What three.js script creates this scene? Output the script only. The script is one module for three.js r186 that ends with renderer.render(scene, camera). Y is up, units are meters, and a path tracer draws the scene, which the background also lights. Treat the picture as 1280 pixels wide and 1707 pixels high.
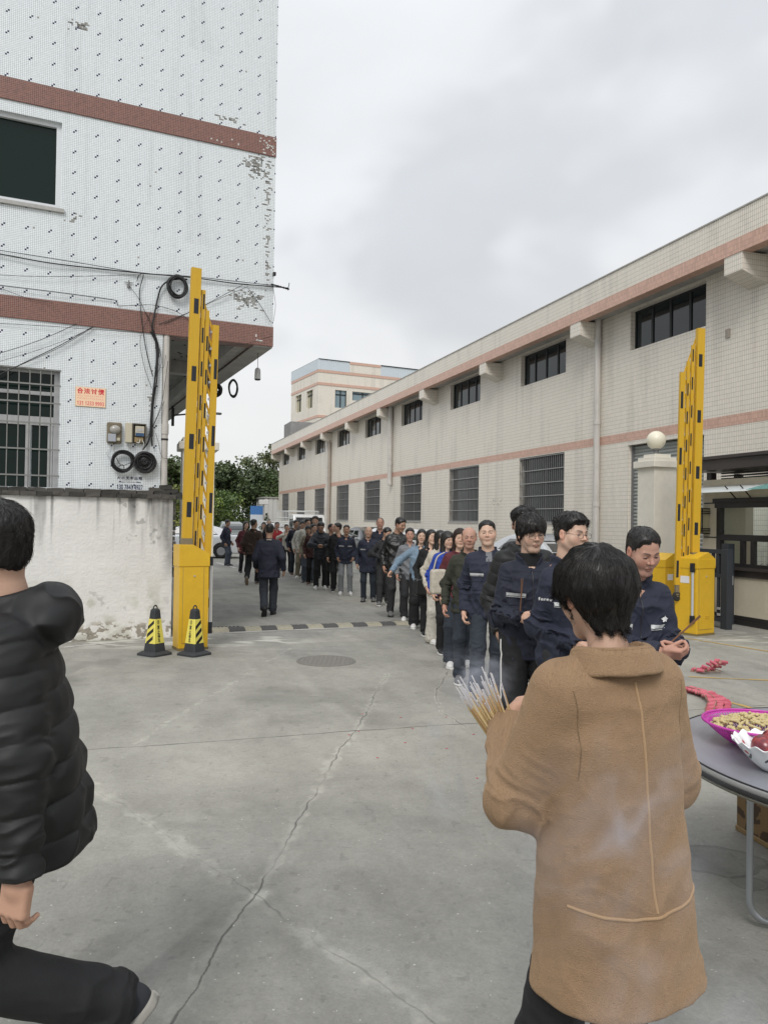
import * as THREE from 'three';
import { mergeGeometries, mergeVertices } from 'three/addons/utils/BufferGeometryUtils.js';
import { RoundedBoxGeometry } from 'three/addons/geometries/RoundedBoxGeometry.js';

// ---------------------------------------------------------------- camera, sky, sun, exposure
const scene = new THREE.Scene();
const R = (d) => d * Math.PI / 180;
const camera = new THREE.PerspectiveCamera(67.26, 767 / 1024, 0.05, 900);
camera.position.set(0, 1.72, 0);
camera.rotation.order = 'YXZ';
camera.rotation.set(R(0.71), 0, R(0.86));
const renderer = new THREE.WebGLRenderer({ antialias: true });
renderer.setSize(767, 1024);
renderer.toneMapping = THREE.LinearToneMapping;
renderer.toneMappingExposure = 1.22;
renderer.shadowMap.enabled = true;

// seeded random and value noise
function rng(seed) { let a = seed >>> 0; return () => { a = (a + 0x6D2B79F5) | 0; let t = Math.imul(a ^ (a >>> 15), 1 | a); t = (t + Math.imul(t ^ (t >>> 7), 61 | t)) ^ t; return ((t ^ (t >>> 14)) >>> 0) / 4294967296; }; }
function h3(x, y, z) { let h = Math.imul(x, 374761393) ^ Math.imul(y, 668265263) ^ Math.imul(z, 1274126177); h = Math.imul(h ^ (h >>> 13), 1274126177); return ((h ^ (h >>> 16)) >>> 0) / 4294967296; }
const sm = (t) => t * t * (3 - 2 * t), lerp = (a, b, t) => a + (b - a) * t, clamp = (x, a = 0, b = 1) => x < a ? a : x > b ? b : x;
const sstep = (a, b, x) => sm(clamp((x - a) / (b - a)));
function n3(x, y, z) {
  const i = Math.floor(x), j = Math.floor(y), k = Math.floor(z), u = sm(x - i), v = sm(y - j), w = sm(z - k);
  const a = lerp(lerp(h3(i, j, k), h3(i + 1, j, k), u), lerp(h3(i, j + 1, k), h3(i + 1, j + 1, k), u), v);
  const b = lerp(lerp(h3(i, j, k + 1), h3(i + 1, j, k + 1), u), lerp(h3(i, j + 1, k + 1), h3(i + 1, j + 1, k + 1), u), v);
  return lerp(a, b, w);
}
function n2(x, y) { const i = Math.floor(x), j = Math.floor(y), u = sm(x - i), v = sm(y - j); return lerp(lerp(h3(i, j, 7), h3(i + 1, j, 7), u), lerp(h3(i, j + 1, 7), h3(i + 1, j + 1, 7), u), v); }
function fbm2(x, y, o = 4) { let s = 0, a = 0.5, t = 0; for (let i = 0; i < o; i++) { s += a * n2(x, y); t += a; a *= 0.5; x = x * 2.03 + 17.1; y = y * 2.03 + 9.7; } return s / t; }
function fbm3(x, y, z, o = 4) { let s = 0, a = 0.5, t = 0; for (let i = 0; i < o; i++) { s += a * n3(x, y, z); t += a; a *= 0.5; x = x * 2.03 + 17.1; y = y * 2.03 + 9.7; z = z * 2.03 + 3.3; } return s / t; }

// overcast sky, computed by direction: even grey-white with a few heavier banks of cloud all round
{
  const SKX = 2.7, SKZ = 0.35, W = 1024, H = 512, data = new Float32Array(W * H * 4);
  for (let j = 0; j < H; j++) for (let i = 0; i < W; i++) {
    const el = ((j + 0.5) / H - 0.5) * Math.PI, az = ((i + 0.5) / W - 0.5) * 2 * Math.PI;
    const x = Math.cos(el) * Math.cos(az), y = Math.sin(el), z = Math.cos(el) * Math.sin(az);
    const u = x * 2.1, v = Math.max(y, -0.05) * 3.4, w = z * 2.1, wx = fbm3(u + 5, v, w, 3) - 0.5, wz = fbm3(u, v + 8, w + 2, 3) - 0.5;
    let c = fbm3(u * 1.15 + 0.9 * wx + SKX, v * 1.15 + 0.5 * wz, w * 1.15 + 0.9 * wz + SKZ, 5);
    const fine = fbm3(u * 4 + 2 * wx, v * 4, w * 4 + 2 * wz, 4) - 0.5;
    c = sstep(0.42, 0.6, c + 0.3 * fine);
    const L = lerp(0.77, 0.635, c) * (1 + 0.14 * fine) * (0.95 + 0.55 * sstep(0.5, 1, y));
    const warm = clamp(1 - Math.max(y, 0) * 3);
    const o = (j * W + i) * 4;
    data[o] = L * lerp(0.97, 0.99, warm) * lerp(1, 0.975, c); data[o + 1] = L * lerp(0.995, 1.0, warm) * lerp(1, 0.99, c); data[o + 2] = L * lerp(1.03, 0.985, warm) * lerp(1, 1.01, c); data[o + 3] = 1;
  }
  const tex = new THREE.DataTexture(data, W, H, THREE.RGBAFormat, THREE.FloatType);
  tex.mapping = THREE.EquirectangularReflectionMapping; tex.magFilter = THREE.LinearFilter; tex.minFilter = THREE.LinearFilter; tex.needsUpdate = true;
  scene.background = tex; scene.environment = tex;
}
const sun = new THREE.DirectionalLight(new THREE.Color(1, 0.965, 0.92), 1.5);
sun.position.set(-9, 38, 30); sun.target.position.set(0, 0, -10); scene.add(sun, sun.target);
sun.castShadow = true; sun.shadow.radius = 40; sun.shadow.mapSize.set(2048, 2048);
Object.assign(sun.shadow.camera, { left: -45, right: 45, top: 45, bottom: -45, near: 1, far: 160 });

// ---------------------------------------------------------------- naming, tagging
const used = {};
function numbered(name) { const k = used[name] = (used[name] || 0) + 1; return k === 1 ? name : name + '_' + String(k - 1).padStart(3, '0'); }
function tag(o, label, category, group, kind) { if (label) o.userData.label = label; if (category) o.userData.category = category; if (group) o.userData.group = group; if (kind) o.userData.kind = kind; return o; }
function shadow(o) { o.castShadow = true; o.receiveShadow = true; return o; }
function thing(name, label, category, pos = [0, 0, 0], turn = 0, group) { const o = new THREE.Group(); o.name = numbered(name); o.position.set(...pos); o.rotation.y = turn; scene.add(o); return tag(o, label, category, group); }
function merged(geos) {
  geos = [geos].flat(9).filter(Boolean);
  if (geos.length === 1) return geos[0];
  const idx = geos.some((g) => !g.index);
  geos = geos.map((g) => { g = idx && g.index ? g.toNonIndexed() : g; for (const k of Object.keys(g.attributes)) if (!['position', 'normal', 'uv', 'color'].includes(k)) g.deleteAttribute(k); return g; });
  const keys = ['position', 'normal', 'uv', 'color'].filter((k) => geos.every((g) => g.attributes[k]));
  for (const g of geos) for (const k of Object.keys(g.attributes)) if (!keys.includes(k)) g.deleteAttribute(k);
  return mergeGeometries(geos);
}
function mesh(name, geos, mat, parent, top) { const m = shadow(new THREE.Mesh(merged(geos), mat)); m.name = parent ? name : numbered(name); (parent || scene).add(m); if (!parent && top) tag(m, ...top); return m; }
function structure(name, geos, mat, parent) { const m = mesh(name, geos, mat, parent); m.userData.kind = 'structure'; return m; }
// numbers repeats of a part's name under its parent
function part(name, geos, mat, parent) { const k = parent.children.filter((c) => c.userData._n === name).length; const m = mesh(k ? name + '_' + String(k).padStart(3, '0') : name, geos, mat, parent); Object.defineProperty(m.userData, '_n', { value: name, enumerable: false }); return m; }
function group(name, parent, pos = [0, 0, 0]) { const k = parent.children.filter((c) => c.userData._n === name).length; const g = new THREE.Group(); g.name = k ? name + '_' + String(k).padStart(3, '0') : name; g.position.set(...pos); parent.add(g); Object.defineProperty(g.userData, '_n', { value: name, enumerable: false }); return g; }

// ---------------------------------------------------------------- geometry helpers
const V = (x, y, z) => new THREE.Vector3(x, y, z);
function box(x0, x1, y0, y1, z0, z1, bevel = 0) {
  const w = x1 - x0, h = y1 - y0, d = z1 - z0;
  const g = bevel ? new RoundedBoxGeometry(w, h, d, 2, Math.min(bevel, w / 2.01, h / 2.01, d / 2.01)) : new THREE.BoxGeometry(w, h, d);
  g.translate((x0 + x1) / 2, (y0 + y1) / 2, (z0 + z1) / 2); return metricUV(g);
}
// uv in metres by the face's main direction
function metricUV(g) {
  const p = g.attributes.position, n = g.attributes.normal, uv = new Float32Array(p.count * 2);
  for (let i = 0; i < p.count; i++) { const ax = Math.abs(n.getX(i)), ay = Math.abs(n.getY(i)), az = Math.abs(n.getZ(i)); if (ay > ax && ay > az) { uv[2 * i] = p.getX(i); uv[2 * i + 1] = p.getZ(i); } else if (ax > az) { uv[2 * i] = p.getZ(i); uv[2 * i + 1] = p.getY(i); } else { uv[2 * i] = p.getX(i); uv[2 * i + 1] = p.getY(i); } }
  g.setAttribute('uv', new THREE.BufferAttribute(uv, 2)); return g;
}
function tube(pts, r, seg = 0, rad = 6, closed = false) { const c = new THREE.CatmullRomCurve3(pts.map((p) => p.isVector3 ? p : V(...p)), closed, 'centripetal'); return new THREE.TubeGeometry(c, seg || Math.max(2, pts.length * 4), r, rad, closed); }
function rod(a, b, r0, r1 = r0, rad = 8) {
  a = V(...a); b = V(...b); const d = b.clone().sub(a), g = new THREE.CylinderGeometry(r1, r0, d.length(), rad, 1);
  g.translate(0, d.length() / 2, 0); g.applyQuaternion(new THREE.Quaternion().setFromUnitVectors(V(0, 1, 0), d.normalize())); g.translate(a.x, a.y, a.z); return g;
}
// a squared bar between two points
function bar(a, b, w, t, up = V(0, 0, 1)) {
  a = V(...a); b = V(...b); const d = b.clone().sub(a), L = d.length(), g = new THREE.BoxGeometry(w, L, t); d.normalize();
  const x = new THREE.Vector3().crossVectors(d, up).normalize(), z = new THREE.Vector3().crossVectors(x, d);
  g.applyMatrix4(new THREE.Matrix4().makeBasis(x, d, z)); g.translate((a.x + b.x) / 2, (a.y + b.y) / 2, (a.z + b.z) / 2); return g;
}
function extrude(pts, depth, holes = [], bevel = 0) {
  const s = new THREE.Shape(pts.map((p) => new THREE.Vector2(...p)));
  for (const h of holes) s.holes.push(new THREE.Path(h.map((p) => new THREE.Vector2(...p))));
  const g = new THREE.ExtrudeGeometry(s, { depth, bevelEnabled: bevel > 0, bevelSize: bevel, bevelThickness: bevel, bevelSegments: 2, steps: 1 });
  return metricUV(g);
}
const rect = (x0, x1, y0, y1) => [[x0, y0], [x1, y0], [x1, y1], [x0, y1]];

// ---------------------------------------------------------------- textures and materials
const enc = (v) => { v = clamp(v); return 255 * (v <= 0.0031308 ? v * 12.92 : 1.055 * Math.pow(v, 1 / 2.4) - 0.055); };
function texture(w, h, fn, srgb = true) {
  const d = new Uint8Array(w * h * 4), c = [0, 0, 0, 1];
  for (let j = 0; j < h; j++) for (let i = 0; i < w; i++) { c[3] = 1; fn(i, j, c); const o = (j * w + i) * 4; if (srgb) { d[o] = enc(c[0]); d[o + 1] = enc(c[1]); d[o + 2] = enc(c[2]); } else { d[o] = 255 * clamp(c[0]); d[o + 1] = 255 * clamp(c[1]); d[o + 2] = 255 * clamp(c[2]); } d[o + 3] = 255 * c[3]; }
  const t = new THREE.DataTexture(d, w, h); t.wrapS = t.wrapT = THREE.RepeatWrapping; t.magFilter = THREE.LinearFilter; t.minFilter = THREE.LinearMipmapLinearFilter; t.generateMipmaps = true; if (srgb) t.colorSpace = THREE.SRGBColorSpace; t.needsUpdate = true; return t;
}
function rep(t, sx, sy = sx) { const c = t.clone(); c.repeat.set(1 / sx, 1 / sy); c.needsUpdate = true; return c; }
const lin = (r, g, b) => new THREE.Color().setRGB(r, g, b);
const M = {};
const std = (o) => new THREE.MeshStandardMaterial(o), phys = (o) => new THREE.MeshPhysicalMaterial(o);
// periodic grain shared by many materials
const periodic = (w, f) => (i, j) => { const a = i / w * 2 * Math.PI, b = j / w * 2 * Math.PI; return n3(Math.cos(a) * f + 20, Math.sin(a) * f + 20, Math.cos(b) * f + 31) * 0.5 + n3(Math.cos(b) * f + 50, Math.sin(b) * f + 50, Math.sin(a) * f + 3) * 0.5; };
const faintTex = (() => { const p = periodic(256, 2.5), q = periodic(256, 8); return texture(256, 256, (i, j, c) => { const v = clamp(0.93 + (p(i, j) - 0.5) * 0.12 + (q(i, j) - 0.5) * 0.07); c[0] = v; c[1] = v * 0.995; c[2] = v * 0.985; }); })();
const grainTex = texture(256, 256, (i, j, c) => { const v = h3(i, j, 5) * 0.6 + h3(i >> 1, j >> 1, 6) * 0.4; c[0] = c[1] = c[2] = v; }, false);
const softTex = (() => { const p = periodic(256, 3), q = periodic(256, 9); return texture(256, 256, (i, j, c) => { c[0] = c[1] = c[2] = clamp(0.5 + (p(i, j) - 0.5) * 1.2 + (q(i, j) - 0.5) * 0.7); }, false); })();
const tintTex = (() => { const p = periodic(256, 2.5), q = periodic(256, 8); return texture(256, 256, (i, j, c) => { const v = clamp(0.86 + (p(i, j) - 0.5) * 0.35 + (q(i, j) - 0.5) * 0.22 + (h3(i, j, 3) - 0.5) * 0.06); c[0] = v; c[1] = v * 0.99; c[2] = v * 0.97; }); })();
// ---------------------------------------------------------------- ground: old concrete yard, one colour function of place
const TH = R(18.5), CT = Math.cos(TH), ST = Math.sin(TH);
const toSD = (x, z) => [-ST * x - CT * z, CT * x - ST * z];            // along the street, across it
const SD = (s, d, y = 0) => V(-ST * s + CT * d, y, -CT * s - ST * d);
const cracks = [
  { p: [[-0.78, -2.3], [-0.69, -2.65], [-0.66, -2.83], [-0.62, -3.3], [-0.57, -3.58], [-0.51, -4.05], [-0.42, -4.77], [-0.31, -5.77], [-0.2, -6.34], [-0.12, -7.16], [0.07, -8.75]], w: 0.0068, dark: 0.85, fill: 0.05 },
  { p: [[0.5, -2.3], [0.2, -2.66], [-0.12, -3.03], [-0.57, -3.56], [-0.86, -3.85], [-1.37, -4.45], [-1.91, -5.0], [-2.7, -5.75]], w: 0.006, dark: 0.45, fill: 0.07 },
  { p: [[-6.0, -4.5], [-2.18, -5.71], [-1.28, -5.98], [-0.2, -6.34], [0.85, -6.65], [3.0, -7.25], [8, -8.7]], w: 0.0105, dark: 1, fill: 0, straight: 1 },
  { p: [[-1.87, -5.89], [-1.68, -7.38], [-1.48, -8.72], [-1.15, -10.8]], w: 0.008, dark: 0.25, fill: 0.025 },
  { p: [[0.72, -6.5], [0.55, -7.02], [0.54, -7.73], [0.77, -8.9], [0.8, -9.5]], w: 0.007, dark: 0.8, fill: 0.02 },
  { p: [[-7, -9.9], [-1, -11.95], [4, -13.7], [9, -15.4]], w: 0.012, dark: 0.3, fill: 0.04 },
];
function segDist(px, pz, a, b) { const dx = b[0] - a[0], dz = b[1] - a[1], t = clamp(((px - a[0]) * dx + (pz - a[1]) * dz) / (dx * dx + dz * dz)); return Math.hypot(px - a[0] - t * dx, pz - a[1] - t * dz); }
const GC = [0, 0, 0, 0];
function groundColor(x, z, fine) {
  const big = fbm2(x * 0.35 + 40, z * 0.35 + 11, 3) - 0.5, mid = fbm2(x * 1.7 + 3, z * 1.7 + 8, 4) - 0.5;
  const [s, d] = toSD(x, z);
  const sweep = fbm2(s * 0.9 + 2, d * 6 + 9, 3) - 0.5, sp = fbm2(x * 9 + 1, z * 9 + 4, 3) - 0.5;
  const slab = 1 + 0.1 * (h3(Math.floor((s + 0.3) / 5.3), Math.floor((d + 2.2) / 4.1), 3) - 0.5), oil = sstep(0.62, 0.8, fbm2(x * 0.9 + 60, z * 0.9 + 33, 4));
  let v = 0.272 * slab * (1 - 0.2 * oil) * (1 + 0.5 * big + 0.34 * mid + 0.26 * sweep + 0.2 * sp), warm = 1 + 0.12 * big, hgt = 0.5 + 0.12 * sp;
  if (fine) {
    const g1 = h3(Math.floor(x * 260), Math.floor(z * 260), 1), g2 = n2(x * 90, z * 90), g3 = n2(x * 38, z * 38);
    v *= 0.84 + 0.14 * g1 + 0.12 * g2 + 0.08 * g3; hgt += 0.16 * (g1 - 0.5) + 0.2 * (g2 - 0.5);
    const pit = n2(x * 26 + 9, z * 26 + 5); if (pit > 0.9) v *= 0.86;
    const chip = h3(Math.floor(x * 190), Math.floor(z * 190), 9); if (chip > 0.9988) v = 0.52;
    const blot = n2(x * 5.3 + 70, z * 5.3 + 20); if (blot > 0.86) v *= 1 - 0.9 * (blot - 0.86);
  }
  // worn pale spalls by the gate housings and the long wall
  const w = fbm2(x * 3.1 + 5, z * 7.3 + 2, 4), by = Math.exp(-Math.pow(segDist(x, z, [-4.6, -10.55], [-1.6, -11.0]) / 0.55, 2)) + 0.9 * Math.exp(-Math.pow(segDist(x, z, [4.2, -11.6], [7.5, -12.1]) / 0.6, 2));
  v = lerp(v, 0.55, clamp(by * sstep(0.48, 0.68, w)) * 0.85);
  // tyre-darkened strip, damp rings near the table
  v *= 1 - 0.18 * Math.exp(-Math.pow(segDist(x, z, [-1.0, -2.6], [-0.7, -3.7]) / 0.32, 2)) * sstep(0.3, 0.7, n2(x * 12 + z * 5, z * 2));
  for (const [cx, cz, r] of [[1.75, -3.98, 0.22], [1.79, -3.74, 0.09]]) { const q = Math.hypot(x - cx, (z - cz) * 1.2) / r + 0.35 * (n2(x * 11, z * 11) - 0.5); if (q < 1.06) { v *= q > 0.93 ? 0.72 : 0.86; } }
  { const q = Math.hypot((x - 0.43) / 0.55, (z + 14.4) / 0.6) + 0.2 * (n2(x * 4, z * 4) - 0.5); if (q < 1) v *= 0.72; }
  for (const c of cracks) {
    const jx = c.straight ? 0 : (fbm2(x * 7, z * 7 + 30, 3) - 0.5) * 0.06, jz = c.straight ? (n2(x * 6, 4) - 0.5) * 0.02 : (fbm2(x * 7 + 50, z * 7, 3) - 0.5) * 0.06;
    let m = 9; for (let i = 0; i + 1 < c.p.length; i++) { const a = c.p[i], b = c.p[i + 1]; if (x + 0.4 > Math.min(a[0], b[0]) && x - 0.4 < Math.max(a[0], b[0]) && z + 0.4 > Math.min(a[1], b[1]) && z - 0.4 < Math.max(a[1], b[1])) m = Math.min(m, segDist(x + jx, z + jz, a, b)); }
    if (m > 0.4) continue;
    if (c.fill) { const f = 1 - sstep(c.fill * 0.35, c.fill, m + 0.05 * (n2(x * 17, z * 17) - 0.5)); v *= 1 + 0.24 * f * n2(x * 21, z * 21 + 4) * 1.4; }
    const wide = c.w * (0.35 + 0.9 * n2(x * 9 + 3, z * 9)), k = (1 - sstep(wide * 0.4, wide, m)) * c.dark * (c.straight ? 1 : 0.35 + 0.65 * sstep(0.3, 0.6, n2(x * 3.1 + 7, z * 3.1))); v *= 1 - 0.68 * k; hgt -= 0.6 * k;
  }
  GC[0] = v * 1.0 * warm; GC[1] = v * 0.975 * lerp(1, warm, 0.6); GC[2] = v * 0.868; GC[3] = clamp(hgt);
}
function groundSheet(name, x0, x1, z0, z1, w, h, fine) {
  const hd = new Uint8Array(w * h * 4);
  const map = texture(w, h, (i, j, c) => { groundColor(lerp(x0, x1, (i + 0.5) / w), lerp(z1, z0, (j + 0.5) / h), fine); c[0] = GC[0]; c[1] = GC[1]; c[2] = GC[2]; const o = (j * w + i) * 4; hd[o] = hd[o + 1] = hd[o + 2] = 255 * GC[3]; hd[o + 3] = 255; });
  const bump = new THREE.DataTexture(hd, w, h); bump.magFilter = THREE.LinearFilter; bump.needsUpdate = true;
  map.wrapS = map.wrapT = bump.wrapS = bump.wrapT = THREE.ClampToEdgeWrapping;
  return { map, bump, x0, x1, z0, z1 };
}
{
  // near and middle parts carry finer maps; the far part repeats a coarse one. All three are cut from one level sheet.
  const near = groundSheet('near', -3.4, 4.0, -9.2, -1.6, 2048, 2048, true);
  const mid = groundSheet('mid', -11, 13, -33.2, -9.2, 1536, 1536, true);
  const quad = (x0, x1, z0, z1) => { const g = new THREE.PlaneGeometry(x1 - x0, z1 - z0); g.rotateX(-Math.PI / 2); g.translate((x0 + x1) / 2, 0, (z0 + z1) / 2); return g; };
  const mat = (t) => std({ map: t.map, bumpMap: t.bump, bumpScale: 0.006, roughness: 0.88 });
  const coarse = texture(512, 512, (i, j, c) => { const p = periodic(512, 4)(i, j) * 0.6 + periodic(512, 14)(i, j) * 0.4; const v = 0.272 * (0.75 + 0.5 * p); c[0] = v; c[1] = v * 0.975; c[2] = v * 0.868; });
  const farM = std({ map: coarse, roughness: 0.9 });
  const g = new THREE.Group(); g.name = 'ground'; g.userData.kind = 'structure'; scene.add(g);
  const addQ = (n, x0, x1, z0, z1, m, world) => { const q = quad(x0, x1, z0, z1); if (world) { const p = q.attributes.position, uv = q.attributes.uv; for (let i = 0; i < p.count; i++) uv.setXY(i, p.getX(i) / 9, p.getZ(i) / 9); } mesh(n, q, m, g); };
  addQ('concrete_near', -3.4, 4.0, -9.2, -1.6, mat(near)); addQ('concrete_middle', -11, 13, -33.2, -9.2, mat(mid));
  let k = 0; for (const [x0, x1, z0, z1] of [[-300, 300, -500, -33.2], [-300, -11, -33.2, -9.2], [13, 300, -33.2, -9.2], [-300, -3.4, -9.2, -1.6], [4, 300, -9.2, -1.6], [-300, 300, -1.6, 120]]) addQ(k++ ? 'concrete_' + String(k - 1).padStart(3, '0') : 'concrete', x0, x1, z0, z1, farM, true);
}
// paint on the ground: worn lines as thin broken sheets
function paintLine(a, b, w, mat, name, seed, holes = 0.35) {
  const A = V(...a), B = V(...b), d = B.clone().sub(A), L = d.length(), n = Math.ceil(L / 0.06); d.normalize(); const s = V(-d.z, 0, d.x); const gs = [];
  const pos = [], idx = [];
  for (let i = 0; i < n; i++) for (let j = 0; j < 3; j++) { const u = (i + 0.5) / n * L; if (fbm2(u * 2.2 + seed, j * 1.3 + seed, 4) < 0.36 + holes * 0.4) continue; const o = pos.length / 3, k0 = (j / 3 - 0.5) * w, k1 = ((j + 1) / 3 - 0.5) * w; for (const [q, k] of [[i / n * L, k0], [(i + 1) / n * L, k0], [(i + 1) / n * L, k1], [i / n * L, k1]]) { const p = A.clone().addScaledVector(d, q).addScaledVector(s, k + 0.012 * (n2(q * 9, k * 90 + seed) - 0.5)); pos.push(p.x, 0.004, p.z); } idx.push(o, o + 2, o + 1, o, o + 3, o + 2); }
  if (!pos.length) return; const g = new THREE.BufferGeometry(); g.setAttribute('position', new THREE.Float32BufferAttribute(pos, 3)); g.setIndex(idx); g.computeVertexNormals(); structure(name, g, mat);
}
M.oldWhite = std({ color: lin(0.5, 0.49, 0.46), roughness: 0.9, side: THREE.DoubleSide }); M.oldYellow = std({ color: lin(0.46, 0.31, 0.1), roughness: 0.9, side: THREE.DoubleSide });
paintLine([-6, 0, -8.6], [-2.95, 0, -11.2], 0.07, M.oldWhite, 'painted_line', 3, 0.1); paintLine([-2.35, 0, -11.66], [1.4, 0, -13.3], 0.07, M.oldWhite, 'painted_line', 5, 0.12);
paintLine([4.6, 0, -11.9], [6.6, 0, -8.6], 0.06, M.oldYellow, 'painted_line', 8, 0.1); paintLine([3.2, 0, -8.2], [3.9, 0, -6.2], 0.06, M.oldYellow, 'painted_line', 2, -0.1);
paintLine([3.5, 0, -8.8], [6.0, 0, -8.4], 0.05, M.oldYellow, 'painted_line', 6, 0.05); paintLine([5.6, 0, -11.3], [9, 0, -10.9], 0.06, M.oldWhite, 'painted_line', 1, 0.25);
paintLine([-6.6, 0, -30.5], [-5.2, 0, -27.2], 0.14, M.oldWhite, 'painted_line', 12, -0.5); paintLine([-9.5, 0, -31], [-7.9, 0, -27.6], 0.14, M.oldWhite, 'painted_line', 13, -0.5);
// ---------------------------------------------------------------- the long tiled factory on the right: its axes are s (along), y, d (away)
const creamTex = (() => { const rg = rng(4), NX = 256, NY = 128, t = Array.from({ length: NX * NY }, () => rg()); return texture(2048, 2048, (i, j, c) => { const a = i >> 3, b = j >> 4, k = t[a * NY + b], q = t[(b * NX + (a >> 2) * 4) % (NX * NY)], g = (i & 7) < 1 || (j & 15) < 1; const A = Math.cos(a / NX * 6.2832) * 5, Bq = Math.sin(a / NX * 6.2832) * 5, st = n3(A + 9, b * 0.05, Bq + 9) * 0.55 + n3(A * 4 + 9, b * 0.035, Bq * 4 + 9) * 0.45, w = (0.95 + 0.08 * k + 0.03 * (q - 0.5)) * (1 - 0.08 * sstep(0.52, 0.78, st)), pk = k > 0.8 ? 1 : 0; if (g) { const d = 1 - 0.3 * sstep(0.5, 0.75, st); c[0] = 0.38 * d; c[1] = 0.355 * d; c[2] = 0.305 * d; } else { c[0] = 0.78 * w; c[1] = (0.73 - 0.012 * pk) * w; c[2] = (0.64 - 0.008 * pk) * w; } }); })();
const pinkTex = (() => { const rg = rng(9), t = Array.from({ length: 512 }, () => rg()); return texture(1024, 1024, (i, j, c) => { const a = Math.floor(i / 32), b = Math.floor(j / 64), u = i % 32, v = j % 64, k = t[(a * 16 + b) % 512], g = u < 3 || v < 4 ? 1 : 0; const w = 0.9 + 0.2 * k; c[0] = (g ? 0.38 : 0.6) * w; c[1] = (g ? 0.26 : 0.385) * w; c[2] = (g ? 0.21 : 0.3) * w; }); })();
M.creamTile = std({ map: rep(creamTex, 12.8, 13.18), roughness: 0.42 });
M.pinkTile = std({ map: rep(pinkTex, 1.6, 1.648), roughness: 0.45 });
M.plaster = std({ color: lin(0.45, 0.44, 0.42), map: rep(tintTex, 2.3), roughness: 0.9 });
M.darkGlass = phys({ color: lin(0.012, 0.02, 0.022), roughness: 0.06, metalness: 0, ior: 1.52, specularIntensity: 1 });
M.greenGlass = phys({ color: lin(0.006, 0.016, 0.013), roughness: 0.05, ior: 1.45, specularIntensity: 0.6 });
M.darkFrame = std({ color: lin(0.018, 0.02, 0.022), roughness: 0.5, metalness: 0.3 });
M.grille = std({ color: lin(0.33, 0.33, 0.32), roughness: 0.5, metalness: 0.4 });
M.grilleDark = std({ color: lin(0.2, 0.2, 0.2), roughness: 0.55, metalness: 0.4 });
M.pvc = std({ color: lin(0.62, 0.6, 0.57), map: rep(tintTex, 0.9), roughness: 0.55 });
M.pvcOld = std({ color: lin(0.42, 0.37, 0.32), map: rep(tintTex, 0.9), roughness: 0.7 });
M.shutter = std({ color: lin(0.34, 0.36, 0.34), roughness: 0.5, metalness: 0.35 });
M.dark = std({ color: lin(0.015, 0.015, 0.016), roughness: 0.8 });
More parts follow.
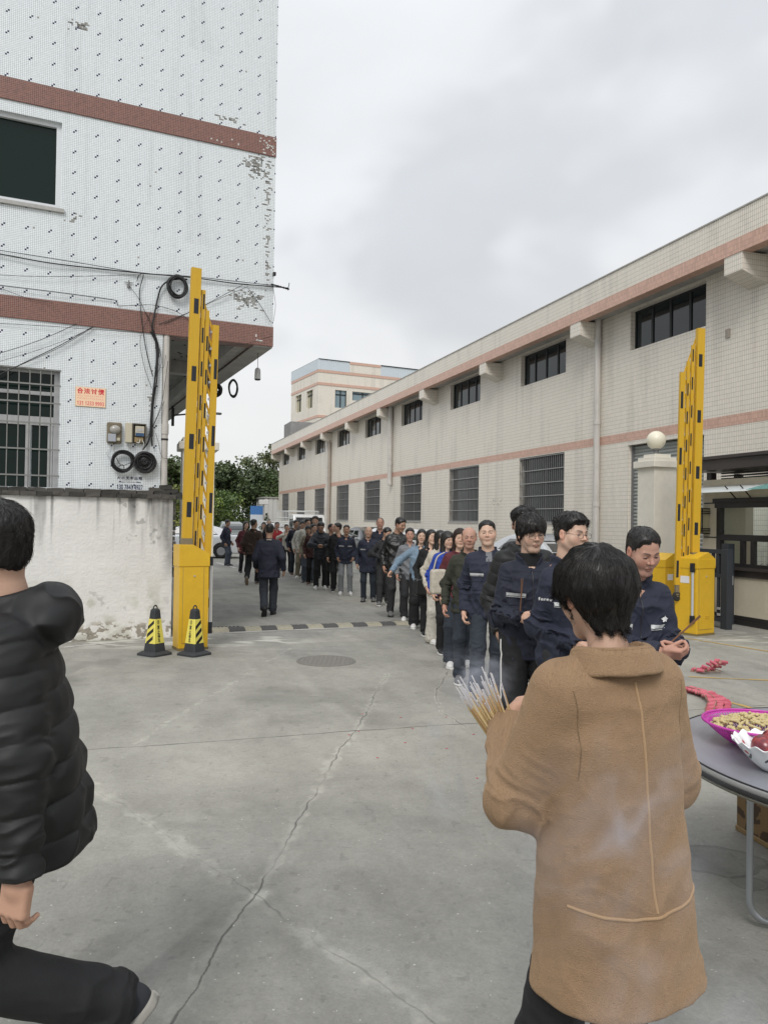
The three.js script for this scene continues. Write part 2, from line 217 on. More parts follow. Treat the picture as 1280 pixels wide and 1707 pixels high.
{
  const B = thing('factory_building', 'long two storey factory tiled in cream with pink bands and barred windows', 'building');
  B.rotation.y = TH + Math.PI / 2;
  const D = 12, S0 = 1.5, S1 = 63.2, P = 5.69, W0 = 13.78, holes = [];
  const up = [], low = [];
  for (let k = -2; k < 9; k++) { const s = W0 + P * k; up.push([s, s + 2.68, 6.13, 7.13]); if (k !== 0 && k !== -1) low.push([s + 0.02, s + 2.72, 1.76, 3.82]); }
  const shut = [13.8, 16.5, 0.0, 3.76];
  const H = [...up, ...low].map(([a, b, c, d]) => rect(a, b, c, d).reverse());
  // lower wall, pink band, upper wall as three slabs butted end to end
  const inY = (h, a, b) => h[0][1] >= a && h[2][1] <= b + 0.001;
  const wall = (y0, y1, m, hs, name = 'wall', w = D) => { const g = extrude(rect(S0, S1, y0, y1), 0.3, hs); g.translate(0, 0, w); part(name, g, m, B); };
  const lowHoles = low.map(([a, b, c, d]) => rect(a, b, c, d).reverse());
  { const pts = [[S0, 0], [shut[0], 0], [shut[0], 3.74], [shut[1], 3.74], [shut[1], 0], [S1, 0], [S1, 3.845], [S0, 3.845]]; const g = extrude(pts, 0.3, lowHoles); g.translate(0, 0, D); part('wall', g, M.creamTile, B); }
  wall(3.845, 4.07, M.pinkTile, [], 'tile_band', D - 0.004);
  wall(4.07, 7.2, M.creamTile, up.map(([a, b, c, d]) => rect(a, b, c, d).reverse()));
  part('end_wall', [box(S1, S1 + 0.3, 0, 7.2, D, 32)], M.creamTile, B); part('end_wall', [box(S0 - 0.3, S0, 0, 7.2, D, 32)], M.creamTile, B);
  // overhanging fascia
  part('fascia', box(S0, S1 + 0.5, 7.44, 7.99, 11.35, 11.6), M.creamTile, B); part('tile_band', box(S0, S1 + 0.503, 7.14, 7.44, 11.347, 11.6), M.pinkTile, B);
  part('coping', box(S0, S1 + 0.5, 7.99, 8.02, 11.33, 11.62), M.plaster, B);
  part('soffit', box(S0, S1 + 0.49, 7.2, 7.32, 11.6, 12.4), M.plaster, B); part('roof', box(S0, S1 + 0.4, 7.33, 7.5, 12.4, 32), M.plaster, B);
  // corbels
  const cs = extrude([[11.36, 7.14], [11.36, 6.78], [12, 6.56], [12, 7.14]], 0.48); cs.rotateY(-Math.PI / 2); cs.translate(0.48, 0, 0);   // profile (d,y) swept along s
  metricUV(cs);
  for (let k = -2; k < 10; k++) { const m = part('corbel', cs, M.creamTile, B); m.position.x = 12.06 + P * k; m.scale.z = 1; }
  // windows
  for (const [a, b, c, d] of up) {
    const w = group('window', B, [a, c, D + 0.14]); const L = b - a, h = d - c;
    part('window_frame', [box(0, L, 0, 0.05, 0, 0.05), box(0, L, h - 0.05, h, 0, 0.05), box(0, 0.05, 0.05, h - 0.05, 0, 0.05), box(L - 0.05, L, 0.05, h - 0.05, 0, 0.05), ...[1, 2, 3].map((k) => box(L * k / 4 - 0.035, L * k / 4 + 0.035, 0.05, h - 0.05, 0, 0.06))], M.darkFrame, w);
    for (let k = 0; k < 4; k++) part('pane', box(L * k / 4 + 0.05, L * (k + 1) / 4 - 0.05, 0.05, h - 0.05, 0.025, 0.035), M.darkGlass, w);
  }
  low.forEach(([a, b, c, d], n) => {
    const w = group('barred_window', B, [a, c, D + 0.03]); const L = b - a, h = d - c, gs = [], N = 24;
    for (let k = 0; k <= N; k++) gs.push(box(L * k / N - 0.009, L * k / N + 0.009, 0, h, 0, 0.018));
    const m = part('window_grille', gs, n < 4 ? M.grilleDark : M.grilleDark, w);
    part('grille_rail', [0.02, 0.42, 0.82, 1.22, 1.62, 2.03].map((y) => box(0, L, y - 0.013, y + 0.013, -0.014, 0)), M.grille, w);
    part('pane', box(0.0, L / 2 - 0.03, 0, h, 0.16, 0.17), M.darkGlass, w); part('pane', box(L / 2 + 0.03, L, 0, h, 0.16, 0.17), M.darkGlass, w);
    part('window_frame', box(L / 2 - 0.03, L / 2 + 0.03, 0, h, 0.15, 0.19), M.grilleDark, w);
    part('sill', box(-0.02, L + 0.02, -0.05, 0, -0.055, 0.15), M.plaster, w);
  });
  // roller shutter: a slatted curtain
  { const w = group('roller_shutter', B, [shut[0], 0, D + 0.16]); const L = shut[1] - shut[0]; const pts = []; for (let k = 0; k <= 5; k++) pts.push([0.022 * Math.sin(Math.PI * k / 5), 0.088 * k / 5]); pts.push([-0.006, 0.088], [-0.006, 0]);
    const slat = extrude(pts, L - 0.08); slat.rotateY(Math.PI / 2);
    for (let y = 0.03; y < 3.7; y += 0.09) part('slat', slat, M.shutter, w).position.set(0.04, y, 0);
    part('guide_rail', box(0, 0.06, 0, 3.74, -0.06, 0.04), M.grilleDark, w); part('guide_rail', box(L - 0.06, L, 0, 3.74, -0.06, 0.04), M.grilleDark, w);
    part('back_board', box(0.06, L - 0.06, 0, 3.74, 0.05, 0.07), M.dark, w); }
  // downpipes with collars
  const pipe = (s, y0, m, r = 0.085) => { const g = group('downpipe', B, [s, 0, D - r - 0.02]); part('pipe', rod([0, y0, 0], [0, 7.2, 0], r, r, 14), m, g); part('collar', [y0 + 0.02, 2.2, 4.4, 6.6].filter((y) => y >= y0).map((y) => rod([0, y, 0], [0, y + 0.11, 0], r + 0.012, r + 0.012, 14)), m, g); };
  pipe(17.72, 0, M.pvc); pipe(34.7, 3.45, M.pvc, 0.11); pipe(46.3, 0, M.pvcOld, 0.1); pipe(46.75, 0, M.pvc, 0.1);
  // grey tank room block on the far end of the roof
  part('roof_block', box(60.5, 63.2, 7.5, 9.6, 12.3, 17), std({ color: lin(0.26, 0.26, 0.26), map: rep(tintTex, 3), roughness: 0.9 }), B);
  // stains and small marks on the wall: torn notice remains
  const rg = rng(31); part('notice_remnant', Array.from({ length: 22 }, () => { const s = 23.2 + rg() * 0.9, y = 2.2 + rg() * 0.35, w = 0.01 + rg() * 0.035; return box(s, s + w, y, y + 0.008 + rg() * 0.02, D - 0.002, D + 0.01); }), M.darkFrame, B);
  part('wall_vent', box(13.05, 13.17, 5.72, 5.9, D - 0.03, D + 0.02), M.pvcOld, B);
}
{
  // tower block behind the factory
  const a = R(26), B = thing('tower_block', 'taller cream block with pink bands and metal roof parapet behind the factory', 'building');
  const c = V(-6.6, 0, -75); B.position.copy(c); B.rotation.y = a;     // local z towards the camera, x to the right along its broad front
  const sideL = 7.95, W = 14;
  const holeF = [[1.8, 3.02, 12.9, 14.65], [3.65, 5.98, 13.75, 14.65]];
  { const g = extrude(rect(0, W, 0, 15.0), 0.3, holeF.map(([p, q, r, s]) => rect(p, q, r, s).reverse())); g.translate(0, 0, -0.3); part('wall', g, M.creamTile, B); }
  const holeS = [[1.45, 3.25, 12.95, 14.75], [4.75, 6.5, 12.95, 14.75]];   // measured back from the corner
  { const g = extrude(rect(0.3, sideL, 0, 15.0), 0.3, holeS.map(([p, q, r, s]) => rect(p, q, r, s).reverse())); g.rotateY(Math.PI / 2); metricUV(g); part('wall', g, M.creamTile, B); }
  const band = (y, h, o = 0.05) => part('tile_band', [box(-0.03, W, y, y + h, 0.0, o), box(-0.04, 0, y, y + h, -sideL, 0.0)], M.pinkTile, B);
  band(15.0, 0.26); band(11.78, 0.26); band(16.24, 0.26);
  part('upper_wall', [box(0, W, 15.0, 16.5, -0.3, 0), box(0, 0.3, 15.0, 16.5, -sideL, -0.3)], M.creamTile, B);
  const alu = std({ color: lin(0.6, 0.66, 0.7), roughness: 0.45, metalness: 0.2 });
  const corr = (x0, x1, y0, y1) => { const g = []; for (let x = x0; x < x1 - 0.05; x += 0.2) g.push(box(x, x + 0.14, y0, y1, 0, 0.05), box(x + 0.14, x + 0.2, y0, y1, -0.02, 0.015)); return g; };
  part('metal_parapet', corr(0.02, 3.3, 16.5, 17.5), alu, B); part('metal_parapet', corr(6.7, W, 16.5, 17.5), alu, B);
  { const g = merged(corr(0, sideL, 16.5, 17.5)); g.rotateY(-Math.PI / 2); g.translate(0, 0, -sideL); part('metal_parapet', g, alu, B); }
  part('upper_wall', box(3.3, 6.7, 16.5, 17.3, -0.3, 0.06), M.creamTile, B); part('tile_band', box(3.29, 6.71, 17.3, 17.56, -0.31, 0.1), M.pinkTile, B);
  part('roof_edge', [box(0, 3.28, 17.5, 17.56, -0.6, 0.12), box(6.72, W, 17.5, 17.58, -0.6, 0.12), box(0.0, 0.05, 17.5, 17.56, -sideL, -0.6)], M.darkFrame, B); part('roof', box(0.3, W, 16.5, 16.62, -sideL, -0.3), M.plaster, B);
  part('end_wall', [box(W - 0.3, W, 0, 16.5, -sideL, -0.3), box(0.3, W - 0.3, 0, 16.5, -sideL, -sideL + 0.3)], M.creamTile, B);
  for (const [p, q, r, s] of holeF) { const w = group('window', B, [p, r, -0.18]); part('pane', box(0, q - p, 0, s - r, 0, 0.02), phys({ color: lin(0.2, 0.27, 0.3), roughness: 0.15 }), w); part('window_frame', [box((q - p) / 2 - 0.05, (q - p) / 2 + 0.05, 0, s - r, 0.02, 0.07), box(0, q - p, (s - r) * 0.72, (s - r) * 0.72 + 0.1, 0.02, 0.07), box(0, 0.08, 0, s - r, 0.02, 0.07), box(q - p - 0.08, q - p, 0, s - r, 0.02, 0.07)], M.darkFrame, w); }
  for (const [p, q, r, s] of holeS) { const w = group('window', B, [0.2, r, -q]); part('pane', box(0, 0.02, 0, s - r, 0, q - p), phys({ color: lin(0.35, 0.33, 0.22), roughness: 0.2 }), w); part('window_frame', [box(-0.06, -0.01, 0, s - r, (q - p) / 2 - 0.05, (q - p) / 2 + 0.05), box(-0.06, -0.01, (s - r) * 0.72, (s - r) * 0.72 + 0.1, 0, q - p)], M.darkFrame, w); }
}
// ---------------------------------------------------------------- the mosaic-tiled building on the left: x along its front, z towards the street
const mosaic = (() => { const rg = rng(12), N = 120, t = Array.from({ length: N * N }, () => rg()); return texture(1920, 1920, (i, j, c) => { const a = Math.floor(i / 16), b = Math.floor(j / 16), u = i % 16, v = j % 16, k = t[a * N + b], g = u < 2 || v < 2, m = a % 12, n = b % 12; const navy = (m === 5 && n === 5) || (m === 6 && n === 6); const A = Math.sin(a / N * 6.2832) * 3, Bq = Math.cos(a / N * 6.2832) * 3, st = n3(A, b * 0.025, Bq) * 0.6 + n3(A * 3.3, b * 0.02, Bq * 3.3) * 0.4, w = (0.93 + 0.09 * k) * (1 - 0.06 * sstep(0.5, 0.8, st)), dirt = 1 - 0.2 * sstep(0.55, 0.75, st); if (g) { c[0] = 0.3 * dirt; c[1] = 0.33 * dirt; c[2] = 0.325 * dirt; } else if (navy) { c[0] = 0.007; c[1] = 0.008; c[2] = 0.06; } else { c[0] = 0.8 * w; c[1] = 0.845 * w; c[2] = 0.87 * w; } if (k > 0.9997) { c[0] = 0.3; c[1] = 0.28; c[2] = 0.25; } }); })();
const brownMosaic = (() => { const rg = rng(15), t = Array.from({ length: 1024 }, () => rg()); return texture(512, 512, (i, j, c) => { const a = Math.floor(i / 16), b = Math.floor(j / 16), k = t[a * 32 + b], g = i % 16 < 2 || j % 16 < 2, w = 0.75 + 0.5 * k; c[0] = g ? 0.34 : 0.17 * w; c[1] = g ? 0.275 : 0.062 * w; c[2] = g ? 0.24 : 0.045 * w; }); })();
M.mosaic = std({ map: rep(mosaic, 2.9), roughness: 0.3 });
M.brownMosaic = std({ map: rep(brownMosaic, 0.773), roughness: 0.4 });
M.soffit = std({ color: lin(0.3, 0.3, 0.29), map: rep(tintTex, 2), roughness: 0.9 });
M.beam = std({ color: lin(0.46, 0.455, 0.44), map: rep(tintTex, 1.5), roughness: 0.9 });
M.alu = std({ color: lin(0.46, 0.46, 0.46), roughness: 0.4, metalness: 0.3 });
M.steelBar = std({ color: lin(0.24, 0.24, 0.23), roughness: 0.45, metalness: 0.4 });
M.cable = std({ color: lin(0.012, 0.012, 0.013), roughness: 0.5 });
M.brick = std({ color: lin(0.2, 0.19, 0.175), map: rep(tintTex, 0.4), bumpMap: rep(softTex, 0.2), bumpScale: 0.01, roughness: 0.95 });
M.brick2 = std({ color: lin(0.11, 0.108, 0.1), map: rep(tintTex, 0.4), bumpMap: rep(softTex, 0.2), bumpScale: 0.01, roughness: 0.95 });
const FL = -11.55, PHI = R(24.5), EX = V(Math.cos(PHI), 0, -Math.sin(PHI)), EZ = V(Math.sin(PHI), 0, Math.cos(PHI));
const LW = (x, y, z) => EX.clone().multiplyScalar(x).addScaledVector(EZ, z).setY(y);
{
  const B = thing('mosaic_building', 'white mosaic tiled building with navy speckles, brown bands and an overhanging upper floor', 'building'); B.rotation.y = PHI;
  const xR = 3.33, x0 = -9, back = -23.8;
  const win1 = [-2.6, 0.27, 5.98, 7.19], win2 = [-2.45, 0.31, 2.12, 3.75];
  const hole = (w) => rect(...w).reverse();
  const slab = (n, xa, xb, y0, y1, m, hs = [], z = FL) => { const g = extrude(rect(xa, xb, y0, y1), 0.28, hs); g.translate(0, 0, z - 0.28); return part(n, g, m, B); };
  slab('wall', x0, 1.68, 0, 4.4, M.mosaic, [hole(win2)]);
  slab('tile_band', x0, xR, 4.4, 4.7, M.brownMosaic, [], FL + 0.02);
  slab('wall', x0, xR, 4.7, 7.35, M.mosaic, [hole(win1)]);
  slab('tile_band', x0, xR, 7.35, 7.65, M.brownMosaic, [], FL + 0.02);
  slab('wall', x0, xR, 7.65, 13.5, M.mosaic);
  // flank and back
  part('flank_wall', [box(xR - 0.28, xR, 4.7, 13.5, back, FL - 0.28)], M.mosaic, B); part('tile_band', box(xR - 0.28, xR + 0.02, 4.4, 4.7, back, FL - 0.26), M.brownMosaic, B);
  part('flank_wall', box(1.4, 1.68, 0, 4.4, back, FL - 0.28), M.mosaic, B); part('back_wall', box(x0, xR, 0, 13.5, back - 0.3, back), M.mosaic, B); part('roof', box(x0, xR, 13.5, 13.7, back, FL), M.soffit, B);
  // bay on the flank higher up
  part('flank_bay', extrude([[xR, 6.9], [xR + 0.1, 7.2], [xR + 0.1, 13.4], [xR, 13.4]], 3.2).translate(0, 0, -15.6), M.mosaic, B);
  part('flank_bay_edge', Array.from({ length: 44 }, (_, k) => box(xR + 0.0, xR + 0.115, 7.2 + k * 0.14, 7.2 + k * 0.14 + 0.012, -12.42, -12.38)), M.darkFrame, B);
  // soffit with beams
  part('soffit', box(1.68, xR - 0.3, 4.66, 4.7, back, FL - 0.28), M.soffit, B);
  part('soffit_beam', box(xR - 0.3, xR - 0.005, 4.38, 4.4, back, FL - 0.005), M.beam, B); part('soffit_beam', box(xR - 0.5, xR - 0.3, 4.43, 4.659, back, FL - 0.3), M.beam, B);
  for (const z of [-14.9, -19.2, -21.6]) part('soffit_beam', box(1.68, xR - 0.5, 4.44, 4.66, z, z + 0.25), M.beam, B);
  const rg = rng(77); part('soffit_spot', Array.from({ length: 34 }, () => { const x = 1.9 + rg() * 1.0, z = rg() < 0.55 ? -12.6 - rg() * 2 : -16 - rg() * 3, q = 0.03; return box(x, x + q, 4.652, 4.66, z, z + q * 1.6); }), M.dark, B);
  // missing tiles near the upper corner
  const gone = [], lost = (cx, cy, rx, ry, n, seed) => { const r = rng(seed); for (let i = 0; i < n; i++) { const x = cx + (r() + r() - 1) * rx, y = cy + (r() + r() - 1) * ry, qx = Math.floor(x / 0.02417) * 0.02417, qy = Math.floor(y / 0.02417) * 0.02417, w = 0.0215 * (1 + Math.floor(r() * 2.4)); if (qx + w < xR - 0.01) gone.push(box(qx + 0.003, qx + w, qy + 0.003, qy + 0.0215, FL - 0.01, FL + (qy > 7.33 && qy < 7.66 ? 0.023 : 0.002))); } };
  lost(3.02, 7.15, 0.28, 0.22, 110, 5); lost(3.2, 6.7, 0.08, 0.9, 60, 6); lost(2.9, 5.08, 0.3, 0.16, 90, 7); lost(2.6, 7.78, 0.35, 0.05, 22, 8); lost(0.45, 8.6, 0.16, 0.1, 26, 9); lost(0.45, 5.9, 0.14, 0.08, 8, 10); lost(3.22, 5.6, 0.02, 0.5, 22, 12); lost(1.52, 3.5, 0.04, 0.25, 8, 13);
  const g = part('bare_patch', gone, std({ color: lin(0.34, 0.33, 0.31), map: rep(tintTex, 0.1), roughness: 0.95 }), B);
  const lostW = []; { const r = rng(44); for (let i = 0; i < 26; i++) { const x = 3.05 + r() * 0.26, y = 7.36 + r() * 0.27; lostW.push(box(x, x + 0.02, y, y + 0.02, FL + 0.0, FL + 0.0235)); } for (let i = 0; i < 6; i++) { const x = 2.3 + r() * 0.5, y = 7.38 + r() * 0.1; lostW.push(box(x, x + 0.02, y, y + 0.02, FL + 0.0, FL + 0.0235)); } lostW.push(box(3.05, 3.07, 4.52, 4.56, FL, FL + 0.0235), box(3.06, 3.16, 4.46, 4.48, FL, FL + 0.0235)); }
  part('bare_patch', lostW, std({ color: lin(0.6, 0.6, 0.57), roughness: 0.9 }), B);
  // upper window: white aluminium, dark glass
  { const [a, b, c, d] = win1, w = group('window', B, [0, 0, FL - 0.16]);
    part('window_frame', [box(a, b, c, c + 0.07, 0, 0.1), box(a, b, d - 0.055, d, 0, 0.1), box(b - 0.065, b, c + 0.07, d - 0.055, 0, 0.1), box(a, a + 0.065, c + 0.07, d - 0.055, 0, 0.1), box(a + 1.38, a + 1.44, c + 0.07, d - 0.055, 0.01, 0.09)], std({ color: lin(0.68, 0.7, 0.72), roughness: 0.4 }), w);
    part('pane', box(a + 0.065, a + 1.38, c + 0.07, d - 0.055, 0.03, 0.04), M.greenGlass, w); part('pane', box(a + 1.44, b - 0.065, c + 0.07, d - 0.055, 0.04, 0.05), M.greenGlass, w);
    part('sill', box(a - 0.04, b + 0.05, c - 0.05, c, 0.1, 0.2), M.beam, w); }
  // ground floor window: aluminium sashes behind steel bars
  { const [a, b, c, d] = win2, w = group('barred_window', B, [0, 0, FL - 0.2]);
    part('window_frame', [box(b - 0.07, b, c, d, 0, 0.08), box(a, b - 0.07, d - 0.05, d, 0, 0.08), box(a, b - 0.07, 2.98, 3.1, 0, 0.09), box(a, b - 0.07, 3.4, 3.45, 0, 0.08)], M.alu, w);
    for (const x of [b - 0.42, b - 1.5, b - 0.14]) part('mullion', box(x, x + 0.06, c, 2.98, 0.02, 0.09), M.alu, w);
    part('pane', box(a, b - 0.07, 3.1, 3.4, 0.03, 0.04), M.greenGlass, w); part('pane', box(a, b - 0.07, 3.45, d - 0.05, 0.03, 0.04), M.greenGlass, w); part('pane', box(a, b - 0.42, c, 2.98, 0.05, 0.06), M.greenGlass, w); part('pane', box(b - 0.34, b - 0.14, c, 2.98, 0.03, 0.04), M.greenGlass, w);
    part('curtain', box(b - 0.3, b - 0.08, 3.1, d - 0.05, 0.0, 0.012), std({ color: lin(0.1, 0.22, 0.17), roughness: 0.7 }), w);
    for (let k = 0; k < 18; k++) { const x = b - 0.11 - k * 0.134; if (x > a) part('bar', rod([x, c, 0.19], [x, d, 0.19], 0.0095, 0.0095, 6), M.steelBar, w); }
    for (const y of [2.28, 2.64, 3.0, 3.28, 3.53, 3.74]) part('rail', box(a, b + 0.01, y - 0.01, y + 0.01, 0.198, 0.21), M.steelBar, w); }
  // rainwater pipe at the corner
  { const p = group('downpipe', B, [1.735, 0, FL - 0.03]); part('pipe', rod([0, 2.16, 0], [0, 4.42, 0], 0.047, 0.047, 14), M.pvc, p); part('collar', [rod([0, 2.95, 0], [0, 3.1, 0], 0.056, 0.056, 14), rod([0, 2.2, 0], [0, 2.27, 0], 0.053, 0.053, 14)], M.pvc, p); part('clamp', rod([0, 2.86, 0], [0, 2.885, 0], 0.053, 0.053, 14), M.cable, p); }
  // iron arm that carries the overhead line past the corner
  part('cable_bracket', [rod([xR - 0.05, 5.36, FL + 0.03], [xR + 0.24, 5.32, FL + 0.03], 0.012), rod([xR + 0.22, 5.3, FL + 0.03], [xR + 0.24, 5.42, FL + 0.03], 0.006), ...[0, 1, 2, 3].map((k) => new THREE.SphereGeometry(0.017, 8, 6).translate(xR + 0.06 + k * 0.045, 5.345 - k * 0.006, FL + 0.03)), box(xR - 0.02, xR + 0.02, 5.5, 5.55, FL, FL + 0.05)], M.cable, B);
  part('iron_anchor', [box(1.17, 1.21, 5.02, 5.07, FL, FL + 0.03), rod([1.13, 5.09, FL + 0.02], [1.25, 5.09, FL + 0.02], 0.006), rod([1.19, 5.0, FL + 0.02], [1.19, 5.12, FL + 0.02], 0.008)], M.grilleDark, B);
}
// plastered boundary wall in front of it, with a crumbling brick capping
{
  const B = thing('boundary_wall', 'stained white plaster boundary wall with dark brick capping below the mosaic building', 'wall'); B.rotation.y = PHI;
  const zf = -11.43, x1 = 1.85;
  const plasterMap = texture(1536, 1024, (i, j, c) => {   // 6 m x 2.06 m, u to the right, v up
    const x = -4.15 + 6 * i / 1536, y = 2.06 * j / 1024; let v = 0.72 + 0.12 * (fbm2(x * 1.4 + 4, y * 1.8, 4) - 0.5) + 0.05 * (fbm2(x * 14, y * 14, 3) - 0.5); let r = 1, g = 0.985, b = 0.95;
    const streak = sstep(0.56, 0.78, fbm2(x * 7.5 + 2, y * 0.55 + 3, 4)) * sstep(0.9, 1.9, y) * (0.45 + 0.55 * n2(x * 23, y * 6)); v *= 1 - 0.62 * streak;
    const drip = sstep(0.66, 0.9, n2(x * 17 + 5, 2)) * sstep(2.06 - 0.15 - 0.75 * n2(x * 17 + 40, 6), 2.0, y); v *= 1 - 0.7 * drip;
    const grime = 1.6 * sstep(0.45, 0.7, fbm2(x * 5 + 7, y * 4, 3)) * (1 - sstep(0.4, 1.1, y)); v *= 1 - 0.16 * grime; b -= 0.05 * grime;
    const foot = 0.2 + 0.13 * (fbm2(x * 3.2 + 9, 1, 3) - 0.5), crumble = fbm2(x * 15 + 3, y * 21 + 6, 4); if (y < foot + 0.1) { const k = sstep(0.5, 0.58, crumble) * (1 - sstep(foot - 0.02, foot + 0.1, y)); v = lerp(v, 0.07 + 0.16 * n2(x * 40, y * 40), k * 0.75); r = lerp(r, 1.08, k); b = lerp(b, 0.82, k); }
    const fl = sstep(0.72, 0.8, fbm2(x * 9 + 33, y * 9 + 3, 3)); v *= 1 - 0.35 * fl * sstep(0.3, 0.8, n2(x * 2, y * 2));
    if (x > 1.62) { const e = sstep(1.72 - 0.1 * fbm2(y * 4, 3, 3), 1.83, x + 0.06 * (fbm2(x * 20, y * 20, 3) - 0.5)) * sstep(0.7, 1.2, y); v *= 1 - 0.5 * e; }
    c[0] = v * r; c[1] = v * g; c[2] = v * b;
  });
  plasterMap.wrapS = THREE.ClampToEdgeWrapping; plasterMap.wrapT = THREE.ClampToEdgeWrapping;
  const g = new THREE.BoxGeometry(6, 2.0, 0.3, 120, 40, 1); g.translate(-4.15 + 3, 1.0, zf - 0.15);
  { const p = g.attributes.position, uv = g.attributes.uv; for (let i = 0; i < p.count; i++) { uv.setXY(i, (p.getX(i) + 4.15) / 6, p.getY(i) / 2.06); const y = p.getY(i), x = p.getX(i); if (p.getZ(i) > zf - 0.01) { const w = 0.012 * (fbm2(x * 3, y * 3, 3) - 0.5) - (y < 0.28 ? 0.008 * sstep(0.5, 0.6, fbm2(x * 15 + 3, y * 21 + 6, 4)) : 0); p.setZ(i, p.getZ(i) + w); } else if (p.getX(i) > x1 - 0.01) p.setX(i, p.getX(i) + 0.02 * (n2(y * 7, 3) - 0.5)); } g.computeVertexNormals(); }
  part('plaster_face', g, std({ map: plasterMap, bumpMap: rep(softTex, 1 / 14, 1 / 5), bumpScale: 0.003, roughness: 0.92 }), B);
  const rg = rng(21), shapes = [0, 1, 2, 3].map((k) => { const q = new THREE.BoxGeometry(1, 1, 1, 4, 2, 2), p = q.attributes.position; for (let i = 0; i < p.count; i++) { const x = p.getX(i), y = p.getY(i), z = p.getZ(i); p.setXYZ(i, x * (1 + 0.1 * (h3(Math.round(x * 9) + k * 7, Math.round(y * 9), Math.round(z * 9)) - 0.5)), y * (1 + 0.35 * (h3(Math.round(x * 9), Math.round(y * 9) + k * 5, Math.round(z * 9)) - 0.5)), z * (1 + 0.16 * (h3(Math.round(x * 9), Math.round(y * 9), Math.round(z * 9) + k * 3) - 0.5))); } q.computeVertexNormals(); return q; });
  const brick = (x, y, z, w, h, d) => { const m = part('brick', shapes[Math.floor(rg() * 4)], rg() < 0.55 ? M.brick : M.brick2, B); m.position.set(x, y, z); m.scale.set(w, h, d); m.rotation.set((rg() - 0.5) * 0.05, (rg() - 0.5) * 0.04, (rg() - 0.5) * 0.03); };
  for (let x = -1.6; x < 1.9; x += 0.205) brick(x + 0.1, 2.03, zf - 0.07, 0.2, 0.06, 0.24);
  for (let x = -1.7; x < 1.75; x += 0.235) brick(x + 0.1, 2.085, zf - 0.09, 0.225, 0.055, 0.2);
  for (const [x, y, w] of [[1.62, 2.13, 0.2], [1.8, 2.12, 0.24], [1.75, 2.17, 0.17], [1.9, 2.07, 0.16]]) brick(x, y, zf - 0.12, w, 0.055, 0.22);
  // ragged broken end where the plaster has come away
  for (let y = 0.9; y < 2.0; y += 0.075) brick(x1 + 0.005 + 0.012 * rg(), y, zf - 0.14, 0.05 + 0.03 * rg(), 0.06, 0.26);
}
// ---------------------------------------------------------------- figures: distance fields meshed by surface nets
const smin = (a, b, k) => { const h = Math.max(k - Math.abs(a - b), 0) / k; return Math.min(a, b) - h * h * k * 0.25; };
const smax = (a, b, k) => -smin(-a, -b, k);
function cone(px, py, pz, a, b, ra, rb) { const bx = b[0] - a[0], by = b[1] - a[1], bz = b[2] - a[2], qx = px - a[0], qy = py - a[1], qz = pz - a[2], t = clamp((qx * bx + qy * by + qz * bz) / (bx * bx + by * by + bz * bz)); return Math.hypot(qx - t * bx, qy - t * by, qz - t * bz) - (ra + (rb - ra) * t); }
function alongT(px, py, pz, a, b) { const bx = b[0] - a[0], by = b[1] - a[1], bz = b[2] - a[2]; return ((px - a[0]) * bx + (py - a[1]) * by + (pz - a[2]) * bz) / (bx * bx + by * by + bz * bz); }
function ell(px, py, pz, cx, cy, cz, rx, ry, rz) { const x = (px - cx) / rx, y = (py - cy) / ry, z = (pz - cz) / rz, k0 = Math.hypot(x, y, z), k1 = Math.hypot(x / rx, y / ry, z / rz); return k1 < 1e-6 ? -Math.min(rx, ry, rz) : k0 * (k0 - 1) / k1; }
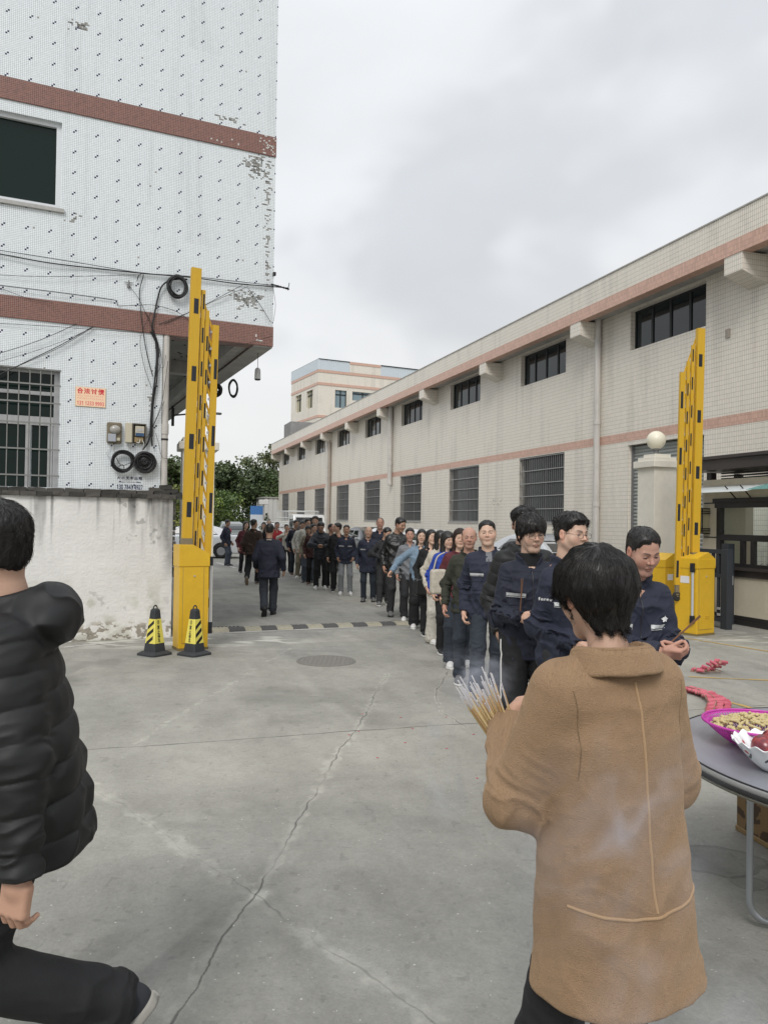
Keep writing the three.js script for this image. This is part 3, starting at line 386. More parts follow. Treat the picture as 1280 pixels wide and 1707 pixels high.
function surfaceNet(f, lo, hi, c, colorFn) {
  const nx = Math.ceil((hi[0] - lo[0]) / c) + 2, ny = Math.ceil((hi[1] - lo[1]) / c) + 2, nz = Math.ceil((hi[2] - lo[2]) / c) + 2;
  const D = new Float32Array(nx * ny * nz), S = 4, half = c * S * 0.87;
  const ox = lo[0] - c / 2, oy = lo[1] - c / 2, oz = lo[2] - c / 2;
  for (let k = 0; k < nz; k += S) for (let j = 0; j < ny; j += S) for (let i = 0; i < nx; i += S) {
    const m = f(ox + (i + (S - 1) / 2) * c, oy + (j + (S - 1) / 2) * c, oz + (k + (S - 1) / 2) * c), skip = Math.abs(m) > half * 1.7 + 0.035;
    for (let kk = k; kk < Math.min(k + S, nz); kk++) for (let jj = j; jj < Math.min(j + S, ny); jj++) for (let ii = i; ii < Math.min(i + S, nx); ii++) D[(kk * ny + jj) * nx + ii] = skip ? m : f(ox + ii * c, oy + jj * c, oz + kk * c);
  }
  const id = new Int32Array(nx * ny * nz).fill(-1), pos = [], idx = [], at = (i, j, k) => (k * ny + j) * nx + i;
  const E = [[0, 1], [2, 3], [4, 5], [6, 7], [0, 2], [1, 3], [4, 6], [5, 7], [0, 4], [1, 5], [2, 6], [3, 7]], v = new Float32Array(8);
  for (let k = 0; k < nz - 1; k++) for (let j = 0; j < ny - 1; j++) for (let i = 0; i < nx - 1; i++) {
    let s = 0; for (let q = 0; q < 8; q++) { v[q] = D[at(i + (q & 1), j + ((q >> 1) & 1), k + (q >> 2))]; if (v[q] < 0) s++; }
    if (s === 0 || s === 8) continue;
    let x = 0, y = 0, z = 0, n = 0;
    for (const [a, b] of E) if ((v[a] < 0) !== (v[b] < 0)) { const t = v[a] / (v[a] - v[b]); x += lerp(a & 1, b & 1, t); y += lerp((a >> 1) & 1, (b >> 1) & 1, t); z += lerp(a >> 2, b >> 2, t); n++; }
    id[at(i, j, k)] = pos.length / 3; pos.push(ox + (i + x / n) * c, oy + (j + y / n) * c, oz + (k + z / n) * c);
  }
  const quad = (a, b, cc, d, flip) => { if (a < 0 || b < 0 || cc < 0 || d < 0) return; if (flip) idx.push(a, cc, b, a, d, cc); else idx.push(a, b, cc, a, cc, d); };
  for (let k = 1; k < nz - 1; k++) for (let j = 1; j < ny - 1; j++) for (let i = 1; i < nx - 1; i++) {
    const a = D[at(i, j, k)] < 0;
    if (a !== (D[at(i + 1, j, k)] < 0)) quad(id[at(i, j - 1, k - 1)], id[at(i, j, k - 1)], id[at(i, j, k)], id[at(i, j - 1, k)], !a);
    if (a !== (D[at(i, j + 1, k)] < 0)) quad(id[at(i - 1, j, k - 1)], id[at(i - 1, j, k)], id[at(i, j, k)], id[at(i, j, k - 1)], !a);
    if (a !== (D[at(i, j, k + 1)] < 0)) quad(id[at(i - 1, j - 1, k)], id[at(i, j - 1, k)], id[at(i, j, k)], id[at(i - 1, j, k)], !a);
  }
  const n = pos.length / 3, nor = new Float32Array(n * 3), uv = new Float32Array(n * 2), e = c * 0.6, col = colorFn ? new Float32Array(n * 3) : null;
  for (let q = 0; q < n; q++) {
    let x = pos[3 * q], y = pos[3 * q + 1], z = pos[3 * q + 2];
    for (let it = 0; it < 2; it++) {
      const a = f(x + e, y - e, z - e), b = f(x - e, y - e, z + e), cc = f(x - e, y + e, z - e), d = f(x + e, y + e, z + e);
      let gx = a - b - cc + d, gy = -a - b + cc + d, gz = -a + b - cc + d; const l = Math.hypot(gx, gy, gz) || 1; gx /= l; gy /= l; gz /= l;
      if (it === 0) { const m = clamp((a + b + cc + d) / 4, -c * 0.5, c * 0.5); x -= gx * m * 0.8; y -= gy * m * 0.8; z -= gz * m * 0.8; pos[3 * q] = x; pos[3 * q + 1] = y; pos[3 * q + 2] = z; } else { nor[3 * q] = gx; nor[3 * q + 1] = gy; nor[3 * q + 2] = gz; }
    }
    uv[2 * q] = x + z; uv[2 * q + 1] = y + 0.35 * (x - z);
    if (col) { const r = colorFn(x, y, z); col[3 * q] = r[0]; col[3 * q + 1] = r[1]; col[3 * q + 2] = r[2]; }
  }
  const g = new THREE.BufferGeometry(); g.setAttribute('position', new THREE.Float32BufferAttribute(pos, 3)); g.setAttribute('normal', new THREE.BufferAttribute(nor, 3)); g.setAttribute('uv', new THREE.BufferAttribute(uv, 2)); if (col) g.setAttribute('color', new THREE.BufferAttribute(col, 3)); g.setIndex(idx); return g;
}
// ---- head: centre at half height, face to +z; kinds vary the proportions
const HEADS = {
  man: { jaw: 1, fat: 0, nose: 1 }, slim: { jaw: 0.93, fat: -0.004, nose: 1 }, plump: { jaw: 1.06, fat: 0.004, nose: 1.02 }, old: { jaw: 0.98, fat: -0.003, nose: 1.15, old: 1 }, woman: { jaw: 0.9, fat: 0, nose: 0.86, fem: 1 }, strong: { jaw: 1.08, fat: 0.003, nose: 1.1 },
};
function skull(x, y, z) { let d = ell(x, y, z, 0, 0.03, -0.012, 0.077, 0.086, 0.097); return smin(d, ell(x, y, z, 0, -0.02, -0.03, 0.066, 0.07, 0.07), 0.03); }
function headField(P) {
  const f = P.fat, J = P.jaw;
  return (x, y, z) => {
    const ax = Math.abs(x);
    let d = skull(x, y, z);
    d = smin(d, ell(x, y, z, 0, -0.03, 0.022, 0.064 + f, 0.08, 0.066), 0.025);
    d = smin(d, cone(ax, y, z, [0.0, -0.1, 0.06], [0.012 * J, -0.097, 0.056], 0.02 + f * 0.5, 0.02 + f * 0.5), 0.022);
    d = smin(d, cone(ax, y, z, [0.044 * J + f, -0.05, 0.002], [0.018 * J, -0.096, 0.046], 0.021 + f, 0.018), 0.022);
    d = smin(d, ell(ax, y, z, 0.038, -0.024, 0.054, 0.027 + f, 0.03, 0.017 + f), 0.026);                                       // cheeks
    d = smin(d, cone(ax, y, z, [0.006, 0.021, 0.079], [0.038, 0.022, 0.068], 0.009, 0.009), 0.016);                            // brow
    d = smax(d, -ell(ax, y, z, 0.031, 0.003, 0.091, 0.018, 0.0115, 0.0125), 0.012);                                            // sockets
    d = smin(d, ell(ax, y, z, 0.0315, 0.002, 0.0705, 0.0135, 0.0105, 0.0125), 0.004);                                            // lids and eyes
    d = smin(d, cone(x, y, z, [0, 0.016, 0.079], [0, -0.022, 0.1 * (0.96 + 0.04 * P.nose)], 0.006, 0.0105 * P.nose), 0.011);     // nose
    d = smin(d, ell(ax, y, z, 0.0125 * P.nose, -0.0265, 0.089, 0.009, 0.0075, 0.01), 0.006);
    d = smax(d, -ell(ax, y, z, 0.007, -0.0345, 0.0935, 0.0042, 0.0032, 0.006), 0.003);                                           // nostrils
    d = smin(d, ell(ax, y + 5 * ax * ax, z, 0.008, -0.0548, 0.0815, 0.0145, 0.0054, 0.008), 0.006);                                            // lips
    d = smin(d, ell(x, y + 4 * x * x, z, 0, -0.0662, 0.0805, 0.0165, 0.0062, 0.0082), 0.006);
    d = smax(d, -cone(ax, y, z, [0, -0.0602, 0.0925], [0.02, -0.0648, 0.083], 0.0016, 0.001), 0.003);
    if (P.old) { d = smax(d, -cone(ax, y, z, [0.019, -0.03, 0.089], [0.031, -0.062, 0.077], 0.0022, 0.0018), 0.006); for (let k = 0; k < 3; k++) d = smax(d, -cone(ax, y, z, [0, 0.045 + k * 0.012, 0.0915 - k * 0.005], [0.03, 0.046 + k * 0.012, 0.079 - k * 0.006], 0.0016, 0.001), 0.005); } 
    // ears: a rim round a hollow
    let e = ell(ax, y, z - (y + 0.0) * -0.15, 0.0785, -0.004, -0.008, 0.0095, 0.032, 0.0185); e = smax(e, -ell(ax, y, z, 0.089, -0.002, -0.003, 0.008, 0.019, 0.0105), 0.005); d = smin(d, e, 0.006);
    d = smin(d, cone(x, y, z, [0, -0.06, -0.022], [0, -0.2, -0.036], (P.fem ? 0.047 : 0.055) + f * 0.6, (P.fem ? 0.049 : 0.06) + f), 0.022);    // neck
    d = smin(d, cone(ax, y, z, [0.0, -0.19, -0.04], [0.06, -0.225, -0.04], 0.058, 0.05), 0.02);
    return d;
  };
}
function skinColor(P, S) {
  return (x, y, z) => {
    const ax = Math.abs(x); let r = S[0], g = S[1], b = S[2];
    const m = 1 + 0.09 * (fbm3(x * 70, y * 70, z * 70, 2) - 0.5); r *= m; g *= m; b *= m;
    const tint = (k, q) => { r = lerp(r, S[0] * q[0], k); g = lerp(g, S[1] * q[1], k); b = lerp(b, S[2] * q[2], k); };
    tint(0.5 * Math.exp(-(((ax - 0.042) / 0.02) ** 2) - ((y + 0.03) / 0.02) ** 2), [1.05, 0.78, 0.76]);
    if (z > 0.085) tint(0.4 * sstep(0.085, 0.1, z), [1.05, 0.8, 0.76]);
    if (ax > 0.076) tint(0.6, [1.05, 0.72, 0.68]);
    if (!P.fem && y < -0.035 && y > -0.13 && z > -0.01) tint(0.35 * sstep(-0.035, -0.07, y), [0.82, 0.83, 0.87]);
    const lip = ((ax) / 0.0205) ** 2 + ((y + 0.0605 + ax * 0.13) / 0.0095) ** 2; if (lip < 1 && z > 0.07) { const k = sstep(1, 0.6, lip) * 0.9; tint(k, P.fem ? [0.92, 0.42, 0.45] : [0.8, 0.58, 0.56]); if (Math.abs(y + 0.0602 + ax * 0.22) < 0.0017) tint(0.7, [0.35, 0.22, 0.22]); }
    if (z > 0.055) {
      const by = 0.021 + 0.006 * Math.sin(clamp((ax - 0.012) / 0.038) * 2.6), bw = (P.fem ? 0.0024 : 0.0042) * (1.1 - 0.5 * clamp((ax - 0.02) / 0.03)), k = (1 - sstep(bw * 0.6, bw * 1.3, Math.abs(y - by))) * sstep(0.0095, 0.0145, ax) * (1 - sstep(0.045, 0.052, ax)); if (k > 0) { r = lerp(r, 0.03, k * 0.85); g = lerp(g, 0.024, k * 0.85); b = lerp(b, 0.02, k * 0.85); }
      const ex = (ax - 0.0315) / 0.0125, ey = (y - 0.002 + 0.0015 * (ax - 0.03) / 0.0125) / 0.0036, q = ex * ex + ey * ey;
      if (q < 1) { const iris = Math.hypot(ax - 0.031, (y - 0.0022)) < 0.0053; const w = iris ? [0.012, 0.009, 0.008] : [0.2, 0.17, 0.15]; r = w[0]; g = w[1]; b = w[2]; }
      if (Math.abs(q - 1) < 0.55 && (y > 0.002 || q < 1.2)) { r *= 0.25; g *= 0.2; b *= 0.2; }
    }
    return [r, g, b];
  };
}
// ---- hair
function hairField(kind, seed) {
  const H = HAIRS[kind];
  return (x, y, z) => {
    const az = Math.atan2(Math.abs(x), z) / Math.PI;           // 0 in front, 1 behind
    const sk = H.nape ? smin(skull(x, y, z), cone(x, y, z, [0, -0.05, -0.03], [0, -0.15, -0.04], 0.052, 0.05), 0.03) : skull(x, y, z), line = H.line(az, x), n = fbm3(x * 38 + seed, y * 14, z * 38, 2) - 0.5;
    let d = sk - H.thick(az, y) * (H.flow || H.fall ? 1 : 0.12 + 0.88 * sstep(-0.004, 0.035, y - line)) - H.rough * n * 2;
    d = smax(d, line - y - 0.012 * (n3(x * 90 + seed, 3, z * 90) - 0.5), 0.008);
    if (H.ear) d = smax(d, -ell(Math.abs(x), y, z, 0.083, -0.008, -0.005, 0.016, 0.034, 0.024), 0.006);
    if (H.fall) { let e = 9; const ax = Math.abs(x); const w = 0.08 + 0.012 * sstep(0, -0.25, y), dd = Math.hypot(x / w, (z + 0.035) / (0.082)) - 1; e = dd * 0.075; e = Math.max(Math.abs(e + 0.012) - 0.014 - 0.01 * n, y - 0.03, H.fall - y + 0.02 * (n3(x * 60, 1, z * 60) - 0.5)); e = Math.max(e, (z - (H.fz ?? 0.02) - 0.3 * Math.max(0, ax - 0.07))); d = smin(d, e, 0.018); }
    if (H.tail) d = smin(d, cone(x, y, z, [0, 0.02, -0.11], [0, -0.16, -0.12], 0.03, 0.016) - 0.008 * n, 0.02);
    return d;
  };
}
const curve = (pts) => (a) => { for (let i = 0; i + 1 < pts.length; i++) if (a <= pts[i + 1][0]) return lerp(pts[i][1], pts[i + 1][1], sm((a - pts[i][0]) / (pts[i + 1][0] - pts[i][0]))); return pts[pts.length - 1][1]; };
const HAIRS = {
  short: { flat: 1, line: curve([[0, 0.072], [0.2, 0.062], [0.3, 0.03], [0.42, 0.0], [0.5, -0.012], [0.58, -0.03], [0.75, -0.065], [1, -0.078]]), thick: (a, y) => 0.004 + 0.016 * sstep(-0.02, 0.09, y), rough: 0.005, ear: 1, len: 0.026 },
  crew: { flat: 1, line: curve([[0, 0.078], [0.2, 0.066], [0.3, 0.036], [0.42, 0.004], [0.5, -0.006], [0.58, -0.02], [0.75, -0.05], [1, -0.06]]), thick: (a, y) => 0.002 + 0.013 * sstep(0.02, 0.1, y), rough: 0.003, ear: 1, len: 0.016 },
  side: { flat: 1, line: curve([[0, 0.064], [0.2, 0.058], [0.3, 0.03], [0.42, -0.005], [0.5, -0.018], [0.58, -0.03], [0.75, -0.065], [1, -0.08]]), thick: (a, y) => 0.004 + 0.024 * sstep(0.0, 0.1, y), rough: 0.006, ear: 1, len: 0.035 },
  fringe: { line: curve([[0, 0.03], [0.15, 0.026], [0.27, 0.012], [0.38, -0.012], [0.5, -0.03], [0.6, -0.045], [0.8, -0.08], [1, -0.09]]), thick: (a, y) => 0.009 + 0.017 * sstep(-0.04, 0.09, y), rough: 0.01, ear: 0, len: 0.055, flow: 1 },
  rim: { flat: 1, line: curve([[0, 0.3], [0.3, 0.3], [0.42, 0.02], [0.5, -0.008], [0.6, -0.02], [0.8, -0.05], [1, -0.055]]), thick: (a, y) => 0.0035 * sstep(0.075, 0.03, y) - 0.006 * sstep(0.04, 0.07, y), rough: 0.002, ear: 1, len: 0.01 },
  thin: { flat: 1, line: curve([[0, 0.098], [0.2, 0.082], [0.3, 0.04], [0.42, 0.004], [0.5, -0.008], [0.6, -0.02], [0.8, -0.05], [1, -0.06]]), thick: (a, y) => 0.004, rough: 0.003, ear: 1, len: 0.014 },
  long: { line: curve([[0, 0.07], [0.14, 0.064], [0.27, 0.035], [0.37, -0.06], [0.5, -0.1], [1, -0.12]]), thick: (a, y) => 0.014, rough: 0.005, ear: 0, fall: -0.3, fz: 0.0, len: 0.07, flow: 1 },
  bob: { line: curve([[0, 0.05], [0.14, 0.04], [0.26, 0.015], [0.34, -0.06], [0.5, -0.1], [1, -0.12]]), thick: (a, y) => 0.016, rough: 0.005, ear: 0, fall: -0.19, fz: 0.01, len: 0.06, flow: 1 },
  tied: { line: curve([[0, 0.072], [0.2, 0.06], [0.3, 0.03], [0.42, -0.005], [0.5, -0.02], [0.6, -0.05], [0.8, -0.08], [1, -0.085]]), thick: (a, y) => 0.01, rough: 0.003, ear: 1, tail: 1, len: 0.04, flow: 1 },
  matron: { nape: 1, line: curve([[0, 0.05], [0.2, 0.03], [0.33, -0.02], [0.42, -0.04], [0.5, -0.015], [0.57, -0.022], [0.64, -0.06], [0.8, -0.095], [1, -0.102]]), thick: (a, y) => 0.005 + 0.022 * sstep(-0.07, 0.02, y) - 0.007 * sstep(0.05, 0.12, y), rough: 0.007, ear: 2, len: 0.07, flow: 1 },
};
function strandsOn(f, geo, kind, count, seed, rad) {
  const H = HAIRS[kind], p = geo.attributes.position, nn = geo.attributes.normal, rg = rng(seed), pos = [], nor = [], idx = [], grad = (x, y, z) => { const e = 0.003; const gx = f(x + e, y, z) - f(x - e, y, z), gy = f(x, y + e, z) - f(x, y - e, z), gz = f(x, y, z + e) - f(x, y, z - e), l = Math.hypot(gx, gy, gz) || 1; return [gx / l, gy / l, gz / l]; };
  for (let s = 0; s < count; s++) {
    const v = Math.floor(rg() * p.count); let x = p.getX(v), y = p.getY(v), z = p.getZ(v); if (nn.getY(v) < -0.5) continue;
    const L = H.len * (0.5 + 0.8 * rg()), N = H.flow ? 6 : 3, st = L / N, w = rad * (0.7 + 0.6 * rg()), out = H.flow ? 0.03 + 0.11 * rg() * rg() : 0.06 + 0.22 * rg() * rg();
    // comb direction: away from the whorl, then down; short hair stands out
    const wx = x - 0.012, wz = z + 0.055, wl = Math.hypot(wx, wz) + 0.012, sw = (rg() - 0.5) * 0.7 + 0.25;
    const pts = [];
    for (let i = 0; i <= N; i++) {
      pts.push([x, y, z]); const g = grad(x, y, z); let dx = wx / wl + sw * -wz / wl, dy = -0.75 - 0.5 * (1 - y / 0.1), dz = wz / wl + sw * wx / wl; if (!H.flow) { dy += 0.9; }
      const dt = dx * g[0] + dy * g[1] + dz * g[2]; dx -= dt * g[0]; dy -= dt * g[1]; dz -= dt * g[2]; const l = Math.hypot(dx, dy, dz) || 1; dx = dx / l + g[0] * out; dy = dy / l + g[1] * out; dz = dz / l + g[2] * out;
      x += dx * st; y += dy * st; z += dz * st; if (H.flow) { const q = clamp(f(x, y, z) - 0.0015, -0.008, 0.008); if (q < 0) { x -= g[0] * q; y -= g[1] * q; z -= g[2] * q; } else if (out < 0.12) { x -= g[0] * q * 0.7; y -= g[1] * q * 0.7; z -= g[2] * q * 0.7; } }
    }
    const base = pos.length / 3;
    for (let i = 0; i <= N; i++) { const a = pts[Math.max(0, i - 1)], b = pts[Math.min(N, i + 1)], t = V(b[0] - a[0], b[1] - a[1], b[2] - a[2]).normalize(), g = V(...grad(...pts[i])), u = new THREE.Vector3().crossVectors(t, g).normalize(), r = w * (1 - 0.85 * (i / N) ** 1.5); for (let q = 0; q < 3; q++) { const an = q * 2.0944, c = Math.cos(an), sn = Math.sin(an), n = u.clone().multiplyScalar(c).addScaledVector(g, sn); pos.push(pts[i][0] + n.x * r, pts[i][1] + n.y * r, pts[i][2] + n.z * r); nor.push(n.x, n.y, n.z); } }
    for (let i = 0; i < N; i++) for (let q = 0; q < 3; q++) { const a = base + i * 3 + q, b = base + i * 3 + (q + 1) % 3; idx.push(a, a + 3, b, b, a + 3, b + 3); }
  }
  const g = new THREE.BufferGeometry(); g.setAttribute('position', new THREE.Float32BufferAttribute(pos, 3)); g.setAttribute('normal', new THREE.Float32BufferAttribute(nor, 3)); g.setAttribute('uv', new THREE.Float32BufferAttribute(new Float32Array(pos.length / 3 * 2), 2)); g.setIndex(idx); return g;
}
const cache = new Map(), cached = (k, fn) => { if (!cache.has(k)) cache.set(k, fn()); return cache.get(k); };
// ---- right hand: x to the thumb, y to the fingertips, z out of the palm; wrist at the origin
const HANDPOSE = { relaxed: { c: [28, 38, 25], th: [0.55, 0.75, 0.38], sp: 0.03 }, fist: { c: [82, 92, 60], th: [0.35, 0.7, 0.72], sp: 0 }, hold: { c: [62, 88, 55], th: [0.25, 0.62, 0.8], sp: 0 }, pinch: { c: [42, 48, 30], th: [0.3, 0.85, 0.62], sp: 0.02 }, point: { c: [12, 15, 10], th: [0.55, 0.8, 0.3], sp: 0.06 } };
function handField(pose) {
  const P = HANDPOSE[pose], caps = [];
  const len = [0.07, 0.079, 0.074, 0.058];
  for (let k = 0; k < 4; k++) {
    let x = 0.031 - k * 0.0205, y = 0.09 - (k === 3 ? 0.012 : k === 0 ? 0.004 : 0), z = -0.002, a = 0; const sx = (1.5 - k) * P.sp, r = [0.0093, 0.0095, 0.009, 0.008][k];
    for (let s = 0; s < 3; s++) { a += R(P.c[s] * (pose === 'point' && k > 0 ? 3.6 : 1) + k * 2.5); const L = len[k] * [0.45, 0.31, 0.24][s], nx = x + sx * L, ny = y + Math.cos(a) * L, nz = z + Math.sin(a) * L; caps.push([[x, y, z], [nx, ny, nz], r * (1.04 - s * 0.07), r * (0.97 - s * 0.08)]); x = nx; y = ny; z = nz; }
  }
  const t = V(...P.th).normalize(), b = [0.03, 0.03, 0.006], m = [b[0] + t.x * 0.042, b[1] + t.y * 0.042, b[2] + t.z * 0.042], e = [m[0] + (t.x - 0.35) * 0.03, m[1] + t.y * 0.032, m[2] + (t.z + 0.15) * 0.03];
  return (x, y, z) => {
    let d = smin(cone(x, y, z, [0, -0.03, 0], [0.0, 0.02, 0], 0.026, 0.027), 9, 0.01);
    const q0 = Math.abs(x - 0.001) - 0.0305, q1 = Math.abs(y - 0.05) - 0.032, q2 = Math.abs(z + 0.0) - 0.0045; const bx = Math.hypot(Math.max(q0, 0), Math.max(q1, 0), Math.max(q2, 0)) + Math.min(Math.max(q0, q1, q2), 0) - 0.0105;
    d = smin(d, bx, 0.02); d = smin(d, ell(x, y, z, 0.024, 0.04, 0.008, 0.02, 0.032, 0.014), 0.012);
    let fg = 9; for (const c of caps) fg = Math.min(fg, cone(x, y, z, c[0], c[1], c[2], c[3]));
    d = smin(d, fg, 0.007);
    d = smin(d, Math.min(cone(x, y, z, b, m, 0.0135, 0.0105), cone(x, y, z, m, e, 0.0105, 0.0088)), 0.008);
    return d;
  };
}
function handGeo(pose, side, cell) {
  return cached(`hand ${pose} ${side} ${cell}`, () => { const f = handField(pose); const g = surfaceNet(side > 0 ? (x, y, z) => f(-x, y, z) : f, [-0.09, -0.05, -0.03], [0.09, 0.19, 0.1], cell, () => [1, 1, 1]); return g; });
}
function shoeGeo(kind, cell) {
  return cached(`shoe ${kind} ${cell}`, () => {
    const wide = kind === 'sneaker' ? 1.06 : 1, outline = (x, z) => { const t = clamp((z + 0.08) / 0.28), w = (0.034 + 0.014 * Math.sin(clamp(t * 1.25 - 0.15) * Math.PI * 0.9)) * wide * (t > 0.86 ? Math.sqrt(Math.max(0.001, 1 - ((t - 0.86) / 0.14) ** 2)) : t < 0.12 ? Math.sqrt(Math.max(0.001, 1 - ((0.12 - t) / 0.12) ** 2)) : 1); return Math.max(Math.abs(x) - w, z - 0.2, -0.082 - z); };
    const up = (x, y, z) => { let d = ell(x, y, z, 0, -0.05, 0.115, 0.046 * wide, 0.038, 0.083); d = smin(d, ell(x, y, z, 0, -0.04, -0.02, 0.038 * wide, 0.055, 0.058), 0.03); d = smin(d, cone(x, y, z, [0, 0.012, -0.02], [0, -0.03, 0.09], 0.04, 0.036), 0.03); d = smax(d, -0.066 - y, 0.004); d = smax(d, y - 0.035, 0.01); if (kind === 'sneaker') { for (let k = 0; k < 4; k++) d = smin(d, cone(Math.abs(x), y, z, [0, 0.004 - k * 0.011, 0.04 + k * 0.02], [0.022, -0.006 - k * 0.011, 0.036 + k * 0.02], 0.005, 0.004), 0.003); } return d; };
    const h = kind === 'sneaker' ? -0.058 : -0.07, so = (x, y, z) => smax(outline(x, z) - (kind === 'sneaker' ? 0.003 : 0.001), Math.abs(y - (h - 0.087) / 2) - (h + 0.087) / 2, 0.008);
    return [surfaceNet(up, [-0.06, -0.09, -0.1], [0.06, 0.05, 0.22], cell), surfaceNet(so, [-0.06, -0.1, -0.1], [0.06, -0.04, 0.22], cell)];
  });
}
// two-bone reach
function ik(a, t, l1, l2, pole) { const A = V(...a), T = V(...t), d = T.clone().sub(A); let L = d.length(); const mx = (l1 + l2) * 0.998; if (L > mx) { T.copy(A).addScaledVector(d, mx / L); L = mx; } d.normalize(); const P = V(...pole); P.addScaledVector(d, -P.dot(d)).normalize(); const x = (l1 * l1 - l2 * l2 + L * L) / (2 * L), h = Math.sqrt(Math.max(0, l1 * l1 - x * x)); const J = A.clone().addScaledVector(d, x).addScaledVector(P, h); return [J.toArray(), T.toArray()]; }
function prof(y, rows) { let i = 0; while (i < rows.length - 2 && y > rows[i + 1][0]) i++; const a = rows[i], b = rows[i + 1], t = sm(clamp((y - a[0]) / (b[0] - a[0]))); return [lerp(a[1], b[1], t), lerp(a[2], b[2], t), lerp(a[3] || 0, b[3] || 0, t)]; }
const CUTS = {
  jacket: { rows: [[-0.17, 0.182, 0.142], [-0.12, 0.176, 0.136], [0.0, 0.178, 0.138], [0.14, 0.172, 0.136, 0.008], [0.28, 0.178, 0.13, 0.006], [0.37, 0.172, 0.114], [0.42, 0.14, 0.09, -0.012], [0.465, 0.072, 0.062, -0.022]], hem: -0.165, arm: [0.07, 0.06, 0.056, 0.043], fold: 0.02 },
  long: { rows: [[-0.28, 0.192, 0.15], [0.0, 0.175, 0.138], [0.14, 0.168, 0.133, 0.008], [0.28, 0.178, 0.132, 0.006], [0.37, 0.172, 0.114], [0.42, 0.14, 0.09, -0.012], [0.465, 0.072, 0.062, -0.022]], hem: -0.27, arm: [0.068, 0.057, 0.053, 0.042], fold: 0.018 },
  suit: { rows: [[-0.24, 0.19, 0.145, -0.005], [-0.05, 0.178, 0.135], [0.1, 0.168, 0.128, 0.006], [0.28, 0.184, 0.135, 0.006], [0.37, 0.178, 0.116], [0.425, 0.148, 0.09, -0.012], [0.465, 0.072, 0.062, -0.022]], hem: -0.235, arm: [0.072, 0.06, 0.054, 0.044], fold: 0.012 },
  puffer: { rows: [[-0.2, 0.18, 0.145], [-0.12, 0.192, 0.152], [0.05, 0.198, 0.155], [0.26, 0.2, 0.152, 0.005], [0.37, 0.185, 0.135], [0.43, 0.15, 0.105, -0.015], [0.475, 0.085, 0.075, -0.022]], hem: -0.19, arm: [0.088, 0.08, 0.074, 0.05], fold: 0.011, quilt: 0.095, puff: 0.011 },
  slim: { rows: [[-0.13, 0.166, 0.125], [0.0, 0.155, 0.122], [0.12, 0.15, 0.118], [0.26, 0.165, 0.126, 0.01], [0.36, 0.165, 0.11], [0.41, 0.128, 0.082, -0.01], [0.455, 0.062, 0.055, -0.022]], hem: -0.125, arm: [0.058, 0.05, 0.046, 0.038], fold: 0.015, narrow: 0.9 },
  loose: { rows: [[-0.18, 0.19, 0.145], [-0.05, 0.188, 0.14], [0.12, 0.186, 0.138], [0.26, 0.185, 0.132, 0.01], [0.36, 0.175, 0.112], [0.41, 0.132, 0.085, -0.01], [0.46, 0.066, 0.058, -0.022]], hem: -0.175, arm: [0.068, 0.064, 0.062, 0.045], fold: 0.02, narrow: 0.95 },
  coat: { rows: [[-0.31, 0.228, 0.175, 0.01], [-0.16, 0.206, 0.155, 0.005], [0.0, 0.196, 0.143], [0.12, 0.188, 0.135], [0.28, 0.19, 0.132, -0.004], [0.37, 0.172, 0.116, -0.01], [0.425, 0.14, 0.094, -0.02], [0.47, 0.075, 0.066, -0.026]], hem: -0.29, arm: [0.072, 0.069, 0.068, 0.062], fold: 0.0045, narrow: 0.98 },
};
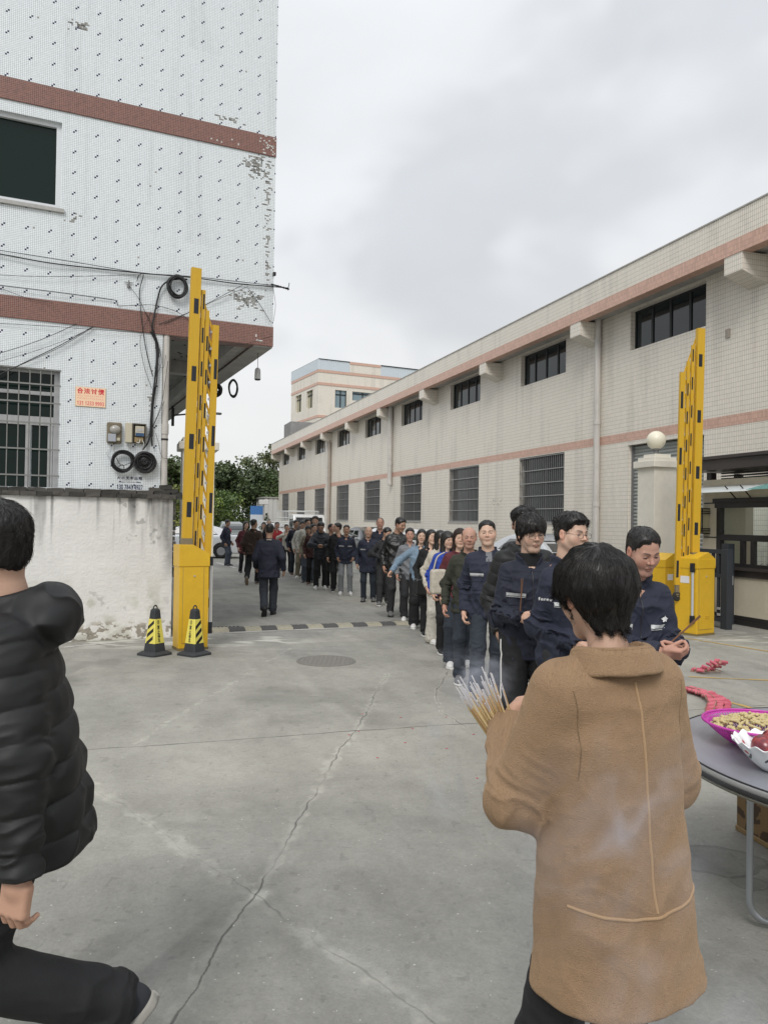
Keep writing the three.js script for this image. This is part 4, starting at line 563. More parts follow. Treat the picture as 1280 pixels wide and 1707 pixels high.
// ---------------------------------------------------------------- lettering: strokes for the few characters that stand on signs here (10 x 10 grid)
const GLYPH = {
  '禁': ['0.6,1.6 4.8,1.6', '2.7,0.2 2.7,4.6', '2.6,1.8 0.6,4', '2.8,1.8 4.6,3.8', '5.2,1.6 9.6,1.6', '7.4,0.2 7.4,4.6', '7.3,1.8 5.4,4', '7.5,1.8 9.4,4', '2.4,5.4 7.6,5.4', '0.8,6.9 9.2,6.9', '5,6.9 5,9.8', '3,7.8 1.4,9.4', '7,7.8 8.6,9.4'],
  '止': ['5.2,0.6 5.2,9', '5.2,4.4 8.8,4.4', '2.2,3.2 2.2,9', '0.6,9 9.4,9'],
  '停': ['2.6,0.4 0.6,4.4', '1.8,3 1.8,9.8', '6.2,0.2 6.2,1.4', '3.6,1.6 9.4,1.6', '4.6,2.6 8.2,2.6 8.2,4.4 4.6,4.4 4.6,2.6', '3.4,6.6 3.4,5.4 9.4,5.4 9.4,6.6', '4.4,7 8.6,7', '6.4,7 6.4,9.8 5.4,9.4'],
  '车': ['1.4,1.6 8.6,1.6', '4.6,0.3 2.4,4.6 8.4,4.6', '0.6,7 9.4,7', '5.2,3 5.2,9.9'],
  '合': ['5,0.3 0.6,4.6', '5,0.3 9.4,4.6', '3,4 7,4', '2.2,5.8 7.8,5.8 7.8,9.4 2.2,9.4 2.2,5.8'],
  '法': ['1,0.8 2.2,1.8', '0.6,3.6 1.8,4.6', '0.6,9.4 2.4,6', '3.6,2.4 9,2.4', '6.2,0.4 6.2,4.8', '3,4.8 9.6,4.8', '5.8,5 4,8.8 8.6,8.2', '7.6,6.8 9.2,9.4'],
  '讨': ['1.2,0.8 2.4,1.8', '0.6,3.8 2.4,3.8 2.4,8.8 3.6,7.8', '4,3.2 9.6,3.2', '7.8,0.4 7.8,9.4 6.4,8.8', '4.8,5 6,6.6'],
  '债': ['2.6,0.4 0.6,4.4', '1.8,3 1.8,9.8', '3.8,1.4 9.4,1.4', '4.2,2.8 9,2.8', '3.4,4.2 9.8,4.2', '6.6,0.4 6.6,4.2', '4.6,8 4.6,5.4 8.6,5.4 8.6,8', '6.6,6 6.4,7.8 3.8,9.8', '7,8 9.4,9.8'],
  '大': ['0.8,3.4 9.2,3.4', '5,0.4 4.8,4 0.8,9.6', '5.2,4.4 9.2,9.6'], '小': ['5,0.4 5,9.4 3.8,8.8', '2.4,3.4 1,7.6', '7.4,3.4 9,7.6'],
  '叉': ['1.2,1.2 8.6,1.2 6,6 1,9.6', '2.4,3.2 5.6,6.6 9.4,9.6', '4.2,2.6 5.4,4'], '出': ['5,0.4 5,9.2', '1.8,1.6 1.8,4.6 8.2,4.6', '8.2,1.6 8.2,4.6', '1,5.8 1,9.2 9,9.2', '9,5.8 9,9.2'],
  '租': ['3.8,0.6 1,1.6', '0.6,3.2 4.4,3.2', '2.6,1.4 2.6,9.8', '2.4,3.6 0.6,7', '3,4.2 4.4,6', '5.6,1 9,1 9,9.2', '5.6,1 5.6,9.2', '5.6,3.6 9,3.6', '5.6,6.2 9,6.2', '4.6,9.4 9.8,9.4'],
};
function canvasTex(w, h, draw) { const cv = document.createElement('canvas'); cv.width = w; cv.height = h; const x = cv.getContext('2d'); draw(x, w, h); const d = x.getImageData(0, 0, w, h).data, o = new Uint8Array(w * h * 4); for (let j = 0; j < h; j++) o.set(d.subarray((h - 1 - j) * w * 4, (h - j) * w * 4), j * w * 4); const t = new THREE.DataTexture(o, w, h); t.colorSpace = THREE.SRGBColorSpace; t.magFilter = THREE.LinearFilter; t.needsUpdate = true; return t; }
function glyph(x, ch, px, py, s, lw) { x.lineWidth = lw; x.lineCap = 'square'; x.lineJoin = 'miter'; for (const st of GLYPH[ch]) { x.beginPath(); st.split(' ').forEach((p, i) => { const [a, b] = p.split(',').map(Number); i ? x.lineTo(px + a / 10 * s, py + b / 10 * s) : x.moveTo(px + a / 10 * s, py + b / 10 * s); }); x.stroke(); } }
// loft through rings of equal count
function loft(rings, closeTop = true, closeBottom = true) { const n = rings[0].length, pos = [], idx = []; for (const r of rings) for (const p of r) pos.push(...p); for (let k = 0; k + 1 < rings.length; k++) for (let i = 0; i < n; i++) { const a = k * n + i, b = k * n + (i + 1) % n; idx.push(a, b, b + n, a, b + n, a + n); } const cap = (k, up) => { const c = pos.length / 3, m = [0, 0, 0]; for (const p of rings[k]) for (let q = 0; q < 3; q++) m[q] += p[q] / n; pos.push(...m); for (let i = 0; i < n; i++) up ? idx.push(k * n + i, k * n + (i + 1) % n, c) : idx.push(k * n + (i + 1) % n, k * n + i, c); }; if (closeTop) cap(rings.length - 1, true); if (closeBottom) cap(0, false); let g = new THREE.BufferGeometry(); g.setAttribute('position', new THREE.Float32BufferAttribute(pos, 3)); g.setIndex(idx); g = g.toNonIndexed(); g.computeVertexNormals(); return metricUV(g); }
function rsq(h, y, c = 0.2) { const k = h * (1 - c), p = []; for (const [sx, sz] of [[1, 1], [1, -1], [-1, -1], [-1, 1]]) { const a = [sx * h, sz * k], b = [sx * k, sz * h]; const first = sx * sz > 0 ? b : a, second = sx * sz > 0 ? a : b; p.push([first[0], y, first[1]], [second[0], y, second[1]]); } return p; }

// ---------------------------------------------------------------- yellow barrier gates with raised fence booms
M.yellow = phys({ color: lin(0.72, 0.44, 0.022), roughness: 0.42, clearcoat: 0.15, clearcoatRoughness: 0.4, map: rep(faintTex, 1.1) });
M.yellowRail = std({ color: lin(0.64, 0.385, 0.02), roughness: 0.5, map: rep(faintTex, 0.8) });
M.sticker = std({ color: lin(0.012, 0.015, 0.022), roughness: 0.55 });
M.hingePlate = std({ color: lin(0.22, 0.19, 0.13), roughness: 0.6, metalness: 0.3 });
M.castRubber = std({ color: lin(0.02, 0.02, 0.02), roughness: 0.85 });
function housing(name, label, x, z, yaw, w, d, yb, roof, mirror) {
  const B = thing(name, label, 'barrier gate', [x, 0, z], yaw);
  part('cabinet', box(-w / 2, w / 2, 0.03, yb, -d, 0, 0.008), M.yellow, B); part('plinth', box(-w / 2 - 0.006, w / 2 + 0.006, 0, 0.03, -d - 0.006, 0.006), std({ color: lin(0.2, 0.15, 0.06), roughness: 0.9 }), B);
  const hood = extrude(roof.map(([a, b]) => [a * w / 2 * 1.02, b]), d + 0.012, [], 0.004); hood.translate(0, 0, -d - 0.006); part('hood', hood, M.yellow, B);
  part('door', box(-w / 2 + 0.05, w / 2 - 0.07, 0.1, yb - 0.02, 0.0, 0.006, 0.003), M.yellow, B);
  part('door_gap', [box(-w / 2 + 0.046, -w / 2 + 0.05, 0.1, yb - 0.02, 0, 0.0025), box(w / 2 - 0.07, w / 2 - 0.066, 0.1, yb - 0.02, 0, 0.0025), box(-w / 2 + 0.046, w / 2 - 0.066, 0.095, 0.1, 0, 0.0025)], M.hingePlate, B);
  part('lock', rod([0.0, yb - 0.13, 0.006], [0.0, yb - 0.13, 0.016], 0.012, 0.011, 12), M.alu, B);
  part('vent_louvre', [0, 1].map((k) => box(-0.02, 0.07, 0.27 + k * 0.03, 0.282 + k * 0.03, 0.006, 0.016, 0.004)), M.yellow, B);
  return B;
}
function boom(B, m, x0, z, top, base, turn = 0) {
  const kids = B.children.length;
  const L = 0.022;   // slight lean towards the opening
  const X = (x, y) => x0 + m * x + L * (y - 1.3) / 3.7 * 3;
  const rail = (x, w, t, y0, y1, zz, st) => { const r = group('rail', B); part('bar', bar([X(x, y0), y0, zz], [X(x, y1), y1, zz], w, t), M.yellowRail, r); for (const [y, sw, shh, dx] of st) part('black_sticker', bar([X(x + dx, y), y, zz + t / 2 + 0.001], [X(x + dx, y + shh), y + shh, zz + t / 2 + 0.001], sw, 0.003), M.sticker, r); return r; };
  const every = (y0, y1, step, ...a) => { const o = []; for (let y = y0; y < y1; y += step) o.push([y, ...a]); return o; };
  rail(0, 0.128, 0.07, base, top, z, every(base + 0.28, top - 0.3, 0.9, 0.062, 0.2, 0.008));
  rail(0.113, 0.052, 0.035, base - 0.25, top - 0.27, z - 0.02, every(base - 0.1, top - 0.5, 0.452, 0.022, 0.2, 0.006));
  rail(0.18, 0.05, 0.035, base - 0.35, top - 0.53, z - 0.035, every(base - 0.2, top - 0.7, 0.452, 0.022, 0.2, 0.006));
  rail(0.292, 0.086, 0.045, 0.78, top - 0.72, z - 0.01, every(0.9, top - 1.0, 0.9, 0.042, 0.27, 0.012));
  for (let y = top - 0.12; y > base + 0.35; y -= 0.226) { const p = part('picket', bar([X(0.03, y), y, z - 0.06], [X(0.28, y - 0.72), y - 0.72, z - 0.045], 0.026, 0.012), M.yellowRail, B); part('picket_bracket', box(X(0.245, y - 0.69) - 0.014, X(0.245, y - 0.69) + 0.018, y - 0.71, y - 0.68, z - 0.045, z - 0.005), M.alu, B); }
  part('hinge_plate', box(X(0, base) - 0.07, X(0, base) + 0.07, base - 0.12, base, z - 0.05, z + 0.05), M.hingePlate, B);
  const w = group('castor', B, [X(0.29, 0.62), 0.6, z - 0.01]); part('fork', [box(-0.03, 0.03, 0.02, 0.19, -0.02, 0.02), rod([0, 0, -0.03], [0, 0, 0.03], 0.012)], M.hingePlate, w); const tg = new THREE.TorusGeometry(0.055, 0.024, 10, 20); part('wheel', [tg, rod([0, 0, -0.018], [0, 0, 0.018], 0.04, 0.04, 14)], M.castRubber, w);
  if (turn) for (const c of B.children.slice(kids)) { const p = c.position.clone().sub(V(x0, 0, z)).applyAxisAngle(V(0, 1, 0), turn), o = V(-x0, 0, -z).applyAxisAngle(V(0, 1, 0), turn); c.rotation.y = turn; if (c.position.lengthSq() === 0) c.position.copy(V(x0, 0, z).add(o)); else c.position.copy(p.add(V(x0, 0, z))); }
}
{
  const B = housing('barrier_gate', 'yellow barrier housing with raised fence boom beside the white plaster wall', -2.465, -10.085, R(30), 0.39, 0.28, 1.1, [[-1, 1.1], [1, 1.1], [1, 1.255], [-0.12, 1.375], [-1, 1.375]].map(([a, b]) => [a, b]));
  boom(B, 1, -0.075, -0.14, 5.05, 1.46);
  part('warning_strip', rod([0.235, 0.35, -0.06], [0.235, 1.1, -0.06], 0.019, 0.019, 10), std({ color: lin(0.5, 0.52, 0.54), roughness: 0.35, metalness: 0.2 }), B); part('strip_end', box(0.21, 0.26, 1.1, 1.22, -0.085, -0.035), M.sticker, B); part('strip_end', box(0.21, 0.26, 0.2, 0.35, -0.085, -0.035), M.sticker, B);
  const C = housing('barrier_gate', 'yellow barrier housing with raised fence boom beside the dark gate post', 5.085, -12.145, R(33), 0.45, 0.4, 1.06, [[-1, 1.06], [1, 1.06], [1, 1.2], [0.15, 1.2], [-1, 1.2]].map(([a, b]) => [a, b]));
  // ridged hood: gable running to the back
  part('hood_ridge', extrude([[-0.23, 1.2], [0.23, 1.2], [0.23, 1.21], [0.06, 1.31], [-0.23, 1.21]], 0.4).translate(0, 0, -0.4), M.yellow, C);
  boom(C, -1, 0.02, -0.22, 4.9, 1.3, R(-22));
  part('warning_strip', rod([-0.255, 0.32, -0.06], [-0.255, 1.0, -0.06], 0.02, 0.02, 10), std({ color: lin(0.5, 0.52, 0.54), roughness: 0.35, metalness: 0.2 }), C); part('strip_end', box(-0.283, -0.228, 1.0, 1.14, -0.09, -0.035), M.sticker, C); part('strip_end', box(-0.283, -0.228, 0.2, 0.32, -0.09, -0.035), M.sticker, C);
  part('notice_label', box(-0.229, -0.2255, 0.82, 0.93, -0.3, -0.14), std({ color: lin(0.7, 0.7, 0.72), roughness: 0.5 }), C);
  const E = housing('barrier_gate', 'smaller yellow barrier housing standing behind the right boom', 4.93, -13.1, R(30), 0.42, 0.36, 1.02, [[-1, 1.02], [1, 1.02], [1, 1.14], [0, 1.25], [-1, 1.14]]);
  part('notice_label', box(-0.15, -0.02, 0.8, 0.9, 0.006, 0.009), std({ color: lin(0.7, 0.7, 0.72), roughness: 0.5 }), E);
}
// ---- rubber parking cones
{
  const print = (kind) => canvasTex(128, 192, (x, w, h) => { x.fillStyle = '#dccf60'; x.fillRect(0, 0, w, h); x.fillStyle = '#14151a'; x.strokeStyle = '#14151a'; if (kind) { for (let k = 0; k < 4; k++) { const y = 58 + k * 62; x.beginPath(); x.moveTo(16, y); x.lineTo(112, y - 52); x.lineTo(112, y - 22); x.lineTo(16, y + 30); x.closePath(); x.fill(); } } else { x.lineWidth = 4; x.beginPath(); x.arc(64, 26, 15, 0, 7); x.stroke(); x.beginPath(); x.moveTo(55, 16); x.lineTo(74, 36); x.moveTo(74, 16); x.lineTo(55, 36); x.stroke(); ['禁', '止', '停', '车'].forEach((c, i) => glyph(x, c, 46, 50 + i * 35, 34, 4.6)); } });
  const texT = std({ map: print(0), roughness: 0.45 }), texS = std({ map: print(1), roughness: 0.45 });
  const rub = std({ color: lin(0.035, 0.038, 0.042), roughness: 0.75, map: rep(tintTex, 0.3) });
  const cone0 = (label, x, z, yaw, first) => {
    const B = thing('parking_cone', label, 'traffic cone', [x, 0, z], yaw);
    part('base_plate', loft([rsq(0.165, 0), rsq(0.165, 0.022), rsq(0.118, 0.05)]), rub, B);
    part('body', loft([rsq(0.102, 0.05), rsq(0.09, 0.15), rsq(0.086, 0.151), rsq(0.054, 0.455), rsq(0.055, 0.456), rsq(0.045, 0.56), rsq(0.032, 0.58)]), rub, B);
    for (let k = 0; k < 4; k++) { const pos = [-0.074, 0.152, 0.0875, 0.074, 0.152, 0.0875, 0.0465, 0.454, 0.0555, -0.0465, 0.454, 0.0555], g = new THREE.BufferGeometry(); g.setAttribute('position', new THREE.Float32BufferAttribute(pos, 3)); g.setAttribute('uv', new THREE.Float32BufferAttribute([0, 0, 1, 0, 0.86, 1, 0.14, 1], 2)); g.setIndex([0, 1, 2, 0, 2, 3]); g.computeVertexNormals(); g.rotateY(k * Math.PI / 2); part('printed_sleeve', g, (k + first) % 2 ? texS : texT, B); }
    for (let k = 0; k < 4; k++) { const g = loft([[[0.0872, 0.151, 0.0702], [0.0702, 0.151, 0.0872], [0.076, 0.151, 0.072]], [[0.0552, 0.455, 0.0446], [0.0446, 0.455, 0.0552], [0.047, 0.455, 0.045]]]); g.rotateY(k * Math.PI / 2); part('sleeve_edge', g, std({ color: lin(0.78, 0.7, 0.14), roughness: 0.45 }), B); }
    part('handle', new THREE.TorusGeometry(0.032, 0.007, 8, 18, Math.PI).scale(1, 1.4, 1).translate(0, 0.575, 0), rub, B);
  };
  cone0('left parking cone, standing against the plaster wall by the gate', -2.86, -9.72, R(58), 0);
  cone0('right parking cone, standing in front of the yellow gate cabinet', -2.37, -9.76, R(58), 1);
}
// ---- speed hump of alternating rubber blocks
{
  const A = V(-2.62, 0, -11.84), d = V(3.03, 0, -1.17).normalize(), yaw = Math.atan2(1.17, 3.03);
  const B = thing('speed_hump', 'black and faded yellow rubber speed hump laid across the gateway', 'speed bump', [A.x, 0, A.z], yaw);
  const g = extrude([[-0.17, 0], [0.17, 0], [0.14, 0.028], [0.05, 0.046], [-0.05, 0.046], [-0.14, 0.028]], 0.246, [], 0.002); g.rotateY(Math.PI / 2); metricUV(g);
  const yel = std({ color: lin(0.42, 0.395, 0.31), roughness: 0.85, map: rep(tintTex, 0.3), bumpMap: rep(softTex, 0.05), bumpScale: 0.004 }), blk = std({ color: lin(0.1, 0.1, 0.1), roughness: 0.85, map: rep(tintTex, 0.3), bumpMap: rep(softTex, 0.05), bumpScale: 0.004 });
  for (let k = 0; k < 26; k++) { const m = part('block', g, k % 2 ? blk : yel, B); m.position.x = 0.25 * k; part('bolt', new THREE.CylinderGeometry(0.018, 0.018, 0.006, 8).translate(0.25 * k + 0.12, 0.047, 0), M.hingePlate, B); }
  for (let k = 0; k < 8; k++) part('stripe_pad', box(0.0 + k * 0.06, 0.03 + k * 0.06, 0.026, 0.04, -0.185, -0.155), M.sticker, B);
}
// ---- manhole cover
{
  const B = thing('manhole_cover', 'round cast manhole cover set in the concrete yard', 'manhole cover', [-0.68, 0, -9.45]);
  const iron = std({ color: lin(0.23, 0.22, 0.2), roughness: 0.75, metalness: 0.2, map: rep(tintTex, 0.4) });
  part('rim', new THREE.LatheGeometry([[0.33, 0.004], [0.335, 0.011], [0.36, 0.011], [0.365, 0.002]].map((p) => new THREE.Vector2(...p)), 48), iron, B);
  part('cover', new THREE.CylinderGeometry(0.325, 0.325, 0.01, 48).translate(0, 0.003, 0), iron, B);
  const st = []; for (let i = -5; i <= 5; i++) for (let j = -5; j <= 5; j++) if (Math.hypot(i, j) < 5.4) st.push(new THREE.CylinderGeometry(0.014, 0.018, 0.006, 6).translate(i * 0.056, 0.011, j * 0.056)); const m = part('tread_stud', st, iron, B); m.userData.kind = 'stuff';
}
// ---- gate pillars with globe lamps
{
  M.pillar = std({ color: lin(0.74, 0.71, 0.63), roughness: 0.75, map: rep(faintTex, 1.4) }); M.globe = phys({ color: lin(0.78, 0.74, 0.6), roughness: 0.35, transmission: 0 });
  const pil = (x, z, label) => { const B = thing('gate_pillar', label, 'pillar', [x, 0, z], TH); part('shaft', box(-0.24, 0.24, 0, 2.78, -0.24, 0.24, 0.006), M.pillar, B); part('capital', [box(-0.3, 0.3, 2.78, 2.9, -0.3, 0.3, 0.01), box(-0.24, 0.24, 2.9, 2.97, -0.24, 0.24, 0.008), box(-0.17, 0.17, 2.97, 3.03, -0.17, 0.17, 0.006)], M.pillar, B); };
  const globe = (x, z, label) => { const B = thing('globe_lamp', label, 'lamp', [x, 3.03, z]); part('stem', [rod([0, 0, 0], [0, 0.1, 0], 0.045, 0.05, 12), rod([0, 0.08, 0], [0, 0.11, 0], 0.07, 0.07, 14)], M.grilleDark, B); part('globe', new THREE.SphereGeometry(0.172, 28, 20).translate(0, 0.265, 0), M.globe, B); };
  pil(5.02, -14.2, 'cream gate pillar on the right with a stepped cap'); globe(5.0, -14.2, 'round cream globe lamp on the right gate pillar');
  pil(-2.93, -12.05, 'cream gate pillar on the left behind the raised boom'); globe(-2.93, -12.05, 'round globe lamp on the left gate pillar, mostly behind the boom');
}
// ---- guard house at the right edge, side gate before it
{
  const B = thing('guard_house', 'cream guard house with dark framed windows and a flat dark roof', 'guard house'); B.rotation.y = TH + Math.PI / 2;   // x along the street, z away from it
  const f = 10.25, wallM = std({ color: lin(0.62, 0.56, 0.44), roughness: 0.8, map: rep(faintTex, 1.3) }), dk = std({ color: lin(0.025, 0.022, 0.022), roughness: 0.45 }), dk2 = std({ color: lin(0.05, 0.042, 0.04), roughness: 0.4 });
  const s0 = 6.5, s1 = 11.87, w1 = 11.45;
  part('wall', [box(s0, w1, 0.16, 0.84, f, f + 0.16), box(s0, s1, 0.16, 0.84, 11.0, 11.1)], wallM, B);
  const pier = extrude([[w1, f], [s1 - 0.1, f], [s1 - 0.03, f + 0.03], [s1, f + 0.1], [s1, 11.1], [w1, 11.1]], 2.42); pier.rotateX(Math.PI / 2); pier.translate(0, 2.58, 0); metricUV(pier); part('pier', pier, wallM, B);
  part('wall', box(s0, w1, 2.23, 2.58, f, f + 0.16), wallM, B);
  part('plinth', [box(s0, s1 + 0.03, 0, 0.08, f - 0.035, 11.13), box(s0, s1 + 0.02, 0.08, 0.16, f - 0.015, 11.115)], dk, B);
  part('groove', [2.15, 1.0, 1.52].map((y) => box(w1 + 0.0, s1 - 0.1, y - 0.012, y + 0.012, f - 0.004, f)), dk, B);
  part('sill', [box(s0, w1 + 0.02, 0.84, 0.96, f - 0.03, f + 0.16), box(s0, w1 + 0.04, 0.96, 1.01, f - 0.1, f + 0.16)], dk2, B);
  part('lintel', [box(s0, w1 + 0.03, 2.06, 2.16, f - 0.02, f + 0.16), box(s0, w1 + 0.05, 2.16, 2.23, f - 0.05, f + 0.16)], dk, B);
  part('window_frame', [box(w1 - 0.09, w1, 1.01, 2.06, f, f + 0.1), box(s0, w1 - 0.09, 1.47, 1.58, f, f + 0.1), box(s0, w1 - 0.09, 1.01, 1.07, f + 0.01, f + 0.09)], dk, B);
  for (const s of [10.86, 10.62, 9.2]) part('mullion', box(s - 0.05, s + 0.03, 1.07, 1.47, f + 0.015, f + 0.085), dk, B);
  const glass = phys({ color: lin(0.93, 0.97, 0.96), transmission: 1, thickness: 0, roughness: 0.02, ior: 1.5 });
  part('pane', box(8.5, w1 - 0.09, 1.58, 2.06, f + 0.045, f + 0.05), glass, B); part('pane', box(10.89, w1 - 0.09, 1.07, 1.47, f + 0.04, f + 0.045), glass, B); part('pane', box(9.23, 10.57, 1.07, 1.47, f + 0.06, f + 0.065), glass, B);
  part('back_frame', [box(s0, w1, 2.3, 2.58, 11.0, 11.1), box(s0, w1, 0.84, 0.95, 10.95, 11.1)], dk, B);
  part('canopy_sheet', [extrude([[f - 0.62, 2.31], [f + 0.05, 2.47], [f + 0.05, 2.475], [f - 0.62, 2.315]], 2.0).rotateY(-Math.PI / 2).translate(12.1, 0, 0)], phys({ color: lin(0.82, 0.86, 0.85), transmission: 0.35, thickness: 0, roughness: 0.5 }), B);
  part('glass_canopy', [extrude([[f - 0.66, 2.33], [f + 0.05, 2.5], [f + 0.05, 2.506], [f - 0.66, 2.336]], 3.2).rotateY(-Math.PI / 2).translate(10.06, 0, 0)], phys({ color: lin(0.35, 0.7, 0.66), transmission: 0.5, thickness: 0, roughness: 0.25 }), B);
  for (const s of [10.95, 10.6]) part('canopy_arm', bar([s, 2.2, f], [s - 0.25, 2.42, f - 0.5], 0.02, 0.02), dk, B);
  for (const [s, d] of [[11.72, f + 0.12], [11.72, 11.0], [8, f + 0.12]]) part('roof_post', box(s - 0.06, s + 0.06, 2.58, 2.72, d - 0.06, d + 0.06), dk2, B);
  for (const y of [2.6, 2.65, 2.7]) { part('roof_slat', bar([6.6, y, f + 0.3], [11.66, y, 11.0], 0.03, 0.025, V(0, 1, 0)), dk, B); part('roof_slat', bar([6.6, y + 0.012, 11.0], [11.66, y + 0.012, f + 0.3], 0.03, 0.025, V(0, 1, 0)), dk, B); }
  part('roof', [box(s0 - 0.3, 11.97, 2.74, 2.92, f - 0.28, 11.15), box(s0 - 0.3, 12.02, 2.925, 2.98, f - 0.33, 11.18)], dk2, B);
  const P = thing('planter_plant', 'strappy green plant seen through the guard house window', 'plant', SD(11.25, 11.5, 0.85).toArray()); const rg = rng(8), lv = []; for (let k = 0; k < 46; k++) { const a = rg() * 6.28, L = 0.3 + rg() * 0.35, u = 0.4 + rg() * 0.5; lv.push(leafBlade(a, L, u)); } part('foliage', lv, std({ color: lin(0.07, 0.11, 0.03), roughness: 0.6, side: THREE.DoubleSide }), P); part('stem', rod([0, -0.75, 0], [0, 0.2, 0], 0.03, 0.02, 8), M.pvcOld, P);
  const P2 = thing('planter_plant', 'strappy green plant behind the yellow gate on the right', 'plant', SD(12.35, 10.3, 0.85).toArray()); part('foliage', lv.map((g) => g.clone().rotateY(1)), std({ color: lin(0.07, 0.11, 0.03), roughness: 0.6, side: THREE.DoubleSide }), P2); part('stem', rod([0, -0.85, 0], [0, 0.2, 0], 0.03, 0.02, 8), M.pvcOld, P2);
  const Lm = thing('wall_lantern', 'dark caged wall lantern on the guard house pier', 'lantern', SD(11.72, f - 0.09, 1.58).toArray(), TH + Math.PI / 2);
  part('diffuser', box(-0.085, 0.085, 0.02, 0.46, -0.06, 0.085, 0.01), std({ color: lin(0.5, 0.46, 0.3), roughness: 0.5 }), Lm);
  part('cage', [...[0.0, 0.05, 0.09, 0.37, 0.41, 0.46].map((y) => box(-0.12, 0.12, y, y + 0.016, -0.085, 0.085)), ...[-0.11, -0.06, 0.06, 0.1].map((x) => box(x, x + 0.014, 0, 0.478, -0.09, -0.075)), box(0.09, 0.12, 0, 0.478, -0.07, 0.085)], dk, Lm);
}
function leafBlade(a, L, u) { const pts = [], n = 6, pos = [], idx = []; for (let k = 0; k <= n; k++) { const t = k / n, r = L * t, y = u * L * 1.6 * t - L * 1.1 * t * t; const w = 0.016 * Math.sin(Math.PI * Math.min(1, 0.15 + 0.85 * t)) + 0.001; pos.push(r * Math.cos(a) - w * Math.sin(a), y, r * Math.sin(a) + w * Math.cos(a), r * Math.cos(a) + w * Math.sin(a), y, r * Math.sin(a) - w * Math.cos(a)); if (k) { const o = (k - 1) * 2; idx.push(o, o + 1, o + 3, o, o + 3, o + 2); } } const g = new THREE.BufferGeometry(); g.setAttribute('position', new THREE.Float32BufferAttribute(pos, 3)); g.setIndex(idx); g.computeVertexNormals(); return g; }
{
  const B = thing('side_gate', 'dark grey metal side gate and posts between the barrier and the guard house', 'gate', [0, 0, 0], TH + Math.PI / 2), m = std({ color: lin(0.04, 0.046, 0.055), roughness: 0.5, metalness: 0.2 });
  part('post', box(10.36, 10.5, 0, 1.34, 9.5, 9.62, 0.004), m, B); part('post', box(10.9, 11.06, 0, 1.42, 10.02, 10.16, 0.004), m, B);
  part('rail', [box(10.5, 11.3, 1.26, 1.33, 9.5, 9.56)], m, B); part('rail', box(10.5, 11.3, 0.86, 0.92, 9.5, 9.56), m, B); part('rail', box(10.5, 11.3, 0.12, 0.2, 9.5, 9.56), m, B);
  for (let k = 0; k < 6; k++) part('slat', box(10.56 + k * 0.13, 10.6 + k * 0.13, 0.2, 1.26, 9.51, 9.55), m, B);
  part('latch', box(10.84, 10.9, 0.7, 0.86, 10.04, 10.08), M.alu, B); part('hinge', [box(10.5, 10.56, 0.22, 0.26, 9.48, 9.5), box(10.5, 10.56, 0.32, 0.36, 9.48, 9.5)], M.alu, B);
}
